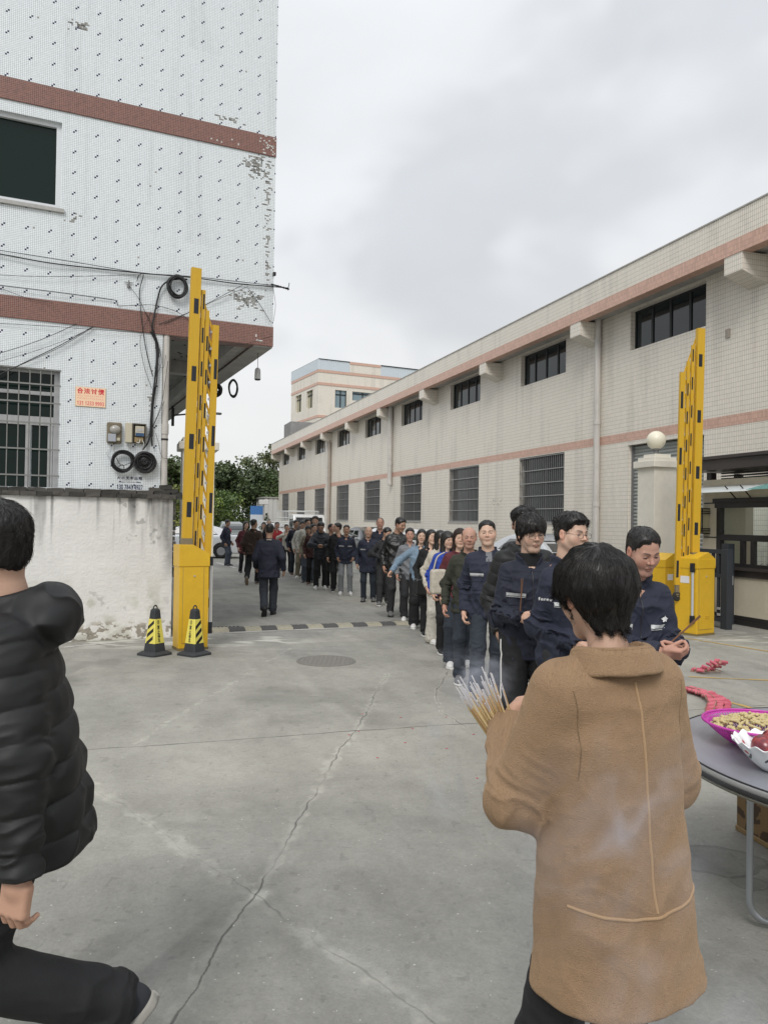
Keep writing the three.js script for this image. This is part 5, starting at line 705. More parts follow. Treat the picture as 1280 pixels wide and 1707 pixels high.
// ---------------------------------------------------------------- cables, coils, meters and writing on the mosaic wall
{
  const z = FL + 0.03, C = (name, label, lines) => { const B = thing(name, label, 'cable'); B.rotation.y = PHI; lines.forEach(([pts, r, zz = z], n) => part('strand', tube(pts.map(([x, y], i) => V(x, y, zz + 0.012 * ((i * 7 + n * 3) % 3))), r, pts.length * 8, 6), M.cable, B)); return B; };
  C('overhead_cable', 'black cables strung level across the upper mosaic wall to the corner bracket', [[[[-2.5, 5.3], [-0.47, 5.23], [0.11, 5.2], [0.71, 5.22], [1.34, 5.24], [2.11, 5.28], [2.71, 5.29], [3.29, 5.32], [3.55, 5.33]], 0.0085], [[[-2.5, 5.32], [-0.47, 5.28], [0.5, 5.26], [1.34, 5.25], [2.11, 5.3], [2.7, 5.315], [3.3, 5.345]], 0.005], [[[-2.5, 4.9], [-0.46, 4.95], [0.26, 5.03], [1.34, 5.22]], 0.0035], [[[3.31, 5.33], [3.35, 5.04], [3.32, 4.78]], 0.003]]);
  C('conduit_cable', 'thin grey black cable stepping down above the brown band', [[[[-2.5, 4.82], [-0.46, 4.81], [0.23, 4.81], [1.0, 4.81], [1.03, 4.805], [1.04, 4.73]], 0.0055], [[[1.05, 4.73], [1.3, 4.77], [1.51, 4.8], [1.7, 4.79], [1.91, 4.73], [2.1, 4.6]], 0.004], [[[-0.47, 4.78], [-0.1, 4.68], [0.2, 4.66]], 0.003]]);
  C('dropped_cables', 'thick bundle of black cables dropping down the wall to the meter boxes', [
    [[[2.01, 5.25], [1.79, 5.21], [1.65, 5.1], [1.59, 4.9], [1.56, 4.74], [1.52, 4.45], [1.57, 4.3], [1.59, 4.1], [1.58, 3.85], [1.54, 3.37], [1.53, 3.03], [1.55, 2.76]], 0.013], [[[1.54, 4.43], [1.61, 4.2], [1.57, 3.72], [1.53, 3.2], [1.5, 2.83], [1.42, 2.7]], 0.012], [[[1.5, 4.42], [1.58, 4.25], [1.6, 3.8], [1.55, 3.3], [1.55, 2.9]], 0.011],
    [[[1.3, 5.12], [1.32, 5.2], [1.38, 5.235], [1.34, 5.0], [1.35, 4.77], [1.39, 4.43], [1.46, 4.07], [1.54, 3.77]], 0.0065], [[[1.19, 5.04], [1.32, 4.88], [1.56, 4.33], [1.63, 4.06]], 0.003], [[[1.54, 3.0], [1.67, 3.38], [1.75, 4.01]], 0.004], [[[1.42, 2.79], [1.52, 2.96], [1.71, 3.42]], 0.0035], [[[1.53, 3.6], [1.42, 3.9], [1.36, 4.3], [1.5, 4.7]], 0.003], [[[1.6, 2.95], [1.64, 2.8], [1.7, 2.6], [1.78, 2.59]], 0.003], [[[1.6, 3.8], [1.66, 4.0], [1.58, 4.3], [1.48, 4.6], [1.4, 4.72]], 0.003], [[[1.64, 4.2], [1.62, 3.95], [1.68, 3.9], [1.72, 4.1]], 0.0028]]);
  C('swag_cable', 'thin cables sagging from the brown band to the barred window', [[[[-2, 3.3], [-0.44, 3.9], [0.07, 4.14], [0.51, 4.41]], 0.0045], [[[-2, 3.25], [-0.44, 3.79], [0.25, 4.1], [0.75, 4.4]], 0.003], [[[-1.4, 3.0], [-0.19, 3.77], [0.34, 4.11], [0.71, 4.39]], 0.006], [[[-0.3, 3.7], [0.3, 4.06], [0.72, 4.38]], 0.0035], [[[-0.47, 4.3], [0.1, 4.33], [0.9, 4.36], [1.4, 4.39]], 0.0035]]);
  C('corner_cable', 'slack thin cables crossing the peeling tiles near the upper corner', [[[[1.62, 4.54], [2.12, 4.81], [2.82, 5.27]], 0.004], [[[1.69, 4.55], [2.36, 4.95], [2.92, 5.27]], 0.0035], [[[2.92, 5.25], [3.11, 5.01], [3.28, 4.76]], 0.004], [[[1.7, 4.38], [2.3, 4.32], [2.8, 4.36], [3.3, 4.55]], 0.0035, FL + 0.06]]);
  const coil = (label, x, y, r, n, thick, seed, sx = 1) => { const B = thing('cable_coil', label, 'cable coil', LW(x, y, FL + 0.06).toArray(), PHI), rg = rng(seed); for (let k = 0; k < n; k++) { const rr = r - rg() * thick, dx = (rg() - 0.5) * 0.02, dy = (rg() - 0.5) * 0.02, pts = []; for (let i = 0; i < 26; i++) { const a = i / 26 * 6.2832; pts.push(V((rr + 0.006 * Math.sin(a * 3 + k)) * Math.cos(a) * sx + dx, (rr + 0.006 * Math.cos(a * 2 + k)) * Math.sin(a) + dy, (rg() - 0.5) * 0.006 + (k % 4) * 0.012)); } part('loop', tube(pts, 0.0095, 44, 6, true), M.cable, B); } return B; };
  coil('black cable coil hung on the overhead line beside the boom top', 1.86, 5.11, 0.165, 12, 0.04, 3, 0.86);
  { const B = coil('left hand loose black cable coil below the meter boxes', 1.15, 2.52, 0.15, 9, 0.03, 4); part('tie', tube([V(-0.1, 0.06, 0.03), V(-0.02, -0.06, 0.04), V(0.1, -0.02, 0.03)], 0.005), M.cable, B); part('tie', tube([V(-0.06, -0.08, 0.03), V(0, -0.05, 0.04), V(0.02, -0.13, 0.03)], 0.005), M.cable, B); }
  coil('dense black cable coil under the open meter box', 1.45, 2.52, 0.15, 22, 0.13, 5);
  coil('black cable loop hanging under the overhang edge', 3.13, 4.18, 0.17, 8, 0.03, 6, 0.5).position.copy(LW(3.35, 4.16, -14.2));
  coil('small bundled black coil under the overhang', 3.1, 4.1, 0.13, 14, 0.13, 7, 0.95).position.copy(LW(3.12, 4.16, -14.6));
  // meters
  const rust = std({ color: lin(0.2, 0.17, 0.12), roughness: 0.85, map: rep(tintTex, 0.12) });
  { const B = thing('electric_meter', 'old grey electric meter with a rusted back box on the mosaic wall', 'electric meter', LW(1.03, 2.92, FL).toArray(), PHI); part('back_box', box(-0.1, 0.1, -0.15, 0.15, 0, 0.06, 0.025), rust, B); part('meter_dome', new THREE.SphereGeometry(0.075, 18, 12).scale(1, 0.85, 0.7).translate(0.01, 0.045, 0.06), phys({ color: lin(0.34, 0.33, 0.3), roughness: 0.25, clearcoat: 0.5 }), B); part('terminal_cover', box(-0.085, 0.02, -0.13, -0.02, 0.06, 0.1, 0.008), std({ color: lin(0.36, 0.38, 0.42), roughness: 0.5 }), B); part('label', box(0.03, 0.075, -0.11, -0.07, 0.06, 0.075), std({ color: lin(0.5, 0.47, 0.36), roughness: 0.7 }), B); part('wire', [tube([V(-0.05, -0.13, 0.03), V(-0.06, -0.22, 0.03), V(-0.1, -0.3, 0.03), V(-0.04, -0.36, 0.03)], 0.004), tube([V(-0.02, -0.13, 0.03), V(-0.01, -0.25, 0.03)], 0.007)], std({ color: lin(0.55, 0.55, 0.55), roughness: 0.5 }), B); }
  { const B = thing('electric_meter', 'open cream meter box with a blue striped meter and its door hanging', 'electric meter', LW(1.36, 2.92, FL).toArray(), PHI); part('back_box', [box(-0.09, 0.1, -0.13, 0.15, 0, 0.012), box(-0.09, 0.1, 0.135, 0.15, 0.012, 0.09), box(0.086, 0.1, -0.13, 0.135, 0.012, 0.09), box(-0.09, -0.078, -0.13, 0.135, 0.012, 0.09)], std({ color: lin(0.11, 0.1, 0.08), roughness: 0.7 }), B); part('door', box(-0.185, -0.094, -0.13, 0.15, 0.03, 0.1, 0.008), std({ color: lin(0.52, 0.48, 0.37), roughness: 0.6 }), B); part('meter', box(-0.05, 0.078, -0.03, 0.115, 0.012, 0.08, 0.01), std({ color: lin(0.5, 0.46, 0.36), roughness: 0.5 }), B); part('display', box(-0.03, 0.06, 0.04, 0.075, 0.08, 0.084), M.alu, B); part('blue_stripe', box(-0.045, 0.072, -0.03, 0.015, 0.08, 0.084), std({ color: lin(0.03, 0.08, 0.17), roughness: 0.5 }), B); part('terminal_block', [box(-0.06, 0.07, -0.12, -0.04, 0.012, 0.06, 0.01), ...[0, 1, 2].map((k) => box(-0.02 + k * 0.03, 0 + k * 0.03, -0.1, -0.06, 0.06, 0.07))], std({ color: lin(0.33, 0.25, 0.13), roughness: 0.7 }), B); part('wire', [tube([V(0.02, -0.08, 0.07), V(0.0, -0.13, 0.09), V(-0.03, -0.12, 0.08)], 0.006), tube([V(0.05, -0.08, 0.07), V(0.07, -0.14, 0.08), V(0.06, -0.2, 0.05)], 0.005)], std({ color: lin(0.62, 0.62, 0.6), roughness: 0.5 }), B); }
  // printed notice
  { const B = thing('notice_board', 'faded pink red printed notice board on the mosaic wall', 'notice', LW(0.71, 3.405, FL).toArray(), PHI); const t = canvasTex(512, 352, (x, w, h) => { x.fillStyle = '#f0cfae'; x.fillRect(0, 0, w, h); x.strokeStyle = '#c8303c'; x.fillStyle = '#d8555c'; ['合', '法', '讨', '债'].forEach((c, i) => glyph(x, c, 24 + i * 120, 18, 100, 15)); x.strokeStyle = '#e08a80'; const r = rng(5); for (let q = 0; q < 2; q++) for (let k = 0; k < 13; k++) { x.lineWidth = 4; for (let n = 0; n < 4; n++) { x.beginPath(); x.moveTo(28 + k * 35 + r() * 24, 144 + q * 46 + r() * 30); x.lineTo(28 + k * 35 + r() * 24, 144 + q * 46 + r() * 30); x.stroke(); } } x.font = 'bold 92px sans-serif'; x.save(); x.translate(20, 328); x.scale(0.78, 1.08); x.fillText('131 1233 9993', 0, 0); x.restore(); }); part('panel', box(-0.2, 0.2, -0.137, 0.137, 0, 0.012), std({ color: lin(0.6, 0.45, 0.3), roughness: 0.7 }), B); const g = new THREE.PlaneGeometry(0.392, 0.266); g.translate(0, 0, 0.0145); part('print', g, std({ map: t, roughness: 0.6 }), B); }
  // stencilled advert
  { const B = thing('painted_advert', 'navy stencilled phone number advert on the mosaic above the capping', 'sign', LW(1.255, 2.215, FL + 0.003).toArray(), PHI); const t = canvasTex(512, 300, (x, w, h) => { x.clearRect(0, 0, w, h); x.strokeStyle = '#1a1f45'; x.fillStyle = '#1b2050'; ['大', '小', '叉', '车', '出', '租'].forEach((c, i) => glyph(x, c, 10 + i * 84, 6, 70, 9)); x.font = 'bold 150px sans-serif'; x.save(); x.translate(4, 282); x.scale(0.52, 0.92); x.fillText('130 7843 4927', 0, 0); x.restore(); x.beginPath(); x.arc(70, 130, 22, 3.14, 0); x.fill(); x.fillRect(44, 124, 110, 14); x.fillRect(390, 112, 26, 26); x.fillRect(416, 122, 60, 16); for (let k = 0; k < 8; k++) x.fillRect(180 + k * 25, 122, 16, 10); }); const g = new THREE.PlaneGeometry(0.36, 0.2); part('lettering', g, std({ map: t, transparent: true, roughness: 0.6, alphaTest: 0.5 }), B); }
  // lamp hung below the corner, arm lamp under the overhang
  { const B = thing('hanging_camera', 'small grey security camera hanging under the overhang corner', 'security camera', LW(3.22, 4.02, -12.0).toArray(), PHI); part('cord', rod([0, 0.1, 0], [0, 0.38, 0], 0.004), M.cable, B); part('camera_body', [rod([0, -0.06, 0], [0, 0.08, 0], 0.05, 0.045, 14), new THREE.SphereGeometry(0.045, 14, 10).translate(0, 0.08, 0)], std({ color: lin(0.45, 0.45, 0.44), roughness: 0.5 }), B); part('lens_ring', rod([0, -0.075, 0], [0, -0.055, 0], 0.042, 0.05, 14), M.cable, B); }
  { const B = thing('arm_lamp', 'slim dark lamp arm sticking out under the far end of the overhang', 'lamp', LW(3.3, 4.2, -19).toArray(), PHI); part('arm', rod([-0.3, 0, 0], [0.45, 0.12, 0], 0.02), M.cable, B); part('lamp_head', box(0.3, 0.9, 0.1, 0.15, -0.06, 0.06, 0.015), M.grilleDark, B); part('bracket', box(-0.3, -0.24, -0.25, 0.45, -0.03, 0.03), M.cable, B); }
}
// ---------------------------------------------------------------- round offering table and what stands on it
const TABLE = [2.2, -3.29];
{
  const B = thing('folding_table', 'round folding table with a dull grey top and bent steel legs', 'table', [TABLE[0], 0, TABLE[1]]);
  const top = texture(512, 512, (i, j, c) => { const u = i / 512 - 0.5, v = j / 512 - 0.5, r = Math.hypot(u, v), a = Math.atan2(v, u); const sw = fbm2(r * 60, a * 3, 3), q = fbm2(u * 9, v * 9, 4), s = fbm2(u * 60 + 3, v * 60, 3); const k = 0.9 + 0.3 * (q - 0.5) + 0.15 * (sw - 0.5) + (s > 0.72 ? 0.5 * (s - 0.72) : 0); c[0] = 0.29 * k; c[1] = 0.295 * k; c[2] = 0.33 * k; });
  const cyl = new THREE.CylinderGeometry(0.885, 0.885, 0.012, 96, 1); { const p = cyl.attributes.position, uv = cyl.attributes.uv; for (let i = 0; i < p.count; i++) uv.setXY(i, p.getX(i) / 1.8 + 0.5, p.getZ(i) / 1.8 + 0.5); }
  part('tabletop', cyl.translate(0, 0.739, 0), phys({ map: top, roughness: 0.38, clearcoat: 0.2, clearcoatRoughness: 0.4 }), B);
  const ring = (r0, r1, y0, y1) => new THREE.LatheGeometry([[r0, y0], [r1, y0], [r1, y1], [r0, y1], [r0, y0]].map((p) => new THREE.Vector2(...p)), 96);
  part('rim_seal', ring(0.885, 0.893, 0.728, 0.747), M.castRubber, B); part('rim_trim', ring(0.893, 0.899, 0.722, 0.743), std({ color: lin(0.4, 0.4, 0.4), roughness: 0.3, metalness: 0.6 }), B); part('rim_lip', ring(0.895, 0.903, 0.705, 0.722), M.castRubber, B);
  part('rim_edge', ring(0.6, 0.897, 0.69, 0.705), std({ color: lin(0.42, 0.4, 0.33), roughness: 0.6 }), B);
  const steel = std({ color: lin(0.36, 0.38, 0.4), roughness: 0.35, metalness: 0.7 });
  const leg = (a) => { const c = Math.cos(a), s = Math.sin(a), k = 0.62, tx = -s, tz = c; const pts = []; for (let i = 0; i <= 8; i++) pts.push([c * k, 0.69 - i * 0.07, s * k]); for (let i = 1; i <= 6; i++) { const t = i / 6 * Math.PI / 2; pts.push([c * k + 0.09 * (1 - Math.cos(t)) * -c, 0.13 - 0.09 * Math.sin(t), s * k - 0.09 * (1 - Math.cos(t)) * s]); } for (let i = 1; i <= 4; i++) pts.push([c * (k - 0.09 - 0.1 * i), 0.04, s * (k - 0.09 - 0.1 * i)]); const L = group('leg', B); part('tube', tube(pts, 0.0145, 60, 8).scale(1, 1, 1), steel, L); part('foot_pad', rod([c * (k - 0.14), 0, s * (k - 0.14)], [c * (k - 0.14), 0.03, s * (k - 0.14)], 0.034, 0.028, 14), M.castRubber, L); };
  for (const a of [3.16, 0.02, 1.59, 4.73]) leg(a);
}
{ // basket of peanuts
  const B = thing('plastic_basket', 'magenta plastic lattice basket full of peanuts on the round table', 'basket', [1.685, 0.746, -3.44]);
  const pk = phys({ color: lin(0.56, 0.05, 0.4), roughness: 0.3, transmission: 0.15, thickness: 0 });
  const prof2 = (t) => [0.1 + 0.135 * Math.pow(t, 0.75), 0.004 + 0.1 * t]; const ribs = []; for (let k = 0; k < 96; k++) for (const s of [1, -1]) { const pts = []; for (let i = 0; i <= 7; i++) { const t = i / 7 * 0.93, [r, y] = prof2(t), a = k / 96 * 6.2832 + s * t * 0.22; pts.push(V(r * Math.cos(a), y, r * Math.sin(a))); } ribs.push(tube(pts, 0.0021, 7, 4)); }
  part('lattice', ribs, pk, B).userData.kind = 'stuff'; part('rim', [new THREE.TorusGeometry(0.236, 0.006, 8, 72).rotateX(Math.PI / 2).translate(0, 0.104, 0), new THREE.LatheGeometry([0.9, 0.94, 1].map((t) => new THREE.Vector2(...prof2(t))), 72)], pk, B); part('base', new THREE.CylinderGeometry(0.104, 0.1, 0.008, 40).translate(0, 0.004, 0), pk, B);
  const rg = rng(17), one = surfaceNet((x, y, z) => smin(ell(x, y, z, -0.009, 0, 0, 0.0095, 0.0078, 0.0078), ell(x, y, z, 0.009, 0, 0, 0.0105, 0.0085, 0.0085), 0.006) + 0.0006 * Math.sin(x * 900), [-0.022, -0.011, -0.011], [0.024, 0.011, 0.011], 0.0035), gs = [];
  for (let k = 0; k < 330; k++) { const r = 0.2 * Math.sqrt(rg()), a = rg() * 6.2832, y = 0.078 + 0.045 * (1 - (r / 0.2) ** 2) + (rg() - 0.5) * 0.012; const m = new THREE.Matrix4().makeRotationFromEuler(new THREE.Euler((rg() - 0.5) * 1.2, rg() * 6.28, (rg() - 0.5) * 1.0)); m.setPosition(r * Math.cos(a), y, r * Math.sin(a)); gs.push(one.clone().applyMatrix4(m)); }
  const N = mesh('peanuts', gs, std({ color: lin(0.6, 0.5, 0.26), roughness: 0.75, map: rep(tintTex, 0.05) })); N.position.copy(B.position); tag(N, 'heap of pale peanuts filling the magenta basket', 'peanuts', null, 'stuff');
}
{ // white bowl with a wavy rim
  const B = thing('china_bowl', 'white china bowl with a wavy rim and small printed leaves holding nectarines', 'bowl', [1.6, 0.746, -3.1]);
  const t = canvasTex(512, 128, (x, w, h) => { x.fillStyle = '#eef1f1'; x.fillRect(0, 0, w, h); for (let k = 0; k < 12; k++) { const px = k * 43 + 10; x.fillStyle = '#3b4046'; x.beginPath(); x.ellipse(px + 8, 58, 3, 17, -0.5, 0, 7); x.fill(); if (k % 2) { x.fillStyle = '#b9563f'; x.beginPath(); x.ellipse(px + 14, 44, 5, 10, 0.3, 0, 7); x.fill(); x.fillStyle = '#36513c'; x.beginPath(); x.ellipse(px + 16, 66, 4, 9, -0.5, 0, 7); x.fill(); } } });
  const pts = [[0.001, 0.004], [0.06, 0.002], [0.075, 0.006], [0.11, 0.035], [0.145, 0.075], [0.166, 0.104], [0.178, 0.112], [0.174, 0.116], [0.16, 0.105], [0.138, 0.075], [0.1, 0.036], [0.001, 0.018]];
  const g = new THREE.LatheGeometry(pts.map((p) => new THREE.Vector2(...p)), 144); { const p = g.attributes.position, uv = g.attributes.uv; for (let i = 0; i < p.count; i++) { const x = p.getX(i), y = p.getY(i), zz = p.getZ(i), a = Math.atan2(zz, x), k = sstep(0.05, 0.11, y); p.setXYZ(i, x * (1 + 0.012 * k * Math.sin(a * 18)), y + 0.006 * k * Math.sin(a * 18), zz * (1 + 0.012 * k * Math.sin(a * 18))); uv.setXY(i, a / 6.2832 + 0.5, clamp(y / 0.12)); } g.computeVertexNormals(); }
  part('bowl', g, phys({ map: t, roughness: 0.18, clearcoat: 0.6 }), B);
  const skin = texture(256, 128, (i, j, c) => { const p = periodic(256, 3)(i, j), q = h3(i, j, 1); const k = sstep(0.35, 0.7, p); c[0] = lerp(0.12, 0.3, k) * (0.9 + 0.2 * q); c[1] = lerp(0.012, 0.035, k); c[2] = lerp(0.02, 0.035, k); });
  const fm = phys({ map: skin, roughness: 0.3, clearcoat: 0.35, clearcoatRoughness: 0.2 }), fg = new THREE.SphereGeometry(0.052, 32, 24); { const p = fg.attributes.position; for (let i = 0; i < p.count; i++) { const x = p.getX(i), y = p.getY(i), zz = p.getZ(i), r = Math.hypot(x, zz), dip = y > 0 ? 0.018 * Math.exp(-((r / 0.014) ** 2)) : 0.006 * Math.exp(-((r / 0.01) ** 2)) * -1, a = Math.atan2(zz, x), cleft = 1 - 0.05 * Math.exp(-((a / 0.18) ** 2)) * (y > -0.03 ? 1 : 0.4); p.setXYZ(i, x * cleft, (y - dip) * 0.94, zz * cleft); } fg.computeVertexNormals(); }
  const L = ['dark red nectarine nearest the left rim of the white bowl', 'dark red nectarine in the middle of the white bowl', 'dark red nectarine at the back of the white bowl', 'dark red nectarine at the far right of the bowl'];
  [[-0.075, 0.1, 0.03], [0.035, 0.102, 0.07], [0.01, 0.1, -0.06], [0.1, 0.1, -0.02]].forEach(([x, y, zz], k) => { const F = thing('nectarine', L[k], 'nectarine', [1.6 + x, 0.746 + y, -3.1 + zz], k * 1.7, 'nectarines in the bowl'); F.rotation.x = 0.4; F.rotation.z = 0.3 * (k - 1); part('flesh', fg, fm, F); part('stem', rod([0, 0.03, 0], [0, 0.04, 0.002], 0.003, 0.002, 6), M.pvcOld, F); });
}
{ const B = thing('carton', 'printed brown carton standing under the round table at the right edge', 'carton', [2.32, 0, -4.25], R(12)); const t = texture(128, 128, (i, j, c) => { const p = fbm2(i / 17, j / 15, 3); const k = p > 0.58; c[0] = k ? 0.08 : 0.24; c[1] = k ? 0.05 : 0.15; c[2] = k ? 0.03 : 0.07; }); part('side_panel', box(-0.26, 0.26, 0.02, 0.5, -0.2, 0.2, 0.006), std({ map: rep(t, 0.5), roughness: 0.7 }), B); part('bottom_edge', box(-0.265, 0.265, 0, 0.03, -0.205, 0.205, 0.006), std({ color: lin(0.3, 0.2, 0.09), roughness: 0.6 }), B); part('flap', [box(-0.26, 0.26, 0.5, 0.506, -0.2, -0.005), box(-0.26, 0.26, 0.5, 0.506, 0.005, 0.2)], std({ color: lin(0.3, 0.2, 0.1), roughness: 0.8 }), B); }
// ---- strings of red firecrackers on the ground
{
  const pink = std({ color: lin(0.55, 0.13, 0.17), roughness: 0.6 }), pink2 = std({ color: lin(0.45, 0.08, 0.12), roughness: 0.65 }), end = std({ color: lin(0.35, 0.24, 0.17), roughness: 0.9 }), gC = new THREE.CylinderGeometry(0.0165, 0.0165, 0.085, 10), gE = new THREE.CylinderGeometry(0.0125, 0.0125, 0.089, 8);
  const str = (label, pts, n, y0, lift, group2) => { const B = thing('firecracker_string', label, 'firecrackers', [0, 0, 0], 0, group2), cv = new THREE.CatmullRomCurve3(pts.map((p) => V(p[0], y0, p[1]))), rg = rng(n * 7); for (let i = 0; i < n; i++) { const u = (i + 0.5) / n, p = cv.getPointAt(u), t = cv.getTangentAt(u); for (const s of [1, -1]) { const m = part('firecracker', gC, rg() < 0.6 ? pink : pink2, B); m.position.copy(p).addScaledVector(V(-t.z, 0, t.x), s * 0.034); m.position.y += 0.017 + lift(u) + (rg() - 0.5) * 0.008; m.rotation.set(Math.PI / 2 + (rg() - 0.5) * 0.4, Math.atan2(-t.z, t.x) * -1 + (rg() - 0.5) * 0.5, 0, 'YXZ'); const e = part('paper_end', gE, end, B); e.position.copy(m.position); e.rotation.copy(m.rotation); } } part('fuse', tube(cv.getPoints(14).map((p) => p.setY(y0 + 0.03)), 0.004), end, B); return B; };
  str('thick pink red firecracker string curling behind the table', [[3.14, -8.15], [3.22, -7.98], [3.3, -7.78], [3.32, -7.55], [3.2, -7.25], [3.02, -6.98], [2.9, -6.8]], 34, 0, () => 0);
  str('upper layer of the same pink red firecracker string', [[3.16, -8.0], [3.25, -7.75], [3.22, -7.45], [3.06, -7.1], [2.94, -6.85]], 26, 0.03, () => 0);
  str('loop of pink red firecrackers standing farther out on the concrete', [[3.68, -9.1], [3.76, -9.16], [3.85, -9.18], [3.95, -9.14], [3.97, -9.04], [3.9, -8.98], [3.8, -8.98], [3.7, -9.02]], 15, 0, (u) => 0.13 * Math.sin(Math.PI * clamp((u - 0.35) / 0.65)));
  const rg = rng(61), bits = Array.from({ length: 46 }, () => { const k = rg(), x = k < 0.6 ? 3.36 + (rg() - 0.5) * 0.22 : -0.3 + rg() * 2.2, z = k < 0.6 ? -6.88 + (rg() - 0.5) * 0.06 : -5.2 - rg() * 2.2, s = k < 0.6 ? 0.02 : 0.009; return box(-s, s, 0.001, 0.004, -s * 0.6, s * 0.6).rotateY(rg() * 3).translate(x, 0, z); }); tag(mesh('paper_scraps', bits, pink2), 'scraps of red firecracker paper scattered on the concrete', 'paper scraps', null, 'stuff');
}
// ---- incense
{
  M.incense = std({ color: lin(0.78, 0.62, 0.34), roughness: 0.8 }); M.incense2 = std({ color: lin(0.62, 0.4, 0.18), roughness: 0.8 }); M.ash = std({ color: lin(0.62, 0.6, 0.6), roughness: 0.95 }); M.brownStick = std({ color: lin(0.16, 0.075, 0.04), roughness: 0.8 });
  const B = thing('incense_bundle', 'fanned bundle of lit yellow incense sticks held before the camel coat', 'incense sticks', [0.425, 1.06, -2.12]), rg = rng(23), tips = [];
  const gS = new THREE.CylinderGeometry(0.0022, 0.0022, 1, 6).translate(0, 0.5, 0);
  for (let k = 0; k < 60; k++) { const a = (rg() - 0.5), b = (rg() - 0.5), L = 0.3 + rg() * 0.05, d = V(-0.42 + a * 0.32, 0.8 + 0.05 * b, 0.1 + b * 0.3).normalize(); const o = V((rg() - 0.5) * 0.016, -0.1, (rg() - 0.5) * 0.016); const m = part('stick', gS, rg() < 0.7 ? M.incense : M.incense2, B); m.position.copy(o); m.quaternion.setFromUnitVectors(V(0, 1, 0), d); m.scale.set(1, L, 1); const p = o.clone().addScaledVector(d, L); const t = part('ash_tip', gS, M.ash, B); t.position.copy(p); t.quaternion.copy(m.quaternion); t.scale.set(0.85, 0.02 + rg() * 0.03, 0.85); tips.push(p); }
  const hold = (label, pos, dir, n) => { const S = thing('incense_sticks', label, 'incense sticks', pos), r = rng(n * 31); for (let k = 0; k < n; k++) { const d = V(dir[0] + (r() - 0.5) * 0.12, dir[1], dir[2] + (r() - 0.5) * 0.12).normalize(), m = part('stick', gS, M.brownStick, S); m.quaternion.setFromUnitVectors(V(0, 1, 0), d); m.position.set((r() - 0.5) * 0.012, 0, (r() - 0.5) * 0.012).addScaledVector(d, -0.09); m.scale.set(1.3, 0.3, 1.3); } return S; };
  hold('brown incense sticks held upright by the young man with the fringe', [0.9, 1.15, -5.04], [0.04, 1, 0.02], 3);
  hold('brown incense sticks pinched in both hands by the crew cut man', [1.42, 1.13, -3.83], [0.75, 0.75, 0.1], 3);
}
// ---------------------------------------------------------------- trees beyond the yard
M.bark = std({ color: lin(0.1, 0.085, 0.07), roughness: 0.95 });
function tree(label, x, z, h, r, seed, col, o = {}) {
  const B = thing('leafy_tree', label, 'tree', [x, 0, z], 0, 'trees beyond the yard'), rg = rng(seed), tr = [], lv = [], ctr = [];
  const tips = []; const limb = (p, d, L, w, lev) => { const q = p.clone().addScaledVector(d, L * 0.5).add(V((rg() - 0.5) * L * 0.2, 0, (rg() - 0.5) * L * 0.2)), e = p.clone().addScaledVector(d, L); tr.push(tube([p, q, e], w, 3, 5)); if (lev === 0 || L < 0.8) { tips.push(e); return; } const n = 3; for (let k = 0; k < n; k++) limb(e, d.clone().multiplyScalar(0.7).add(V((rg() - 0.5) * 1.5, rg() * 0.5, (rg() - 0.5) * 1.5)).normalize(), L * (0.6 + 0.2 * rg()), w * 0.6, lev - 1); tips.push(e); };
  limb(V(0, 0, 0), V(0, 1, 0), h * (o.trunk ?? 0.35), h * 0.022, 3);
  for (let k = 0; k < (o.clumps ?? 60); k++) { const a = rg() * 6.283, u = rg() * 2 - 1, q = Math.pow(rg(), 0.4), s = Math.sqrt(1 - u * u); ctr.push(V(r * q * s * Math.cos(a), h * 0.6 + h * 0.4 * q * u * (u > 0 ? 1 : 1.15), r * q * s * Math.sin(a))); }
  for (const t of tips) if (t.y > h * 0.3) ctr.push(t.clone());
  const pos = [], nor = [], colr = [], n = o.leaves ?? 80, ls = o.leaf ?? 0.2;
  for (const c of ctr) { const cr = r * (0.16 + 0.2 * rg()) * (o.gap ?? 1), tone = 0.6 + 0.75 * rg(), warm = rg(); for (let k = 0; k < n; k++) { const d = V(rg() * 2 - 1, rg() * 2 - 1, rg() * 2 - 1).normalize().multiplyScalar(cr * Math.pow(rg(), 0.45)); d.y *= 0.7; const p = c.clone().add(d); if (p.y < 0.2) continue; const a = V(rg() - 0.5, rg() * 0.5 - 0.35, rg() - 0.5).normalize().multiplyScalar(ls * (0.7 + 0.7 * rg())), b = V(rg() - 0.5, rg() - 0.5, rg() - 0.5).cross(a).normalize().multiplyScalar(ls * 0.42); const m = a.clone().multiplyScalar(0.5); const nn = a.clone().cross(b).normalize(); pos.push(p.x, p.y, p.z, p.x + m.x + b.x, p.y + m.y + b.y, p.z + m.z + b.z, p.x + a.x, p.y + a.y, p.z + a.z, p.x, p.y, p.z, p.x + a.x, p.y + a.y, p.z + a.z, p.x + m.x - b.x, p.y + m.y - b.y, p.z + m.z - b.z); const v = 1.25 * tone * (0.75 + 0.5 * rg()); for (let q = 0; q < 6; q++) { nor.push(-nn.x, -nn.y, -nn.z); colr.push(col[0] * v * (1 + 0.35 * warm), col[1] * v, col[2] * v); } } }
  const g = new THREE.BufferGeometry(); g.setAttribute('position', new THREE.Float32BufferAttribute(pos, 3)); g.setAttribute('normal', new THREE.Float32BufferAttribute(nor, 3)); g.setAttribute('color', new THREE.Float32BufferAttribute(colr, 3));
  part('trunk', tr, M.bark, B); part('crown', g, leafM, B);
}
const leafM = phys({ vertexColors: true, roughness: 0.6, transmission: 0.25, thickness: 0, side: THREE.DoubleSide });
tree('tall loose crowned tree with sky showing through beside the factory end', -11.4, -78, 8.6, 4.2, 5, [0.072, 0.105, 0.039], { clumps: 26, leaves: 60, leaf: 0.26, gap: 0.75, trunk: 0.42 });
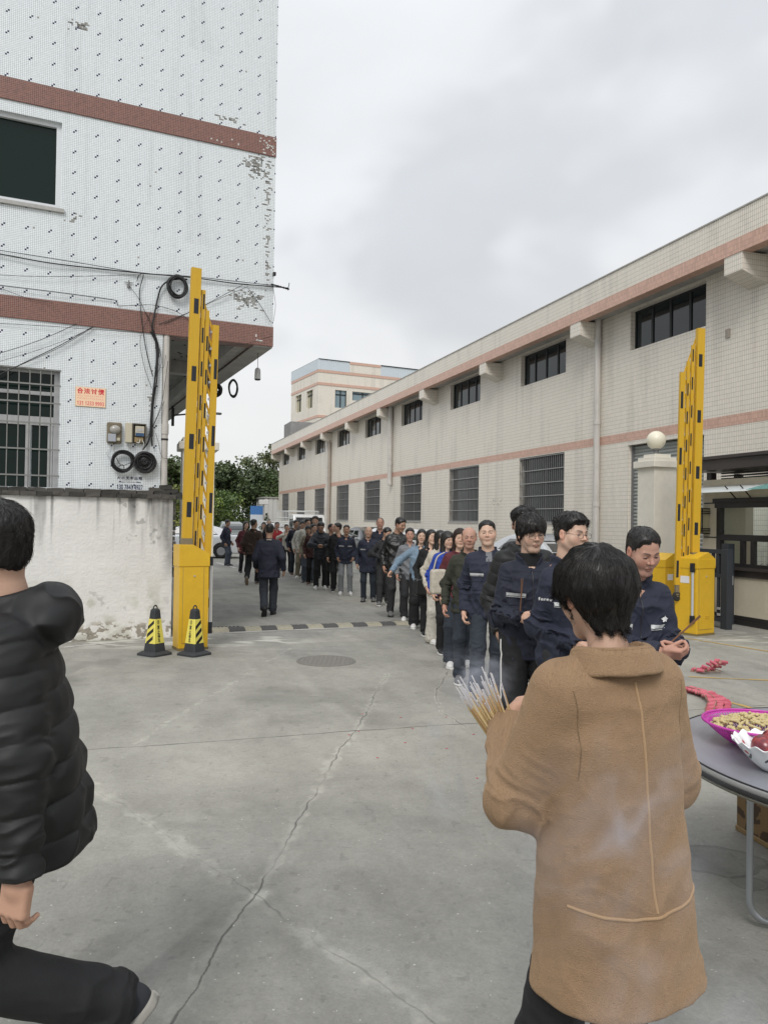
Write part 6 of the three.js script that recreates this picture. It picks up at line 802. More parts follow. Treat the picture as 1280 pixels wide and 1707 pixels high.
tree('dark dense tree beneath the loose crowned tree', -12.0, -72, 6.4, 4.0, 6, [0.043, 0.081, 0.022], { clumps: 75, leaves: 85, leaf: 0.26 });
tree('dark rounded tree behind the yellow boom', -15.5, -70, 7.0, 3.6, 7, [0.049, 0.084, 0.028], { clumps: 60, leaves: 85, leaf: 0.26 });
tree('mid green bushy tree low at the end of the yard', -13.6, -62, 4.4, 2.8, 8, [0.072, 0.133, 0.025], { clumps: 60, leaves: 85, leaf: 0.2 });
tree('yellowish green tree low between the boom and the standing man', -13.0, -52, 4.0, 1.9, 9, [0.123, 0.175, 0.031], { clumps: 45, leaves: 80, leaf: 0.18 });
tree('dark tree seen between the left building and its gate pillar', -15.4, -55, 6.2, 2.6, 10, [0.058, 0.098, 0.028], { clumps: 55, leaves: 80, leaf: 0.22 });
tree('dark green tree farther left behind the mosaic building', -19.5, -60, 6.6, 3.4, 12, [0.052, 0.087, 0.025], { clumps: 55, leaves: 80, leaf: 0.24 });
{ const h = mesh('shrub_bank', (() => { const rg = rng(40), gs = []; const pos = [], nor = [], col = []; for (let k = 0; k < 9000; k++) { const x = -19 + rg() * 13, z = -66 - rg() * 5, y = rg() * 2.4 * (0.6 + 0.4 * Math.sin(x)); const a = V(rg() - 0.5, rg() - 0.5, rg() - 0.5).normalize().multiplyScalar(0.3), b = V(rg() - 0.5, rg() - 0.5, rg() - 0.5).cross(a).normalize().multiplyScalar(0.14), n = a.clone().cross(b).normalize(); const v = 0.5 + rg() * 0.8; for (const [p, q] of [[0, 0], [0.5, 1], [1, 0], [0, 0], [1, 0], [0.5, -1]]) { pos.push(x + a.x * p + b.x * q, y + a.y * p + b.y * q, z + a.z * p + b.z * q); nor.push(-n.x, -n.y, -n.z); col.push(0.03 * v, 0.052 * v, 0.015 * v); } } const g = new THREE.BufferGeometry(); g.setAttribute('position', new THREE.Float32BufferAttribute(pos, 3)); g.setAttribute('normal', new THREE.Float32BufferAttribute(nor, 3)); g.setAttribute('color', new THREE.Float32BufferAttribute(col, 3)); return g; })(), leafM); tag(h, 'dark undergrowth along the end of the yard under the trees', 'undergrowth', null, 'stuff'); }
// ---------------------------------------------------------------- vehicles
const carPaint = (r, g, b) => phys({ color: lin(r, g, b), roughness: 0.35, clearcoat: 0.8, clearcoatRoughness: 0.08, metalness: 0.1 });
M.carGlass = phys({ color: lin(0.015, 0.018, 0.02), roughness: 0.05 }); M.tyre = std({ color: lin(0.018, 0.018, 0.018), roughness: 0.85 }); M.hub = std({ color: lin(0.4, 0.4, 0.42), roughness: 0.35, metalness: 0.7 });
const carBody = cached('car', () => { const L = 2.25, W = 0.88; const f = (x, y, z) => { const ax = Math.abs(x), taper = 1 - 0.16 * Math.pow(Math.abs(z) / L, 4); const hood = z > 0.95 ? 0.98 - 0.13 * (z - 0.95) / 1.3 : z < -1.55 ? 1.04 - 0.05 * (-z - 1.55) : 1.0; const low = smax(smax(ax - W * taper + 0.05 * Math.max(0, y - 0.75), Math.abs(z) - L + 0.12 * ((ax / W) ** 2), 0.16), smax(y - hood, 0.2 - y, 0.06), 0.09); const t = clamp((z + 1.75) / 3.2); const roofY = 0.95 + 0.52 * Math.pow(Math.max(0, Math.sin(Math.PI * Math.pow(t, 0.85))), 0.62); const cab = smax(smax(ax - (W - 0.06 - 0.27 * clamp((y - 0.95) / 0.5)), y - roofY, 0.07), Math.max(Math.abs(z + 0.15) - 1.6, 0.8 - y), 0.05); let d = smin(low, cab, 0.06); for (const zz of [1.38, -1.3]) d = smax(d, -Math.max(Math.hypot(y - 0.32, z - zz) - 0.37, 0.55 - ax), 0.02); return d; }; const body = surfaceNet(f, [-0.98, 0.15, -2.35], [0.98, 1.55, 2.35], 0.035); const glass = (side) => surfaceNet((x, y, z) => { const ax = Math.abs(x); const inn = f(x, y, z) - 0.008; const win = side ? Math.max(Math.abs(y - 1.18) - 0.155, Math.abs(z + 0.12) - 1.12 + 1.4 * Math.max(0, y - 1.0), 0.5 - ax, 0.045 - Math.abs(z + 0.1)) : Math.max(0.045 - Math.abs(Math.abs(z + 0.15) - 1.05) + 0, Math.abs(y - 1.2) - 0.19, ax - 0.66 + 0.35 * (y - 1), 0.9 - Math.abs(z + 0.15)); return Math.max(inn, win, -(f(x, y, z) + 0.03)); }, [-0.98, 0.95, -2.1], [0.98, 1.55, 2.0], 0.024); return [body, glass(true), glass(false)]; });
function car(label, x, z, yaw, paint, scale = 1, extra) { const B = thing('parked_car', label, 'car', [x, 0, z], yaw, 'cars parked in the yard'); B.scale.setScalar(scale); part('body', carBody[0], paint, B); part('side_window', carBody[1], M.carGlass, B); part('windscreen', carBody[2], M.carGlass, B); for (const [sx, zz] of [[1, 1.38], [-1, 1.38], [1, -1.3], [-1, -1.3]]) { const w = group('wheel', B, [sx * 0.78, 0.32, zz]); part('tyre', new THREE.TorusGeometry(0.245, 0.085, 10, 26).rotateY(Math.PI / 2), M.tyre, w); part('rim', [rod([-0.05, 0, 0], [0.05, 0, 0], 0.19, 0.19, 18), ...[0, 1, 2, 3, 4].map((k) => box(sx * 0.05 - 0.008, sx * 0.05 + 0.008, 0, 0.19, -0.025, 0.025).rotateX(k * 1.2566))], M.hub, w); } for (const s of [1, -1]) { part('headlight', box(s * 0.62 - 0.15, s * 0.62 + 0.15, 0.62, 0.74, 2.12, 2.2, 0.03), phys({ color: lin(0.6, 0.62, 0.65), roughness: 0.1 }), B); part('tail_light', box(s * 0.66 - 0.13, s * 0.66 + 0.13, 0.72, 0.86, -2.25, -2.17, 0.03), phys({ color: lin(0.35, 0.01, 0.01), roughness: 0.15 }), B); part('wing_mirror', box(s * 0.97 - 0.07, s * 0.97 + 0.07, 0.98, 1.1, 0.78, 0.88, 0.03), paint, B); part('door_handle', box(s * 0.875 - 0.012, s * 0.875 + 0.02, 0.86, 0.89, 0.0, 0.14), M.hub, B); } part('number_plate', box(-0.22, 0.22, 0.42, 0.54, 2.24, 2.255), std({ color: lin(0.03, 0.07, 0.25), roughness: 0.5 }), B); if (extra) extra(B); return B; }
const facing = TH, carAt = (s, d) => { const p = SD(s, d); return [p.x, p.z]; };
car('silver car with dark windows parked by the wall behind the men in navy', ...carAt(17.3, 10.15), facing, carPaint(0.5, 0.52, 0.54));
car('white car parked by the wall behind the women in the queue', ...carAt(25.2, 10.2), facing, carPaint(0.68, 0.69, 0.7));
car('dark car with a silver folding sunshade behind its windscreen', ...carAt(32.2, 10.1), facing, carPaint(0.02, 0.022, 0.026), 1, (B) => { const s = new THREE.ConeGeometry(0.62, 0.34, 9, 1).scale(1, 1, 0.8); part('sunshade', s.translate(0, 1.28, 0.9), std({ color: lin(0.66, 0.68, 0.7), roughness: 0.35, metalness: 0.2, flatShading: true }), B); });
car('white saloon half hidden behind the yellow boom on the left', -8.5, -34.2, R(-80), carPaint(0.7, 0.71, 0.72), 1, (B) => part('red_bow', [new THREE.SphereGeometry(0.16, 12, 9).translate(0.45, 1.12, -1.5), new THREE.SphereGeometry(0.13, 12, 9).translate(0.25, 1.2, -1.6)], std({ color: lin(0.4, 0.01, 0.03), roughness: 0.6 }), B));
car('grey green estate car with its front to the camera at the end of the yard', -9.3, -47, R(16), carPaint(0.1, 0.12, 0.11), 1.08);
car('white car behind the grey green estate car', -7.2, -50, R(16), carPaint(0.66, 0.67, 0.68), 1.05);
{ // light truck with a stake bed
  const [x, z] = carAt(44.5, 9.7), B = thing('stake_truck', 'small white truck with a railed cargo bed beside the factory wall', 'truck', [x, 0, z], facing), wp = carPaint(0.66, 0.67, 0.67);
  part('cab', extrude([[1.0, 0.5], [2.6, 0.5], [2.62, 1.1], [2.3, 1.95], [2.1, 2.02], [1.05, 2.02]], 1.7, [], 0.03).rotateY(-Math.PI / 2).translate(0.85, 0, 0), wp, B); part('windscreen', bar([0, 1.18, 2.63], [0, 1.88, 2.37], 1.5, 0.02), M.carGlass, B); for (const s of [1, -1]) part('side_window', box(s * 0.885 - 0.006, s * 0.885 + 0.006, 1.2, 1.8, 1.3, 2.2), M.carGlass, B);
  part('bed', [box(-0.9, 0.9, 0.75, 0.85, -2.6, 0.95), box(-0.9, -0.86, 0.85, 1.2, -2.6, 0.95), box(0.86, 0.9, 0.85, 1.2, -2.6, 0.95), box(-0.9, 0.9, 0.85, 1.2, -2.6, -2.56)], wp, B); const rl = std({ color: lin(0.6, 0.61, 0.6), roughness: 0.5 });
  for (const s of [1, -1]) { for (const y of [1.5, 1.85, 2.25]) part('bed_rail', rod([s * 0.87, y, -2.58], [s * 0.87, y, 0.93], 0.022, 0.022, 8), rl, B); for (let k = 0; k < 9; k++) part('stake', rod([s * 0.87, 1.2, -2.58 + k * 0.438], [s * 0.87, 2.25, -2.58 + k * 0.438], 0.018, 0.018, 8), rl, B); } for (const zz of [-2.58, 0.93]) for (const y of [1.5, 1.85, 2.25]) part('bed_rail', rod([-0.87, y, zz], [0.87, y, zz], 0.022, 0.022, 8), rl, B);
  for (const [sx, zz] of [[1, 1.9], [-1, 1.9], [1, -1.6], [-1, -1.6]]) { const w = group('wheel', B, [sx * 0.78, 0.35, zz]); part('tyre', new THREE.TorusGeometry(0.26, 0.09, 10, 24).rotateY(Math.PI / 2), M.tyre, w); part('rim', rod([-0.05, 0, 0], [0.05, 0, 0], 0.2, 0.2, 16), M.hub, w); } part('bumper', box(-0.85, 0.85, 0.38, 0.56, 2.55, 2.7, 0.03), M.grilleDark, B); part('chassis', box(-0.5, 0.5, 0.45, 0.74, -2.6, 1.0), M.dark, B); for (const s of [1, -1]) part('headlight', box(s * 0.6 - 0.16, s * 0.6 + 0.16, 0.68, 0.84, 2.62, 2.68, 0.02), phys({ color: lin(0.6, 0.6, 0.6), roughness: 0.1 }), B); }
{ // white cabin, sign and fence at the end
  const c = V(-10.3, 0, -66.5), B = thing('site_cabin', 'white corrugated cabin at the far end of the factory', 'cabin', c.toArray(), R(20)), w = std({ color: lin(0.6, 0.6, 0.58), roughness: 0.6 }); const g = []; for (let x = 0; x < 4; x += 0.4) g.push(box(x, x + 0.3, 0, 3.6, -0.05, 0.03), box(x + 0.3, x + 0.4, 0, 3.6, -0.05, -0.02)); part('wall', g, w, B); part('wall', box(0, 4, 0, 3.6, -4, -0.06), w, B); part('roof', box(-0.1, 4.1, 3.6, 3.7, -4.1, 0.12), M.plaster, B); part('window', box(2.1, 2.6, 1.6, 2.8, 0.03, 0.07), M.darkGlass, B);
  const S = thing('direction_sign', 'blue topped sign panel on a post at the end of the yard', 'sign', [-9.55, 0, -58], R(15)); part('post', rod([0, 0, -0.04], [0, 3.0, -0.04], 0.04), M.alu, S); part('panel', box(-0.5, 0.5, 1.0, 2.1, -0.03, 0.0), std({ color: lin(0.55, 0.6, 0.66), roughness: 0.5 }), S); part('blue_panel', box(-0.5, 0.5, 2.1, 2.75, -0.03, 0.004), std({ color: lin(0.05, 0.17, 0.42), roughness: 0.5 }), S);
  const Lp = thing('yard_lamp', 'boxy white floodlight on a short post near the cabin', 'lamp', [-8.9, 0, -57], R(15)); part('post', rod([0, 0, 0], [0, 2.9, 0], 0.05), M.alu, Lp); part('lamp_head', box(-0.35, 0.35, 2.85, 3.2, -0.25, 0.25, 0.04), std({ color: lin(0.6, 0.6, 0.58), roughness: 0.5 }), Lp);
  const F = thing('white_railing', 'white tubular railing in front of the cabin', 'railing', [-8.7, 0, -54], R(18)), rl = std({ color: lin(0.62, 0.62, 0.6), roughness: 0.5 }); for (const y of [0.4, 1.0, 1.6]) part('rail', rod([0, y, 0], [3.6, y, 0], 0.035), rl, F); for (let k = 0; k < 10; k++) part('post', rod([k * 0.4, 0, 0], [k * 0.4, 1.65, 0], 0.025), rl, F);
}
const SKIN = { fair: [0.56, 0.37, 0.275], mid: [0.47, 0.295, 0.21], tan: [0.38, 0.225, 0.155], ruddy: [0.44, 0.25, 0.185] };
const cloth = (r, g, b, o = {}) => phys({ color: lin(r, g, b), roughness: o.rough ?? 0.85, sheen: o.sheen ?? 0.25, sheenRoughness: 0.6, sheenColor: lin(Math.min(1, r * 2 + 0.02), Math.min(1, g * 2 + 0.02), Math.min(1, b * 2 + 0.02)), map: o.map ?? rep(tintTex, 0.5), bumpMap: o.bump ?? rep(grainTex, 0.22), bumpScale: o.bs ?? 0.0007 });
const CL = {};
const skinM = std({ vertexColors: true, roughness: 0.58, bumpMap: rep(softTex, 0.03), bumpScale: 0.0003 });
const hairBlack = std({ color: lin(0.011, 0.0095, 0.0085), roughness: 0.42 }), hairGrey = std({ color: lin(0.06, 0.056, 0.052), roughness: 0.5 }), hairBrown = std({ color: lin(0.028, 0.014, 0.009), roughness: 0.42 });
const rubberWhite = std({ color: lin(0.66, 0.65, 0.62), roughness: 0.7 }), rubberBlack = std({ color: lin(0.02, 0.02, 0.021), roughness: 0.75 }), rubberGum = std({ color: lin(0.3, 0.24, 0.17), roughness: 0.7 });
const leatherBlack = std({ color: lin(0.014, 0.014, 0.015), roughness: 0.35 });
M.reflect = std({ color: lin(0.46, 0.47, 0.47), roughness: 0.35 });
const rot = (g, q) => g.applyQuaternion(q);
function person(o) {
  const dist = Math.hypot(o.x, o.z), px = dist / 769, fig = 1.72, cell = o.cell ?? clamp(px * 1.0, 0.0065, 0.02), hc = clamp(px * 0.62, 0.0028, 0.009);
  const root = thing('person', o.label, 'person', [o.x, o.y ?? 0, o.z], R(o.yaw ?? 18.5), o.group); root.scale.setScalar(o.H / fig);
  const seed = o.seed ?? Math.round(Math.abs(o.x * 131 + o.z * 977)), rg = rng(seed), cut = CUTS[o.cut ?? 'jacket'], build = (o.build ?? 1) * 0.94, nar = (cut.narrow ?? 1) * build;
  // torso frame
  const pel = V(0, 0.94, 0), tq = new THREE.Quaternion().setFromEuler(new THREE.Euler(R(o.lean ?? 2), R(o.twist ?? 0), R(o.tilt ?? (o.solo ? 0 : (rg() - 0.5) * 4)), 'YXZ')), tinv = tq.clone().invert();
  const T = (x, y, z) => V(x, y, z).applyQuaternion(tq).add(pel).toArray();
  const m = new THREE.Matrix3().setFromMatrix4(new THREE.Matrix4().makeRotationFromQuaternion(tinv)).elements;
  const toT = (x, y, z) => { y -= 0.94; return [m[0] * x + m[3] * y + m[6] * z, m[1] * x + m[4] * y + m[7] * z, m[2] * x + m[5] * y + m[8] * z]; };
  const sh = [1, -1].map((s) => T(s * 0.156 * nar, 0.408 + (s > 0 ? o.shrugL ?? 0 : o.shrugR ?? 0), -0.008)), hip = [1, -1].map((s) => [s * 0.086, 0.905, 0]);
  const A = [1, -1].map((s, i) => { const w = (s > 0 ? o.armL : o.armR) ?? [s * (0.215 * build + 0.015 + 0.03 * rg()), 0.86 + 0.02 * rg(), 0.02 + 0.08 * rg()]; const pole = (s > 0 ? o.poleL : o.poleR) ?? [s * 0.35, -0.2, -1]; return ik(sh[i], w, 0.29, 0.262, pole); });
  const foot = [o.footL ?? [0.095 + 0.04 * (rg() - 0.3), 0.085, 0.02 + 0.2 * (rg() - 0.5)], o.footR ?? [-0.095 - 0.04 * (rg() - 0.3), 0.085, 0.02 + 0.2 * (rg() - 0.5)]];
  const G = [0, 1].map((i) => ik(hip[i], foot[i], 0.43, 0.41, [i ? -0.12 : 0.12, 0, 1]));
  const crease = (x, y, z, f, k) => Math.pow(1 - Math.abs(2 * n3(x * f + k, y * f * 0.8 + 0.5 * n3(x * 5, y * 5, z * 5 + k), z * f) - 1), 5);
  // ---- jacket
  const Q = cut.quilt, fold = cut.fold, ar = cut.arm, sd = seed % 97, nA = [0, 1].map((i) => V(...A[i][1]).sub(V(...A[i][0])).normalize().toArray()), elbowBend = [0, 1].map((i) => 1 - V(...A[i][0]).sub(V(...sh[i])).normalize().dot(V(...nA[i])));
  const torso = (px_, py, pz) => { const [x, y, z] = toT(px_, py, pz); const [w, d, zo] = prof(y, cut.rows); const bl = (o.belly ?? 0) * Math.exp(-(((y - 0.06) / 0.14) ** 2)) * (z > 0 ? 1 : 0.2); const W = w * nar, Dd = d * build + bl, zz = z - zo; const k = (Math.pow(Math.abs(x) / W, 2.35) + Math.pow(Math.abs(zz) / Dd, 2.35)) ** (1 / 2.35); let q = (k - 1) * Math.min(W, Dd) * 0.92;
    if (q < 0.06) { if (Q) q -= cut.puff * Math.pow(Math.abs(Math.sin(Math.PI * (y + 0.3 + 0.012 * (n3(x * 6, 2, z * 6) - 0.5)) / Q)), 0.55) - cut.puff * 0.5; q += fold * (1.5 * Math.abs(n3(x * 6 + sd + y * 2.5, y * 7 - Math.abs(x) * 5, z * 6) - 0.5) * 2 - 0.6 + 0.9 * (Math.abs(n3(x * 15 + y * 5, y * 12 + sd, z * 15) - 0.5) * 2 - 0.5) * (0.4 + 1.2 * sstep(0.1, -0.12, y))); if (!Q) q -= fold * (0.5 * crease(x + y * 0.5, y - Math.abs(x) * 0.7, z, 9, sd) + 0.35 * crease(x - y * 0.6, y, z, 17, sd + 5)); if (o.pleat) q += 0.012 * Math.sin(Math.atan2(x, zz) * 9 + 1.2 * n3(x * 3, y * 2, z * 3)) * sstep(0.1, -0.3, y); }
    q = smax(q, cut.hem + 0.008 * (n3(x * 7 + sd, 0, z * 7) - 0.5) - y + (o.hemCurve ?? 0) * x, 0.012); q = smax(q, y - 0.49, 0.02); return q; };
  const armD = (i, x, y, z) => {
    const S = sh[i], E = A[i][0], W = A[i][1]; let t1 = alongT(x, y, z, S, E), t2 = alongT(x, y, z, E, W);
    let d = smin(cone(x, y, z, S, E, ar[0] * build, ar[1] * build), cone(x, y, z, E, W, ar[2] * build, ar[3] * build), 0.03);
    d = Math.max(d, ((x - W[0]) * nA[i][0] + (y - W[1]) * nA[i][1] + (z - W[2]) * nA[i][2]) - (o.cuff ?? 0.012));
    if (d < 0.05) { const t = t1 < 1 ? t1 * 0.29 : 0.29 + Math.max(0, t2) * 0.262; if (Q) d -= 0.009 * Math.pow(Math.abs(Math.sin(Math.PI * (t + 0.02 * (n3(x * 9, y * 3, z * 9) - 0.5)) / (Q * 0.9))), 0.6) - 0.004; const near = Math.exp(-(((t - 0.29) / 0.08) ** 2)) * (0.35 + elbowBend[i]) + 0.5 * Math.exp(-(((t - 0.5) / 0.06) ** 2)) + 0.25; d += fold * near * (1.5 * Math.abs(n3(x * 13 + sd, t * 34 + 1.4 * n3(x * 12, y * 12, z * 12), z * 13) - 0.5) * 2 - 0.7) + fold * 0.4 * (n3(x * 22, y * 22, z * 22 + sd) - 0.5) - (Q ? 0 : fold * near * 0.8 * crease(x * 0.8 + y * 0.3, t * 1.6, z, 16, sd + i * 3)); }
    return d;
  };
    const shl = [0, 1].map((i) => [T((i ? -1 : 1) * 0.03, 0.452, -0.022), T((i ? -1 : 1) * 0.128 * nar, 0.413, -0.012)]);
  const collarD = (px_, py, pz) => { if (o.collar === 'none') return 9; const [x, y, z] = toT(px_, py, pz), hgt = o.collarH ?? 0.068, open = o.open ?? 0.03; const k = Math.hypot(x / (0.078 * (o.collarW ?? 1)), (z + 0.024 - (y - 0.5) * 0.12) / (0.076 * (o.collarW ?? 1))) - 1, base = 0.468 - 0.035 * sstep(-0.02, 0.06, z); let q = Math.abs(k * 0.07 - (y - base) * 0.12) - 0.0075; q = smax(q, Math.abs(y - base - hgt / 2) - hgt / 2, 0.008); if (z > 0) q = smax(q, open * sstep(base - 0.01, base + hgt, y) - Math.abs(x), 0.006); return q; };
  const jacket = (x, y, z) => {
    let d = torso(x, y, z);
    for (let i = 0; i < 2; i++) { d = smin(d, cone(x, y, z, shl[i][0], shl[i][1], 0.045, 0.062), 0.05); d = smin(d, armD(i, x, y, z), o.pit ?? 0.035); }
    d = smin(d, collarD(x, y, z), 0.008);
    if (o.hood) { const [a, b, c] = toT(x, y, z); let h = ell(a, b, c, 0, 0.455, -0.125, 0.135, 0.075, 0.075); h = smin(h, ell(a, b, c, 0, 0.485, -0.03, 0.115, 0.055, 0.11), 0.05); h = smax(h, -ell(a, b, c, 0, 0.56, -0.03, 0.075, 0.075, 0.085), 0.02); h += 0.016 * (Math.abs(n3(a * 9, b * 12 + sd, c * 9) - 0.5) * 2 - 0.5) - 0.012 * crease(a, b, c, 11, sd); d = smin(d, h, 0.02); }
    if (o.vest) { /* sleeves stay slim, body puffed */ }
    return d;
  };
  const bb = (pts, r) => { const lo = [9, 9, 9], hi = [-9, -9, -9]; for (const p of pts) for (let k = 0; k < 3; k++) { lo[k] = Math.min(lo[k], p[k] - r); hi[k] = Math.max(hi[k], p[k] + r); } return [lo, hi]; };
  const hemP = [T(0.12, cut.hem, 0.08), T(-0.12, cut.hem, -0.08), T(0.12, cut.hem, -0.08), T(-0.12, cut.hem, 0.08)];
  const [jlo, jhi] = bb([...sh, ...A.flat(), ...hemP, T(0, 0.47, 0), T(0, 0.5, -0.09)], 0.125 * Math.max(1, build) + (o.hood ? 0.06 : 0));
  const jg = surfaceNet(jacket, jlo, jhi, cell);
  part(o.topName ?? 'jacket', jg, o.top, root);
  // ---- trousers or skirt
  const lr = o.legs ?? [0.088, 0.068, 0.06];
  const pants = (x, y, z) => {
    const k = (Math.pow(Math.abs(x) / (0.15 * (o.hips ?? 1)), 2.3) + Math.pow(Math.abs(z + 0.008) / (0.106 * (o.hips ?? 1)), 2.3)) ** (1 / 2.3); let d = smax((k - 1) * 0.11, Math.abs(y - 0.88) - 0.1, 0.03), lg = 9;
    for (let i = 0; i < 2; i++) { const [K, An] = G[i]; let q = smin(cone(x, y, z, hip[i], K, lr[0], lr[1]), cone(x, y, z, K, An, lr[1], lr[2]), 0.03); const t = alongT(x, y, z, K, An), tk = alongT(x, y, z, hip[i], K); q = Math.max(q, (t - 1) * 0.41 - (o.legDrop ?? 0.02)); if (q < 0.05) { const am = Math.exp(-(((t - 0.92) / 0.17) ** 2)) * 1.25 + 0.7 * Math.exp(-((t / 0.2) ** 2)) + 0.35 + 0.6 * Math.exp(-(((tk - 0.08) / 0.14) ** 2)); q += 0.014 * am * (Math.abs(n3(x * 13 + sd + i * 7, y * 25 + 2 * n3(x * 9, y * 5, z * 9), z * 13) - 0.5) * 2 - 0.5) - 0.006 * am * crease(x + y * 0.4, y, z, 13, sd + i * 9); } lg = smin(lg, q, 0.012); }
    return smin(d, lg, 0.03);
  };
  if (!o.noLegs) {
    const [plo, phi] = bb([hip[0], hip[1], ...G.flat(), [0.1, 1.0, 0.05], [-0.1, 1.0, -0.05]], 0.11 + (lr[2] > 0.08 ? 0.03 : 0));
    part('trousers', surfaceNet(pants, plo, phi, Math.max(cell, 0.008)), o.bottom, root);
    if (o.sideStripe) for (const s of o.sideStripe) { const i = s > 0 ? 0 : 1, [K, An] = G[i], pts = []; const ang = s * 1.25; for (let k = 0; k <= 26; k++) { const t = k / 26, p = t < 0.5 ? V(...hip[i]).lerp(V(...K), t * 2) : V(...K).lerp(V(...An), (t - 0.5) * 2); const dir = V(Math.sin(ang), 0, Math.cos(ang)); let r = 0.16; for (let q = 0; q < 24; q++) { const v = pants(p.x + dir.x * r, p.y, p.z + dir.z * r); r -= v * 0.9; if (Math.abs(v) < 5e-4) break; } pts.push(p.clone().addScaledVector(dir, r + 0.001)); } part('side_stripe', tube(pts, 0.0055, 60, 5), std({ color: lin(0.7, 0.69, 0.66), roughness: 0.8 }), root); }
    // ---- shoes
    for (let i = 0; i < 2; i++) {
      const An = G[i][1], pitch = (i ? o.heelR : o.heelL) ?? 0, turn = (i ? -1 : 1) * 8 + ((i ? o.toeR : o.toeL) ?? 0), [up, so] = shoeGeo(o.shoe ?? 'sneaker', clamp(px * 0.8, 0.005, 0.012));
      const s = group('shoe', root, An); s.rotation.set(R(pitch), R(turn), 0, 'YXZ'); part('upper', up, o.shoeM ?? leatherBlack, s); part('sole', so, o.soleM ?? rubberWhite, s);
    }
  }
  // ---- head and hands on one body
  const hk = HEADS[o.head ?? 'man'], S = SKIN[o.skin ?? 'mid'], neckP = V(...T(0, 0.52, -0.005)), hq = tq.clone().multiply(new THREE.Quaternion().setFromEuler(new THREE.Euler(R((o.nod ?? 0) - (o.lean ?? 2) * 0.6), R(o.look ?? 0), R(o.cock ?? (rg() - 0.5) * 9), 'YXZ'))), hp = V(0, 0.148 - (o.sink ?? 0), 0.022).applyQuaternion(hq).add(neckP), hs = o.headScale ?? 1.0;
  const wx = 1 + 0.09 * (h3(seed, 3, 1) - 0.5), wy = 1 + 0.07 * (h3(seed, 9, 2) - 0.5);
  const place = (g) => g.clone().scale(hs * wx, hs * wy, hs).applyQuaternion(hq).translate(hp.x, hp.y, hp.z);
  const hg = cached(`head ${o.head ?? 'man'} ${o.skin} ${hc.toFixed(4)}`, () => surfaceNet(headField(hk), [-0.11, -0.235, -0.13], [0.11, 0.13, 0.13], hc, skinColor(hk, S)));
  const bodyGeos = [place(hg)];
  const poses = [o.handL ?? 'relaxed', o.handR ?? 'relaxed'];
  const handM = [];
  for (let i = 0; i < 2; i++) {
    if (poses[i] === 'hidden') continue; const s = i ? -1 : 1, Y = V(...((i ? o.fingR : o.fingL) ?? nA[i])).normalize(), Zp = V(...((i ? o.palmR : o.palmL) ?? [-s, 0, 0.25])); Zp.addScaledVector(Y, -Zp.dot(Y)).normalize(); const X = new THREE.Vector3().crossVectors(Y, Zp); if (i === 0) { /* left hand: mirrored field carries the thumb at -x */ }
    const g = handGeo(poses[i], i === 0 ? 1 : -1, clamp(px * 0.55, 0.0026, 0.008)).clone(); const col = g.attributes.color; for (let k = 0; k < col.count; k++) { const y = g.attributes.position.getY(k), q = 1 - 0.1 * sstep(0.1, 0.16, y); col.setXYZ(k, S[0] * q * 1.0, S[1] * q * 0.93, S[2] * q * 0.9); }
    const mm = new THREE.Matrix4().makeBasis(X, Y, Zp); mm.setPosition(A[i][1][0] + Y.x * 0.018, A[i][1][1] + Y.y * 0.018, A[i][1][2] + Y.z * 0.018); g.applyMatrix4(mm); bodyGeos.push(g); handM[i] = mm;
  }
  // the trunk and limbs that the clothes cover
  { const core = (x, y, z) => { let d = cone(x, y, z, [0, 0.94, 0], T(0, 0.4, -0.01), 0.09, 0.085); d = smin(d, cone(x, y, z, T(0, 0.38, -0.01), T(0, 0.51, -0.02), 0.06, 0.05), 0.05); for (let i = 0; i < 2; i++) { d = smin(d, cone(x, y, z, sh[i], A[i][0], 0.038, 0.03), 0.03); d = smin(d, cone(x, y, z, A[i][0], A[i][1], 0.03, 0.022), 0.02); d = smin(d, cone(x, y, z, hip[i], G[i][0], 0.06, 0.04), 0.03); d = smin(d, cone(x, y, z, G[i][0], G[i][1], 0.04, 0.03), 0.02); } return d; }; const [lo, hi] = bb([...sh, ...A.flat(), ...G.flat(), T(0, 0.5, 0)], 0.1); bodyGeos.push(surfaceNet(core, lo, hi, 0.03, () => S)); }
  part('body', bodyGeos, skinM, root);
  if (o.hair) {
    const hf = hairField(o.hair, sd), far = dist > 10, key = `hair ${o.hair} ${sd} ${hc.toFixed(3)} ${far}`;
    const hcell = Math.max(hc, 0.0034), fallY = HAIRS[o.hair].fall ?? -0.2, sg = surfaceNet(hf, [-0.13, fallY - 0.03, -0.16], [0.13, 0.15, 0.14], hcell);
    const gs = [sg]; if (!far || o.strands) { gs.push(strandsOn(hf, sg, o.hair, o.strands ?? (dist < 3 ? 2600 : 1500), seed, o.strandR ?? (dist < 3 ? 0.0009 : 0.0013))); }
    part('hair', gs.map(place), o.hairM ?? hairBlack, root);
  }
  const front = (x, y, z) => smin(smin(torso(x, y, z), collarD(x, y, z), 0.008), Math.min(cone(x, y, z, shl[0][0], shl[0][1], 0.045, 0.062), cone(x, y, z, shl[1][0], shl[1][1], 0.045, 0.062)), 0.05);
  const ctx = { root, front, T, toT, jacket, pants, place, hq, hp, A, G, sh, nA, handM, S, cell };
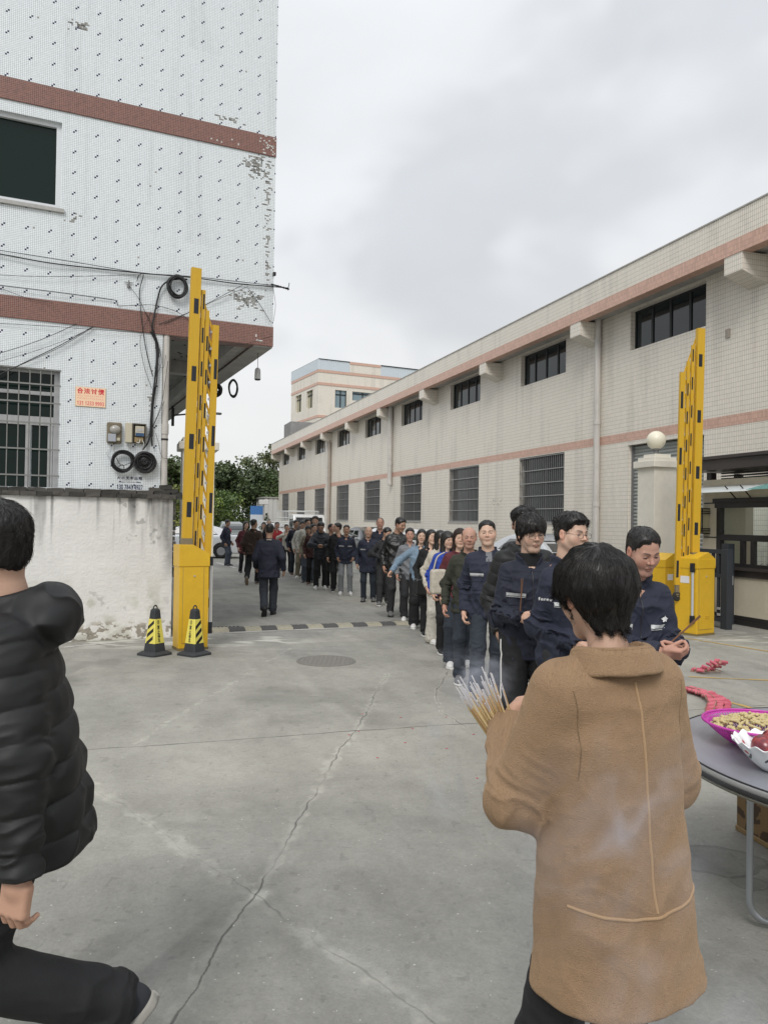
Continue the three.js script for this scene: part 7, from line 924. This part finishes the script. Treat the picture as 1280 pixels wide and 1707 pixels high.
  // a patch of cloth lying on the jacket: centre and half sizes in the torso frame, seen from direction dir
  ctx.patch = (name, c, du, dv, nx, ny, mat, dir = [0, 0, 1], off = 0.0025, f = front, inTorso = true) => {
    const D = V(...dir), pos = [], uv = [], idx = []; if (inTorso) D.applyQuaternion(tq); D.normalize();
    for (let j = 0; j <= ny; j++) for (let i = 0; i <= nx; i++) { const u = i / nx * 2 - 1, v = j / ny * 2 - 1; const loc = [c[0] + du[0] * u + dv[0] * v, c[1] + du[1] * u + dv[1] * v, c[2] + du[2] * u + dv[2] * v]; const p = V(...(inTorso ? T(...loc) : loc)).addScaledVector(D, 0.35); for (let k = 0; k < 60; k++) { const q = f(p.x, p.y, p.z) - off; if (q < 3e-4) break; p.addScaledVector(D, -Math.min(q, 0.1) * 0.8); if (p.distanceTo(V(...(inTorso ? T(...loc) : loc))) > 0.6) break; } pos.push(p.x, p.y, p.z); uv.push(i / nx, j / ny); }
    for (let j = 0; j < ny; j++) for (let i = 0; i < nx; i++) { const a = j * (nx + 1) + i; idx.push(a, a + 1, a + nx + 2, a, a + nx + 2, a + nx + 1); }
    const g = new THREE.BufferGeometry(); g.setAttribute('position', new THREE.Float32BufferAttribute(pos, 3)); g.setAttribute('uv', new THREE.Float32BufferAttribute(uv, 2)); g.setIndex(idx); g.computeVertexNormals(); return part(name, g, mat, root);
  };
  // a raised or sunk line along the jacket
  ctx.seam = (name, pts, r, mat, dir, off = 0, fld = front) => { const D = V(...dir).applyQuaternion(tq).normalize(), out = []; for (const q of pts) { const p = V(...T(...q)).addScaledVector(D, 0.4); for (let k = 0; k < 70; k++) { const v = fld(p.x, p.y, p.z) - off; if (v < 3e-4 || k === 69) break; p.addScaledVector(D, -Math.min(v, 0.1) * 0.8); } if (p.distanceTo(V(...T(...q))) < 0.5) out.push(p); } return part(name, tube(out, r, pts.length * 4, 6), mat, root); };
  if (o.glasses) { const gs = []; for (const s of [1, -1]) { gs.push(new THREE.TorusGeometry(0.0205, 0.0011, 6, 24).scale(1.12, 0.92, 1).translate(s * 0.033, -0.001, 0.097)); gs.push(rod([s * 0.056, 0.004, 0.095], [s * 0.081, 0.008, 0.0], 0.0009, 0.0009, 5)); } gs.push(rod([-0.011, 0.004, 0.0985], [0.011, 0.004, 0.0985], 0.0011, 0.0011, 5)); part('glasses', gs.map((g) => place(g)), M.darkFrame, root); part('lens', [1, -1].map((s) => place(new THREE.CircleGeometry(0.0202, 20).scale(1.1, 0.9, 1).translate(s * 0.033, -0.001, 0.097))), phys({ color: lin(1, 1, 1), transmission: 1, thickness: 0, roughness: 0.02 }), root); }
  if (o.after) o.after(ctx);
  return ctx;
}
// ---------------------------------------------------------------- cloths
const NAVY = cloth(0.017, 0.021, 0.043, { rough: 0.8 }), NAVY2 = cloth(0.014, 0.017, 0.034, { rough: 0.8 }), BLACK = cloth(0.009, 0.0095, 0.011), CHAR = cloth(0.022, 0.023, 0.026), OLIVE = cloth(0.033, 0.036, 0.024), DENIM = cloth(0.19, 0.27, 0.36), DENIMDK = cloth(0.024, 0.033, 0.047), JEANGREY = cloth(0.25, 0.265, 0.28), JEANBLUE = cloth(0.1, 0.13, 0.18), CREAM = cloth(0.55, 0.51, 0.43), WHITEP = cloth(0.62, 0.59, 0.52), COBALT = cloth(0.02, 0.06, 0.36), MAROON = cloth(0.11, 0.022, 0.03), REDJ = cloth(0.42, 0.03, 0.035), BROWNJ = cloth(0.05, 0.03, 0.022), GREYVEST = cloth(0.2, 0.21, 0.23), KHAKI = cloth(0.26, 0.23, 0.17), SLATE = cloth(0.07, 0.085, 0.115), BURG = cloth(0.06, 0.024, 0.02);
const PUFF = cloth(0.006, 0.0062, 0.0068, { rough: 0.62, sheen: 0.1, bs: 0.0003 }), PUFFN = cloth(0.013, 0.015, 0.023, { rough: 0.5, sheen: 0.1 }), PUFFW = cloth(0.58, 0.56, 0.5, { rough: 0.6 }), LEATHER = cloth(0.013, 0.0135, 0.014, { rough: 0.42, sheen: 0.05, bs: 0.0004 });
const SUEDE = std({ color: lin(0.06, 0.05, 0.04), roughness: 0.9 }), WHITESHOE = std({ color: lin(0.68, 0.67, 0.65), roughness: 0.55 }), BROWNSHOE = std({ color: lin(0.09, 0.04, 0.02), roughness: 0.5 }), GREYSHOE = std({ color: lin(0.12, 0.12, 0.12), roughness: 0.8 });
const ZIP = std({ color: lin(0.05, 0.05, 0.06), roughness: 0.4, metalness: 0.5 });
// reflective tape, pockets and zip of a work jacket
const workwear = (o = {}) => (c) => {
  const n = o.n ?? 16;
  for (const s of [1, -1]) {
    c.patch('reflective_tape', [s * 0.09, 0.272, 0], [0.074, 0, 0], [0, 0.0095, 0], n, 2, M.reflect, [s * 0.25, 0, 1], 0.003);
    c.patch('tape_edge', [s * 0.09, 0.256, 0], [0.074, 0, 0], [0, 0.002, 0], n, 1, M.reflect, [s * 0.25, 0, 1], 0.003);
    if (!o.plain) { c.patch('chest_pocket', [s * 0.082, 0.175, 0], [0.048, 0, 0], [0, 0.055, 0], 10, 8, o.m ?? NAVY, [s * 0.25, 0, 1], 0.004); c.patch('pocket_flap', [s * 0.082, 0.222, 0], [0.052, 0, 0], [0, 0.018, 0], 10, 3, o.m ?? NAVY, [s * 0.25, 0, 1], 0.009); }
  }
  c.seam('zip', Array.from({ length: 12 }, (_, k) => [0, 0.42 - k * 0.05, 0]), 0.0035, ZIP, [0, 0, 1]);
};
const zipOnly = (c) => c.seam('zip', Array.from({ length: 12 }, (_, k) => [0, 0.42 - k * 0.05, 0]), 0.0035, ZIP, [0, 0, 1]);
const shirtV = (mat) => (c) => c.patch('shirt', [0, 0.44, 0], [0.036, 0, 0], [0, 0.045, 0], 6, 6, mat, [0, 0.2, 1], 0.002);
const both = (...f) => (c) => f.forEach((q) => q(c));
const GQ = 'people queueing along the yard';
const P = (o) => person({ group: o.solo ? undefined : GQ, ...o });

// ---- the woman in the camel coat, seen from behind
M.wool = phys({ color: lin(0.305, 0.196, 0.113), roughness: 0.95, sheen: 0.9, sheenRoughness: 0.45, sheenColor: lin(0.6, 0.42, 0.25), map: rep(faintTex, 0.3), bumpMap: rep(grainTex, 0.2), bumpScale: 0.003 });
M.woolEdge = phys({ color: lin(0.47, 0.31, 0.175), roughness: 0.95, sheen: 0.8, sheenColor: lin(0.5, 0.32, 0.16), bumpMap: rep(grainTex, 0.1), bumpScale: 0.001 });
P({ solo: 1, label: 'woman in a camel wool coat with short black hair, seen from behind holding incense sticks', x: 0.556, z: -1.84, H: 1.7, yaw: 204, tilt: -0.8, sink: 0.035, cut: 'coat', build: 1.0, top: M.wool, topName: 'coat', bottom: BLACK, shoeM: leatherBlack, soleM: rubberBlack, hair: 'matron', head: 'woman', skin: 'mid', lean: 4, nod: 6, look: -4, cock: -2, seed: 41, cell: 0.006, strands: 6500, strandR: 0.0007, headScale: 0.92,
  armL: [0.1, 1.19, 0.3], poleL: [0.36, -0.9, -0.1], armR: [-0.12, 1.14, 0.28], poleR: [-0.5, -0.85, -0.3], handL: 'hold', handR: 'hold', fingL: [-0.75, 0.2, 0.5], palmL: [-0.3, 0.2, -0.9], fingR: [0.7, 0.1, 0.6], palmR: [0.3, 0.2, -0.9], collarH: 0.045, collarW: 1.05, open: 0.05, pit: 0.05, cuff: 0.0, hemCurve: -0.0,
  after: (c) => {
    const L = (a, b, n) => Array.from({ length: n + 1 }, (_, k) => a.map((v, i) => lerp(v, b[i], k / n)));
    c.seam('back_seam', L([0, 0.43, 0], [0.0, -0.075, 0], 16), 0.0034, M.woolEdge, [0, 0, -1], -0.0006);
    c.seam('waist_seam', Array.from({ length: 21 }, (_, k) => { const u = k / 10 - 1; return [u * 0.18, -0.085 + 0.03 * u * u, 0]; }), 0.004, M.woolEdge, [0, 0, -1], -0.0006);
    for (const s of [1, -1]) c.seam('armhole_seam', Array.from({ length: 10 }, (_, k) => [s * (0.16 - 0.012 * Math.sin(k / 9 * 2.6)), 0.42 - k * 0.022, 0]), 0.0015, M.wool, [0, 0, -1], -0.0006, c.jacket);
    // fold-down collar: a soft roll standing off the neck, hanging over the back
    const f = (x, y, z) => { const [a, b, q] = c.toT(x, y, z), zz = q + 0.03, rr = Math.hypot(a / 0.098, zz / 0.09), ang = Math.abs(Math.atan2(a, -zz)); const top = 0.505 - 0.02 * sstep(1.2, 2.6, ang), dy = top - b; const rad = 1 + Math.max(0, dy) * 4.6; let d = Math.abs((rr - rad * 0.94) * 0.088) - 0.0085; d = smax(d, Math.abs(dy - 0.028) - 0.03 - 0.01 * sstep(0.8, 1.8, ang), 0.012); d = smax(d, 0.03 - (-q + 0.085), 0.02); return d + 0.002 * (n3(a * 30, b * 30, q * 30) - 0.5); };
    const g = surfaceNet(f, [-0.2, 1.3, -0.24], [0.2, 1.52, 0.16], 0.005); part('collar', g, M.wool, c.root);
  } });
// ---- the man in the black puffer walking out on the left
P({ solo: 1, label: 'man in a black hooded puffer jacket striding past', x: -1.0, z: -2.2, H: 1.75, yaw: -76, cut: 'puffer', build: 1.02, top: PUFF, bottom: BLACK, hair: 'short', head: 'plump', skin: 'mid', hood: 1, lean: 9, nod: 4, look: -20, seed: 52, cell: 0.0055, strands: 5200, strandR: 0.0007, headScale: 1.05,
  armL: [0.29, 0.74, -0.05], poleL: [0.3, -0.1, -1], armR: [-0.3, 0.8, 0.25], handL: 'relaxed', handR: 'fist', palmL: [-0.8, 0, -0.5], fingL: [0, -1, 0.12], footL: [0.06, 0.34, -0.25], heelL: 42, footR: [-0.1, 0.085, 0.3], heelR: 0, legs: [0.097, 0.08, 0.073], legDrop: 0.04, shoeM: std({ color: lin(0.02, 0.022, 0.027), roughness: 0.8 }), soleM: std({ color: lin(0.3, 0.29, 0.26), roughness: 0.8 }), pit: 0.05,
  after: (c) => { c.patch('blue_lining', [0.055, 0.47, -0.06], [0.02, 0, 0.02], [0, 0.012, 0], 4, 3, COBALT, [0.6, 0.6, 0.3], 0.002); } });
// ---- the head of the queue
const logoGeo = (() => { const s = new THREE.Shape(); const P2 = [[-1, 0.1], [-0.62, 0.1], [-0.62, 0.42], [-0.3, 0.42], [0, 1], [0.3, 0.42], [0.62, 0.42], [0.62, 0.1], [1, 0.1], [0.62, -0.35], [0.3, -0.35], [0, 0.05], [-0.3, -0.35], [-0.62, -0.35]]; P2.forEach((p, i) => i ? s.lineTo(...p) : s.moveTo(...p)); const b = new THREE.Shape(); [[-0.62, -0.55], [0, -0.1], [0.62, -0.55], [0.62, -0.9], [0.3, -0.9], [0, -0.62], [-0.3, -0.9], [-0.62, -0.9]].forEach((p, i) => i ? b.lineTo(...p) : b.moveTo(...p)); return new THREE.ShapeGeometry([s, b], 2); })();
M.print = std({ color: lin(0.75, 0.75, 0.75), roughness: 0.6, side: THREE.DoubleSide });
function emblem(c, at, size, dir = [0.35, 0, 1]) { const D = V(...dir).normalize(), g = logoGeo.clone(), p = g.attributes.position, D2 = V(...dir); const U = V(D.z, 0, -D.x); const pos = []; for (let i = 0; i < p.count; i++) { const q = V(...c.T(at[0] + U.x * p.getX(i) * size, at[1] + p.getY(i) * size * 0.8, at[2] + U.z * p.getX(i) * size)); const w = V(...c.T(D2.x, 0, D2.z)).sub(V(...c.T(0, 0, 0))).normalize(); q.addScaledVector(w, 0.3); for (let k = 0; k < 60; k++) { const v = c.front(q.x, q.y, q.z) - 0.005; if (v < 3e-4) break; q.addScaledVector(w, -v * 0.8); } pos.push(q.x, q.y, q.z); } g.setAttribute('position', new THREE.Float32BufferAttribute(pos, 3)); g.computeVertexNormals(); part('chest_emblem', g, M.print, c.root); }
P({ label: 'crew cut man in navy with a white chest emblem, looking down at incense', x: 1.34, z: -4.2, H: 1.72, yaw: 4, cut: 'jacket', build: 0.95, top: NAVY, bottom: DENIMDK, hair: 'crew', head: 'strong', skin: 'ruddy', lean: 8, nod: 20, look: 10, seed: 63, cell: 0.007, handL: 'pinch', handR: 'pinch', armL: [0.12, 1.1, 0.36], armR: [-0.01, 1.1, 0.4], poleL: [0.3, -1, -0.3], poleR: [-0.3, -1, -0.3], fingL: [-0.75, -0.1, 0.5], palmL: [-0.5, 0.6, -0.6], fingR: [0.8, -0.05, 0.4], palmR: [0.4, 0.75, -0.5], belly: 0.02,
  after: (c) => { workwear({ plain: 1 })(c); emblem(c, [0.088, 0.312, 0], 0.022); } });
const sleeveText = (() => { const cv = document.createElement('canvas'); cv.width = 256; cv.height = 96; const x = cv.getContext('2d'); x.fillStyle = '#ffffff'; x.font = 'bold 84px sans-serif'; x.fillText('faree', 6, 72); const d = x.getImageData(0, 0, 256, 96).data; return texture(256, 96, (i, j, c) => { const v = d[((95 - j) * 256 + i) * 4 + 3] / 255; c[0] = c[1] = c[2] = v; }, false); })();
P({ label: 'young man with round glasses and lettering on his navy sleeve', x: 1.13, z: -4.75, H: 1.775, yaw: 36, cut: 'jacket', build: 0.92, top: NAVY, bottom: CHAR, hair: 'side', head: 'plump', skin: 'fair', glasses: 1, lean: 2, nod: 2, look: -2, seed: 71, cell: 0.0075, armR: [-0.13, 0.98, 0.17], armL: [0.2, 0.9, 0.15], handL: 'relaxed', handR: 'hold', poleR: [-0.1, -0.3, -1], collarH: 0.075,
  after: (c) => { const E = c.A[1][0], Sx = c.sh[1]; const mid = [lerp(Sx[0], E[0], 0.42) - 0.0, lerp(Sx[1], E[1], 0.42), lerp(Sx[2], E[2], 0.42)]; c.patch('sleeve_lettering', mid, [0.034, 0, 0.034], [0, 0.0135, 0], 14, 5, std({ color: lin(0.75, 0.75, 0.75), alphaMap: sleeveText, transparent: true, roughness: 0.6 }), [-0.72, 0, 0.7], 0.004, c.jacket, false); workwear()(c); } });
P({ label: 'young man with long black fringe and glasses holding an incense stick upright', x: 1.0, z: -5.3, H: 1.77, yaw: 2, cut: 'jacket', build: 0.93, top: NAVY2, bottom: BLACK, hair: 'fringe', head: 'slim', skin: 'fair', glasses: 1, lean: 2, nod: 7, look: 10, seed: 77, cell: 0.0075, armR: [-0.11, 1.07, 0.26], poleR: [-0.35, -0.8, -0.5], handR: 'hold', fingR: [0.85, 0.05, 0.5], palmR: [0.25, 0.0, -1], armL: [0.24, 0.86, 0.06], sideStripe: [-1], legs: [0.1, 0.088, 0.085], legDrop: 0.05, shoeM: WHITESHOE, open: 0.055, collarH: 0.07,
  after: both(workwear({ m: NAVY2 }), (c) => { const f = (x, y, z) => { const [a, b, q] = c.toT(x, y, z); const k = Math.hypot(a / 0.064, (q + 0.012) / 0.064) - 1; return smax(Math.abs(k * 0.062) - 0.008, Math.abs(b - 0.49) - 0.05, 0.01); }; part('roll_neck', surfaceNet(f, [-0.09, 1.34, -0.1], [0.09, 1.52, 0.11], 0.007), BLACK, c.root); }) });
P({ label: 'tall man in a black hooded puffer, mostly hidden behind the man with the long fringe', x: 1.08, z: -5.9, H: 1.83, yaw: 8, cut: 'puffer', build: 0.98, top: PUFF, bottom: BLACK, hair: 'side', head: 'slim', skin: 'mid', hood: 1, nod: 4, look: -20, seed: 81, shoeM: leatherBlack });
P({ label: 'round faced man in striped navy work jacket and black and white trainers', x: 1.06, z: -7.75, H: 1.73, yaw: -4, cut: 'jacket', build: 1.06, top: NAVY, bottom: DENIMDK, hair: 'crew', head: 'plump', skin: 'fair', nod: -1, look: -3, seed: 88, armR: [-0.24, 0.84, 0.03], armL: [0.24, 0.84, 0.02], footR: [-0.12, 0.085, 0.2], footL: [0.09, 0.085, -0.12], shoeM: std({ color: lin(0.03, 0.03, 0.032), roughness: 0.7 }), open: 0.045, legs: [0.092, 0.076, 0.07], after: both(workwear(), (c) => c.patch('shirt', [0.005, 0.425, 0], [0.03, 0, 0], [0, 0.05, 0], 6, 6, GREYVEST, [0, 0.2, 1], 0.003)) });
P({ label: 'bald older man in an olive bomber jacket beside the round faced man', x: 0.93, z: -8.35, H: 1.67, yaw: 0, cut: 'jacket', build: 0.98, top: OLIVE, bottom: DENIMDK, hair: 'rim', hairM: hairGrey, head: 'old', skin: 'ruddy', nod: 3, look: -4, seed: 91, armR: [-0.27, 0.86, 0.06], footR: [-0.1, 0.085, 0.06], shoeM: GREYSHOE, after: both(zipOnly, (c) => { c.patch('chest_pocket', [-0.085, 0.24, 0], [0.045, 0, 0], [0, 0.045, 0], 8, 6, OLIVE, [-0.25, 0, 1], 0.006); }) });
P({ label: 'woman with reddish hair in a maroon quilted jacket', x: 0.9, z: -9.3, H: 1.64, yaw: 4, cut: 'puffer', build: 0.84, top: MAROON, bottom: DENIMDK, hair: 'long', hairM: hairBrown, head: 'woman', skin: 'fair', nod: 1, seed: 94, shoeM: WHITESHOE, legs: [0.09, 0.08, 0.085], footR: [-0.1, 0.085, 0.12] });
P({ label: 'woman in a cobalt blue jacket with long black hair over her shoulder', x: 0.83, z: -10.2, H: 1.6, yaw: 15, cut: 'loose', build: 0.92, top: COBALT, bottom: BLACK, hair: 'bob', head: 'woman', skin: 'fair', look: 12, nod: 6, seed: 97, shoeM: leatherBlack });
P({ label: 'woman in a cream jacket and wide white trousers turning to talk', x: 0.79, z: -11.0, H: 1.6, yaw: 16, cut: 'loose', build: 0.9, top: CREAM, bottom: WHITEP, hair: 'bob', head: 'woman', skin: 'fair', look: 18, seed: 101, legs: [0.1, 0.1, 0.11], legDrop: 0.05, shoeM: WHITESHOE });
P({ label: 'woman in a long black cardigan holding a black bag behind the cream jacket', x: 0.7, z: -11.8, H: 1.6, yaw: 12, cut: 'long', build: 0.86, top: BLACK, bottom: BLACK, hair: 'long', head: 'woman', skin: 'fair', look: 15, seed: 105, shoeM: leatherBlack });
P({ label: 'smiling woman in a pale denim jacket stretching her right arm out sideways', x: 0.6, z: -12.5, H: 1.6, yaw: 2, cut: 'loose', build: 0.98, top: DENIM, bottom: BLACK, hair: 'long', head: 'woman', skin: 'fair', nod: 4, look: -2, seed: 108, armR: [-0.5, 1.0, 0.14], poleR: [-0.3, 0.3, -1], handR: 'point', legs: [0.1, 0.09, 0.09], shoeM: WHITESHOE, open: 0.07, after: (c) => c.patch('shirt', [0.0, 0.38, 0], [0.04, 0, 0], [0, 0.1, 0], 6, 8, BLACK, [0, 0.2, 1], 0.003) });
P({ label: 'smiling man in a grey padded gilet and white trainers', x: 0.47, z: -13.4, H: 1.6, yaw: 2, cut: 'jacket', build: 1, top: GREYVEST, bottom: CHAR, hair: 'short', head: 'man', skin: 'ruddy', seed: 111, shoeM: WHITESHOE, after: zipOnly });
P({ label: 'tall man in a black leather jacket looking down to his left', x: 0.25, z: -14.1, H: 1.8, yaw: 12, cut: 'jacket', build: 1.02, top: LEATHER, bottom: CHAR, hair: 'short', head: 'strong', skin: 'tan', nod: 18, look: 30, seed: 115, shoeM: GREYSHOE, soleM: rubberBlack, after: zipOnly });
P({ label: 'man with a hand at his chest, half behind the leather jacket', x: 0.02, z: -15.9, H: 1.6, yaw: 6, cut: 'jacket', build: 0.95, top: CHAR, bottom: CHAR, hair: 'short', head: 'man', skin: 'mid', nod: 20, look: 30, seed: 118, armR: [-0.12, 1.08, 0.2], poleR: [-1, -0.4, -0.4], fingR: [0.5, -0.2, 0.5], footR: [-0.12, 0.085, 0.2], shoeM: GREYSHOE });
P({ label: 'tall grinning man with receding grey hair in dark navy, standing at the back', x: -0.1, z: -17.3, H: 1.8, yaw: 0, cut: 'jacket', top: NAVY2, bottom: CHAR, hair: 'thin', hairM: hairGrey, head: 'old', skin: 'ruddy', seed: 121 });
P({ label: 'bald man in a navy work jacket with a pale stripe, arms hanging', x: -0.32, z: -16.5, H: 1.6, yaw: 0, cut: 'long', build: 1.08, top: NAVY, bottom: DENIMDK, hair: null, head: 'plump', skin: 'mid', seed: 124, shoeM: GREYSHOE, soleM: rubberBlack, after: workwear({ plain: 1, n: 8 }) });
P({ label: 'young man in a navy work jacket and light grey jeans', x: -0.88, z: -18, H: 1.62, yaw: 2, cut: 'jacket', build: 1, top: NAVY, bottom: JEANGREY, hair: 'crew', head: 'strong', skin: 'tan', nod: 2, seed: 127, shoeM: WHITESHOE, armR: [-0.19, 0.92, 0.1], armL: [0.19, 0.92, 0.1], after: workwear({ plain: 1, n: 8 }) });
P({ label: 'man in black with his head turned away to talk, hand by his thigh', x: -1.13, z: -18.8, H: 1.66, yaw: 4, cut: 'jacket', top: BLACK, bottom: BLACK, hair: 'short', head: 'man', skin: 'mid', look: -70, seed: 130 });
P({ label: 'red faced balding man in black beside the man who turns away', x: -1.34, z: -19.7, H: 1.64, yaw: 8, cut: 'jacket', top: BLACK, bottom: BLACK, hair: 'thin', head: 'old', skin: 'ruddy', look: 50, seed: 133 });
P({ label: 'man in a dark navy quilted jacket looking down at a phone in both hands', x: -1.58, z: -19.4, H: 1.7, yaw: 4, cut: 'puffer', build: 0.95, top: PUFFN, bottom: BLACK, hair: 'short', head: 'man', skin: 'tan', nod: 26, lean: 5, seed: 136, armL: [0.06, 1.1, 0.33], armR: [-0.06, 1.1, 0.33], poleL: [1, -0.6, -0.2], poleR: [-1, -0.6, -0.2], handL: 'hold', handR: 'hold', shoeM: WHITESHOE, after: (c) => { part('phone', box(-0.035, 0.035, 1.12, 1.126, 0.33, 0.46), M.darkGlass, c.root); } });
P({ label: 'person in a dark brown jacket and brown boots behind the man with the phone', x: -1.87, z: -20.5, H: 1.62, yaw: 6, cut: 'jacket', top: BURG, bottom: BLACK, hair: 'short', head: 'man', skin: 'mid', look: 30, seed: 139, shoeM: BROWNSHOE });
P({ label: 'short person with a fringe in a beige hooded top among the queue', x: -2.05, z: -21.2, H: 1.58, yaw: 0, cut: 'loose', top: KHAKI, bottom: SLATE, hair: 'bob', head: 'woman', skin: 'mid', nod: 12, seed: 142 });
P({ label: 'man in an off white puffer jacket and grey trousers', x: -2.16, z: -21.8, H: 1.77, yaw: 12, cut: 'puffer', build: 0.98, top: PUFFW, bottom: SLATE, hair: 'short', head: 'slim', skin: 'mid', nod: 10, look: 20, seed: 145, shoeM: GREYSHOE });
P({ label: 'tall man in dark clothes whose head shows above the white puffer', x: -2.0, z: -22.6, H: 1.83, yaw: 6, cut: 'jacket', top: NAVY2, bottom: BLACK, hair: 'side', head: 'man', skin: 'mid', look: -12, seed: 148 });
P({ label: 'person in an ivory padded jacket and khaki trousers at the left of the white puffer', x: -2.42, z: -22.8, H: 1.7, yaw: 10, cut: 'puffer', build: 0.95, top: PUFFW, bottom: KHAKI, hair: 'short', head: 'man', skin: 'mid', nod: 15, seed: 151, shoeM: WHITESHOE });
P({ label: 'lean man in a black jacket and tan boots with one hand down', x: -2.75, z: -24, H: 1.72, yaw: 24, cut: 'jacket', top: NAVY2, bottom: DENIMDK, hair: 'short', head: 'slim', skin: 'tan', look: 15, seed: 154, shoeM: BROWNSHOE });
P({ label: 'balding man in navy turned sideways beside the man in tan boots', x: -2.52, z: -23.5, H: 1.62, yaw: 50, cut: 'jacket', build: 1.05, top: NAVY, bottom: DENIMDK, hair: 'rim', head: 'old', skin: 'ruddy', look: 10, seed: 157 });
P({ label: 'woman in a black and white top waving beside the red jacket', x: -3.14, z: -25, H: 1.58, yaw: 20, cut: 'slim', top: WHITEP, bottom: BLACK, hair: 'tied', head: 'woman', skin: 'mid', seed: 160, armR: [-0.16, 1.35, 0.3] });
P({ label: 'woman in a bright red jacket raising her hand', x: -3.56, z: -25.6, H: 1.65, yaw: 22, cut: 'loose', top: REDJ, bottom: BLACK, hair: 'tied', head: 'woman', skin: 'ruddy', seed: 163, armL: [0.38, 1.4, 0.22], poleL: [0.6, -1, 0] });
P({ label: 'man in black glimpsed between the navy suit and the red jacket', x: -4.0, z: -27, H: 1.7, yaw: 15, cut: 'jacket', top: BLACK, bottom: BLACK, hair: 'thin', head: 'plump', skin: 'mid', seed: 166 });
P({ label: 'woman with dark hair smiling over the brown jacket in the far group', x: -4.25, z: -27.2, H: 1.63, yaw: 10, cut: 'loose', top: PUFFW, bottom: BLACK, hair: 'long', head: 'woman', skin: 'fair', seed: 169 });
P({ label: 'woman in a dark red cardigan with long hair at the left of the brown jacket', x: -4.42, z: -24.5, H: 1.65, yaw: 30, cut: 'long', top: MAROON, bottom: BLACK, hair: 'long', head: 'woman', skin: 'fair', look: 15, seed: 172 });
// ---- two who walk away from the camera, and one who stands aside
P({ solo: 1, label: 'man in a dark navy suit walking away, seen from behind near the speed hump', x: -2.06, z: -13.9, H: 1.64, yaw: 186, cut: 'suit', build: 1.12, top: NAVY2, bottom: cloth(0.03, 0.036, 0.048), hair: 'crew', head: 'strong', skin: 'tan', seed: 175, lean: 2, armR: [-0.28, 0.86, 0.02], armL: [0.25, 0.9, 0.12], footR: [-0.08, 0.085, 0.1], footL: [0.06, 0.16, -0.26], heelL: 50, shoeM: leatherBlack, soleM: rubberBlack, legs: [0.094, 0.078, 0.072], collarH: 0.05, after: (c) => c.patch('shirt_collar', [0, 0.485, 0], [0.05, 0, 0], [0, 0.007, 0], 8, 2, WHITEP, [0, 0, -1], 0.004) });
P({ solo: 1, label: 'man in brown jacket and black trousers walking away with one heel raised', x: -3.46, z: -20.5, H: 1.72, yaw: 176, cut: 'jacket', build: 1.1, top: BROWNJ, bottom: BLACK, hair: 'crew', head: 'strong', skin: 'tan', look: -30, seed: 178, footL: [0.08, 0.2, -0.32], heelL: 50, footR: [-0.08, 0.085, 0.14], shoeM: GREYSHOE, soleM: rubberGum });
P({ solo: 1, label: 'man in a navy jacket and blue-grey trousers standing in profile by the white car', x: -5.75, z: -28.2, H: 1.7, yaw: 75, cut: 'jacket', top: NAVY, bottom: SLATE, hair: 'short', head: 'man', skin: 'tan', nod: 8, seed: 181, shoeM: leatherBlack, soleM: rubberWhite });

{ const B = thing('tote_bag', 'cream cloth shoulder bag hanging beside the maroon jacket', 'bag', [0.66, 0.86, -9.22], R(20)); part('bag_body', box(-0.1, 0.1, 0, 0.3, -0.05, 0.05, 0.035), CREAM, B); part('strap', [tube([V(-0.08, 0.28, 0.03), V(-0.02, 0.45, 0.02), V(0.08, 0.5, 0)], 0.009)], CREAM, B); }
{ const B = thing('handbag', 'black handbag hanging in front of the long black cardigan', 'bag', [0.62, 0.62, -11.55], R(20)); part('bag_body', box(-0.16, 0.16, 0, 0.26, -0.06, 0.06, 0.04), leatherBlack, B); part('strap', tube([V(-0.1, 0.24, 0), V(-0.06, 0.38, 0), V(0.06, 0.38, 0), V(0.1, 0.24, 0)], 0.01), leatherBlack, B); }
// ---------------------------------------------------------------- thin incense smoke: soft, crumpled sheets of it drifting about the coat
{
  const alpha = (seed) => texture(256, 256, (i, j, c) => { const u = i / 256, v = j / 256, e = Math.pow(Math.sin(Math.PI * u) * Math.sin(Math.PI * v), 1.1); const w = fbm2(u * 2.2 + seed, v * 3 + seed, 3) - 0.5, a = sstep(0.22, 0.95, fbm2(u * 3.2 + 2.4 * w + seed * 3, v * 3.4 + 2.4 * w, 5)); c[0] = c[1] = c[2] = clamp(a * e * 0.85); }, false);
  const sheet = (label, c, w, h, yaw, seed, op) => { const g = new THREE.PlaneGeometry(w, h, 24, 24), p = g.attributes.position; for (let i = 0; i < p.count; i++) { const x = p.getX(i), y = p.getY(i); p.setZ(i, 0.12 * (n3(x * 5 + seed, y * 5, seed) - 0.5) + 0.1 * Math.sin(x * 7 + y * 4 + seed)); } g.computeVertexNormals(); const m = mesh('smoke', g, std({ color: lin(0.5, 0.53, 0.62), roughness: 1, alphaMap: alpha(seed), transparent: true, opacity: op, side: THREE.DoubleSide, depthWrite: false })); m.castShadow = false; m.position.set(...c); m.rotation.y = R(yaw); tag(m, label, 'smoke', null, 'stuff'); };
  sheet('bluish incense smoke crossing the lower back of the camel coat', [0.48, 1.12, -1.48], 0.6, 0.42, 14, 3, 0.5);
  sheet('faint incense smoke curling off the skirt of the camel coat', [0.56, 0.78, -1.4], 0.42, 0.42, -12, 9, 0.32);
  sheet('wisp of incense smoke left of the burning stick tips', [0.12, 1.12, -2.0], 0.2, 0.26, 25, 15, 0.6);
  sheet('haze of incense smoke round the burning stick tips', [0.27, 1.33, -2.05], 0.2, 0.16, -20, 21, 0.55);
}
renderer.render(scene, camera);
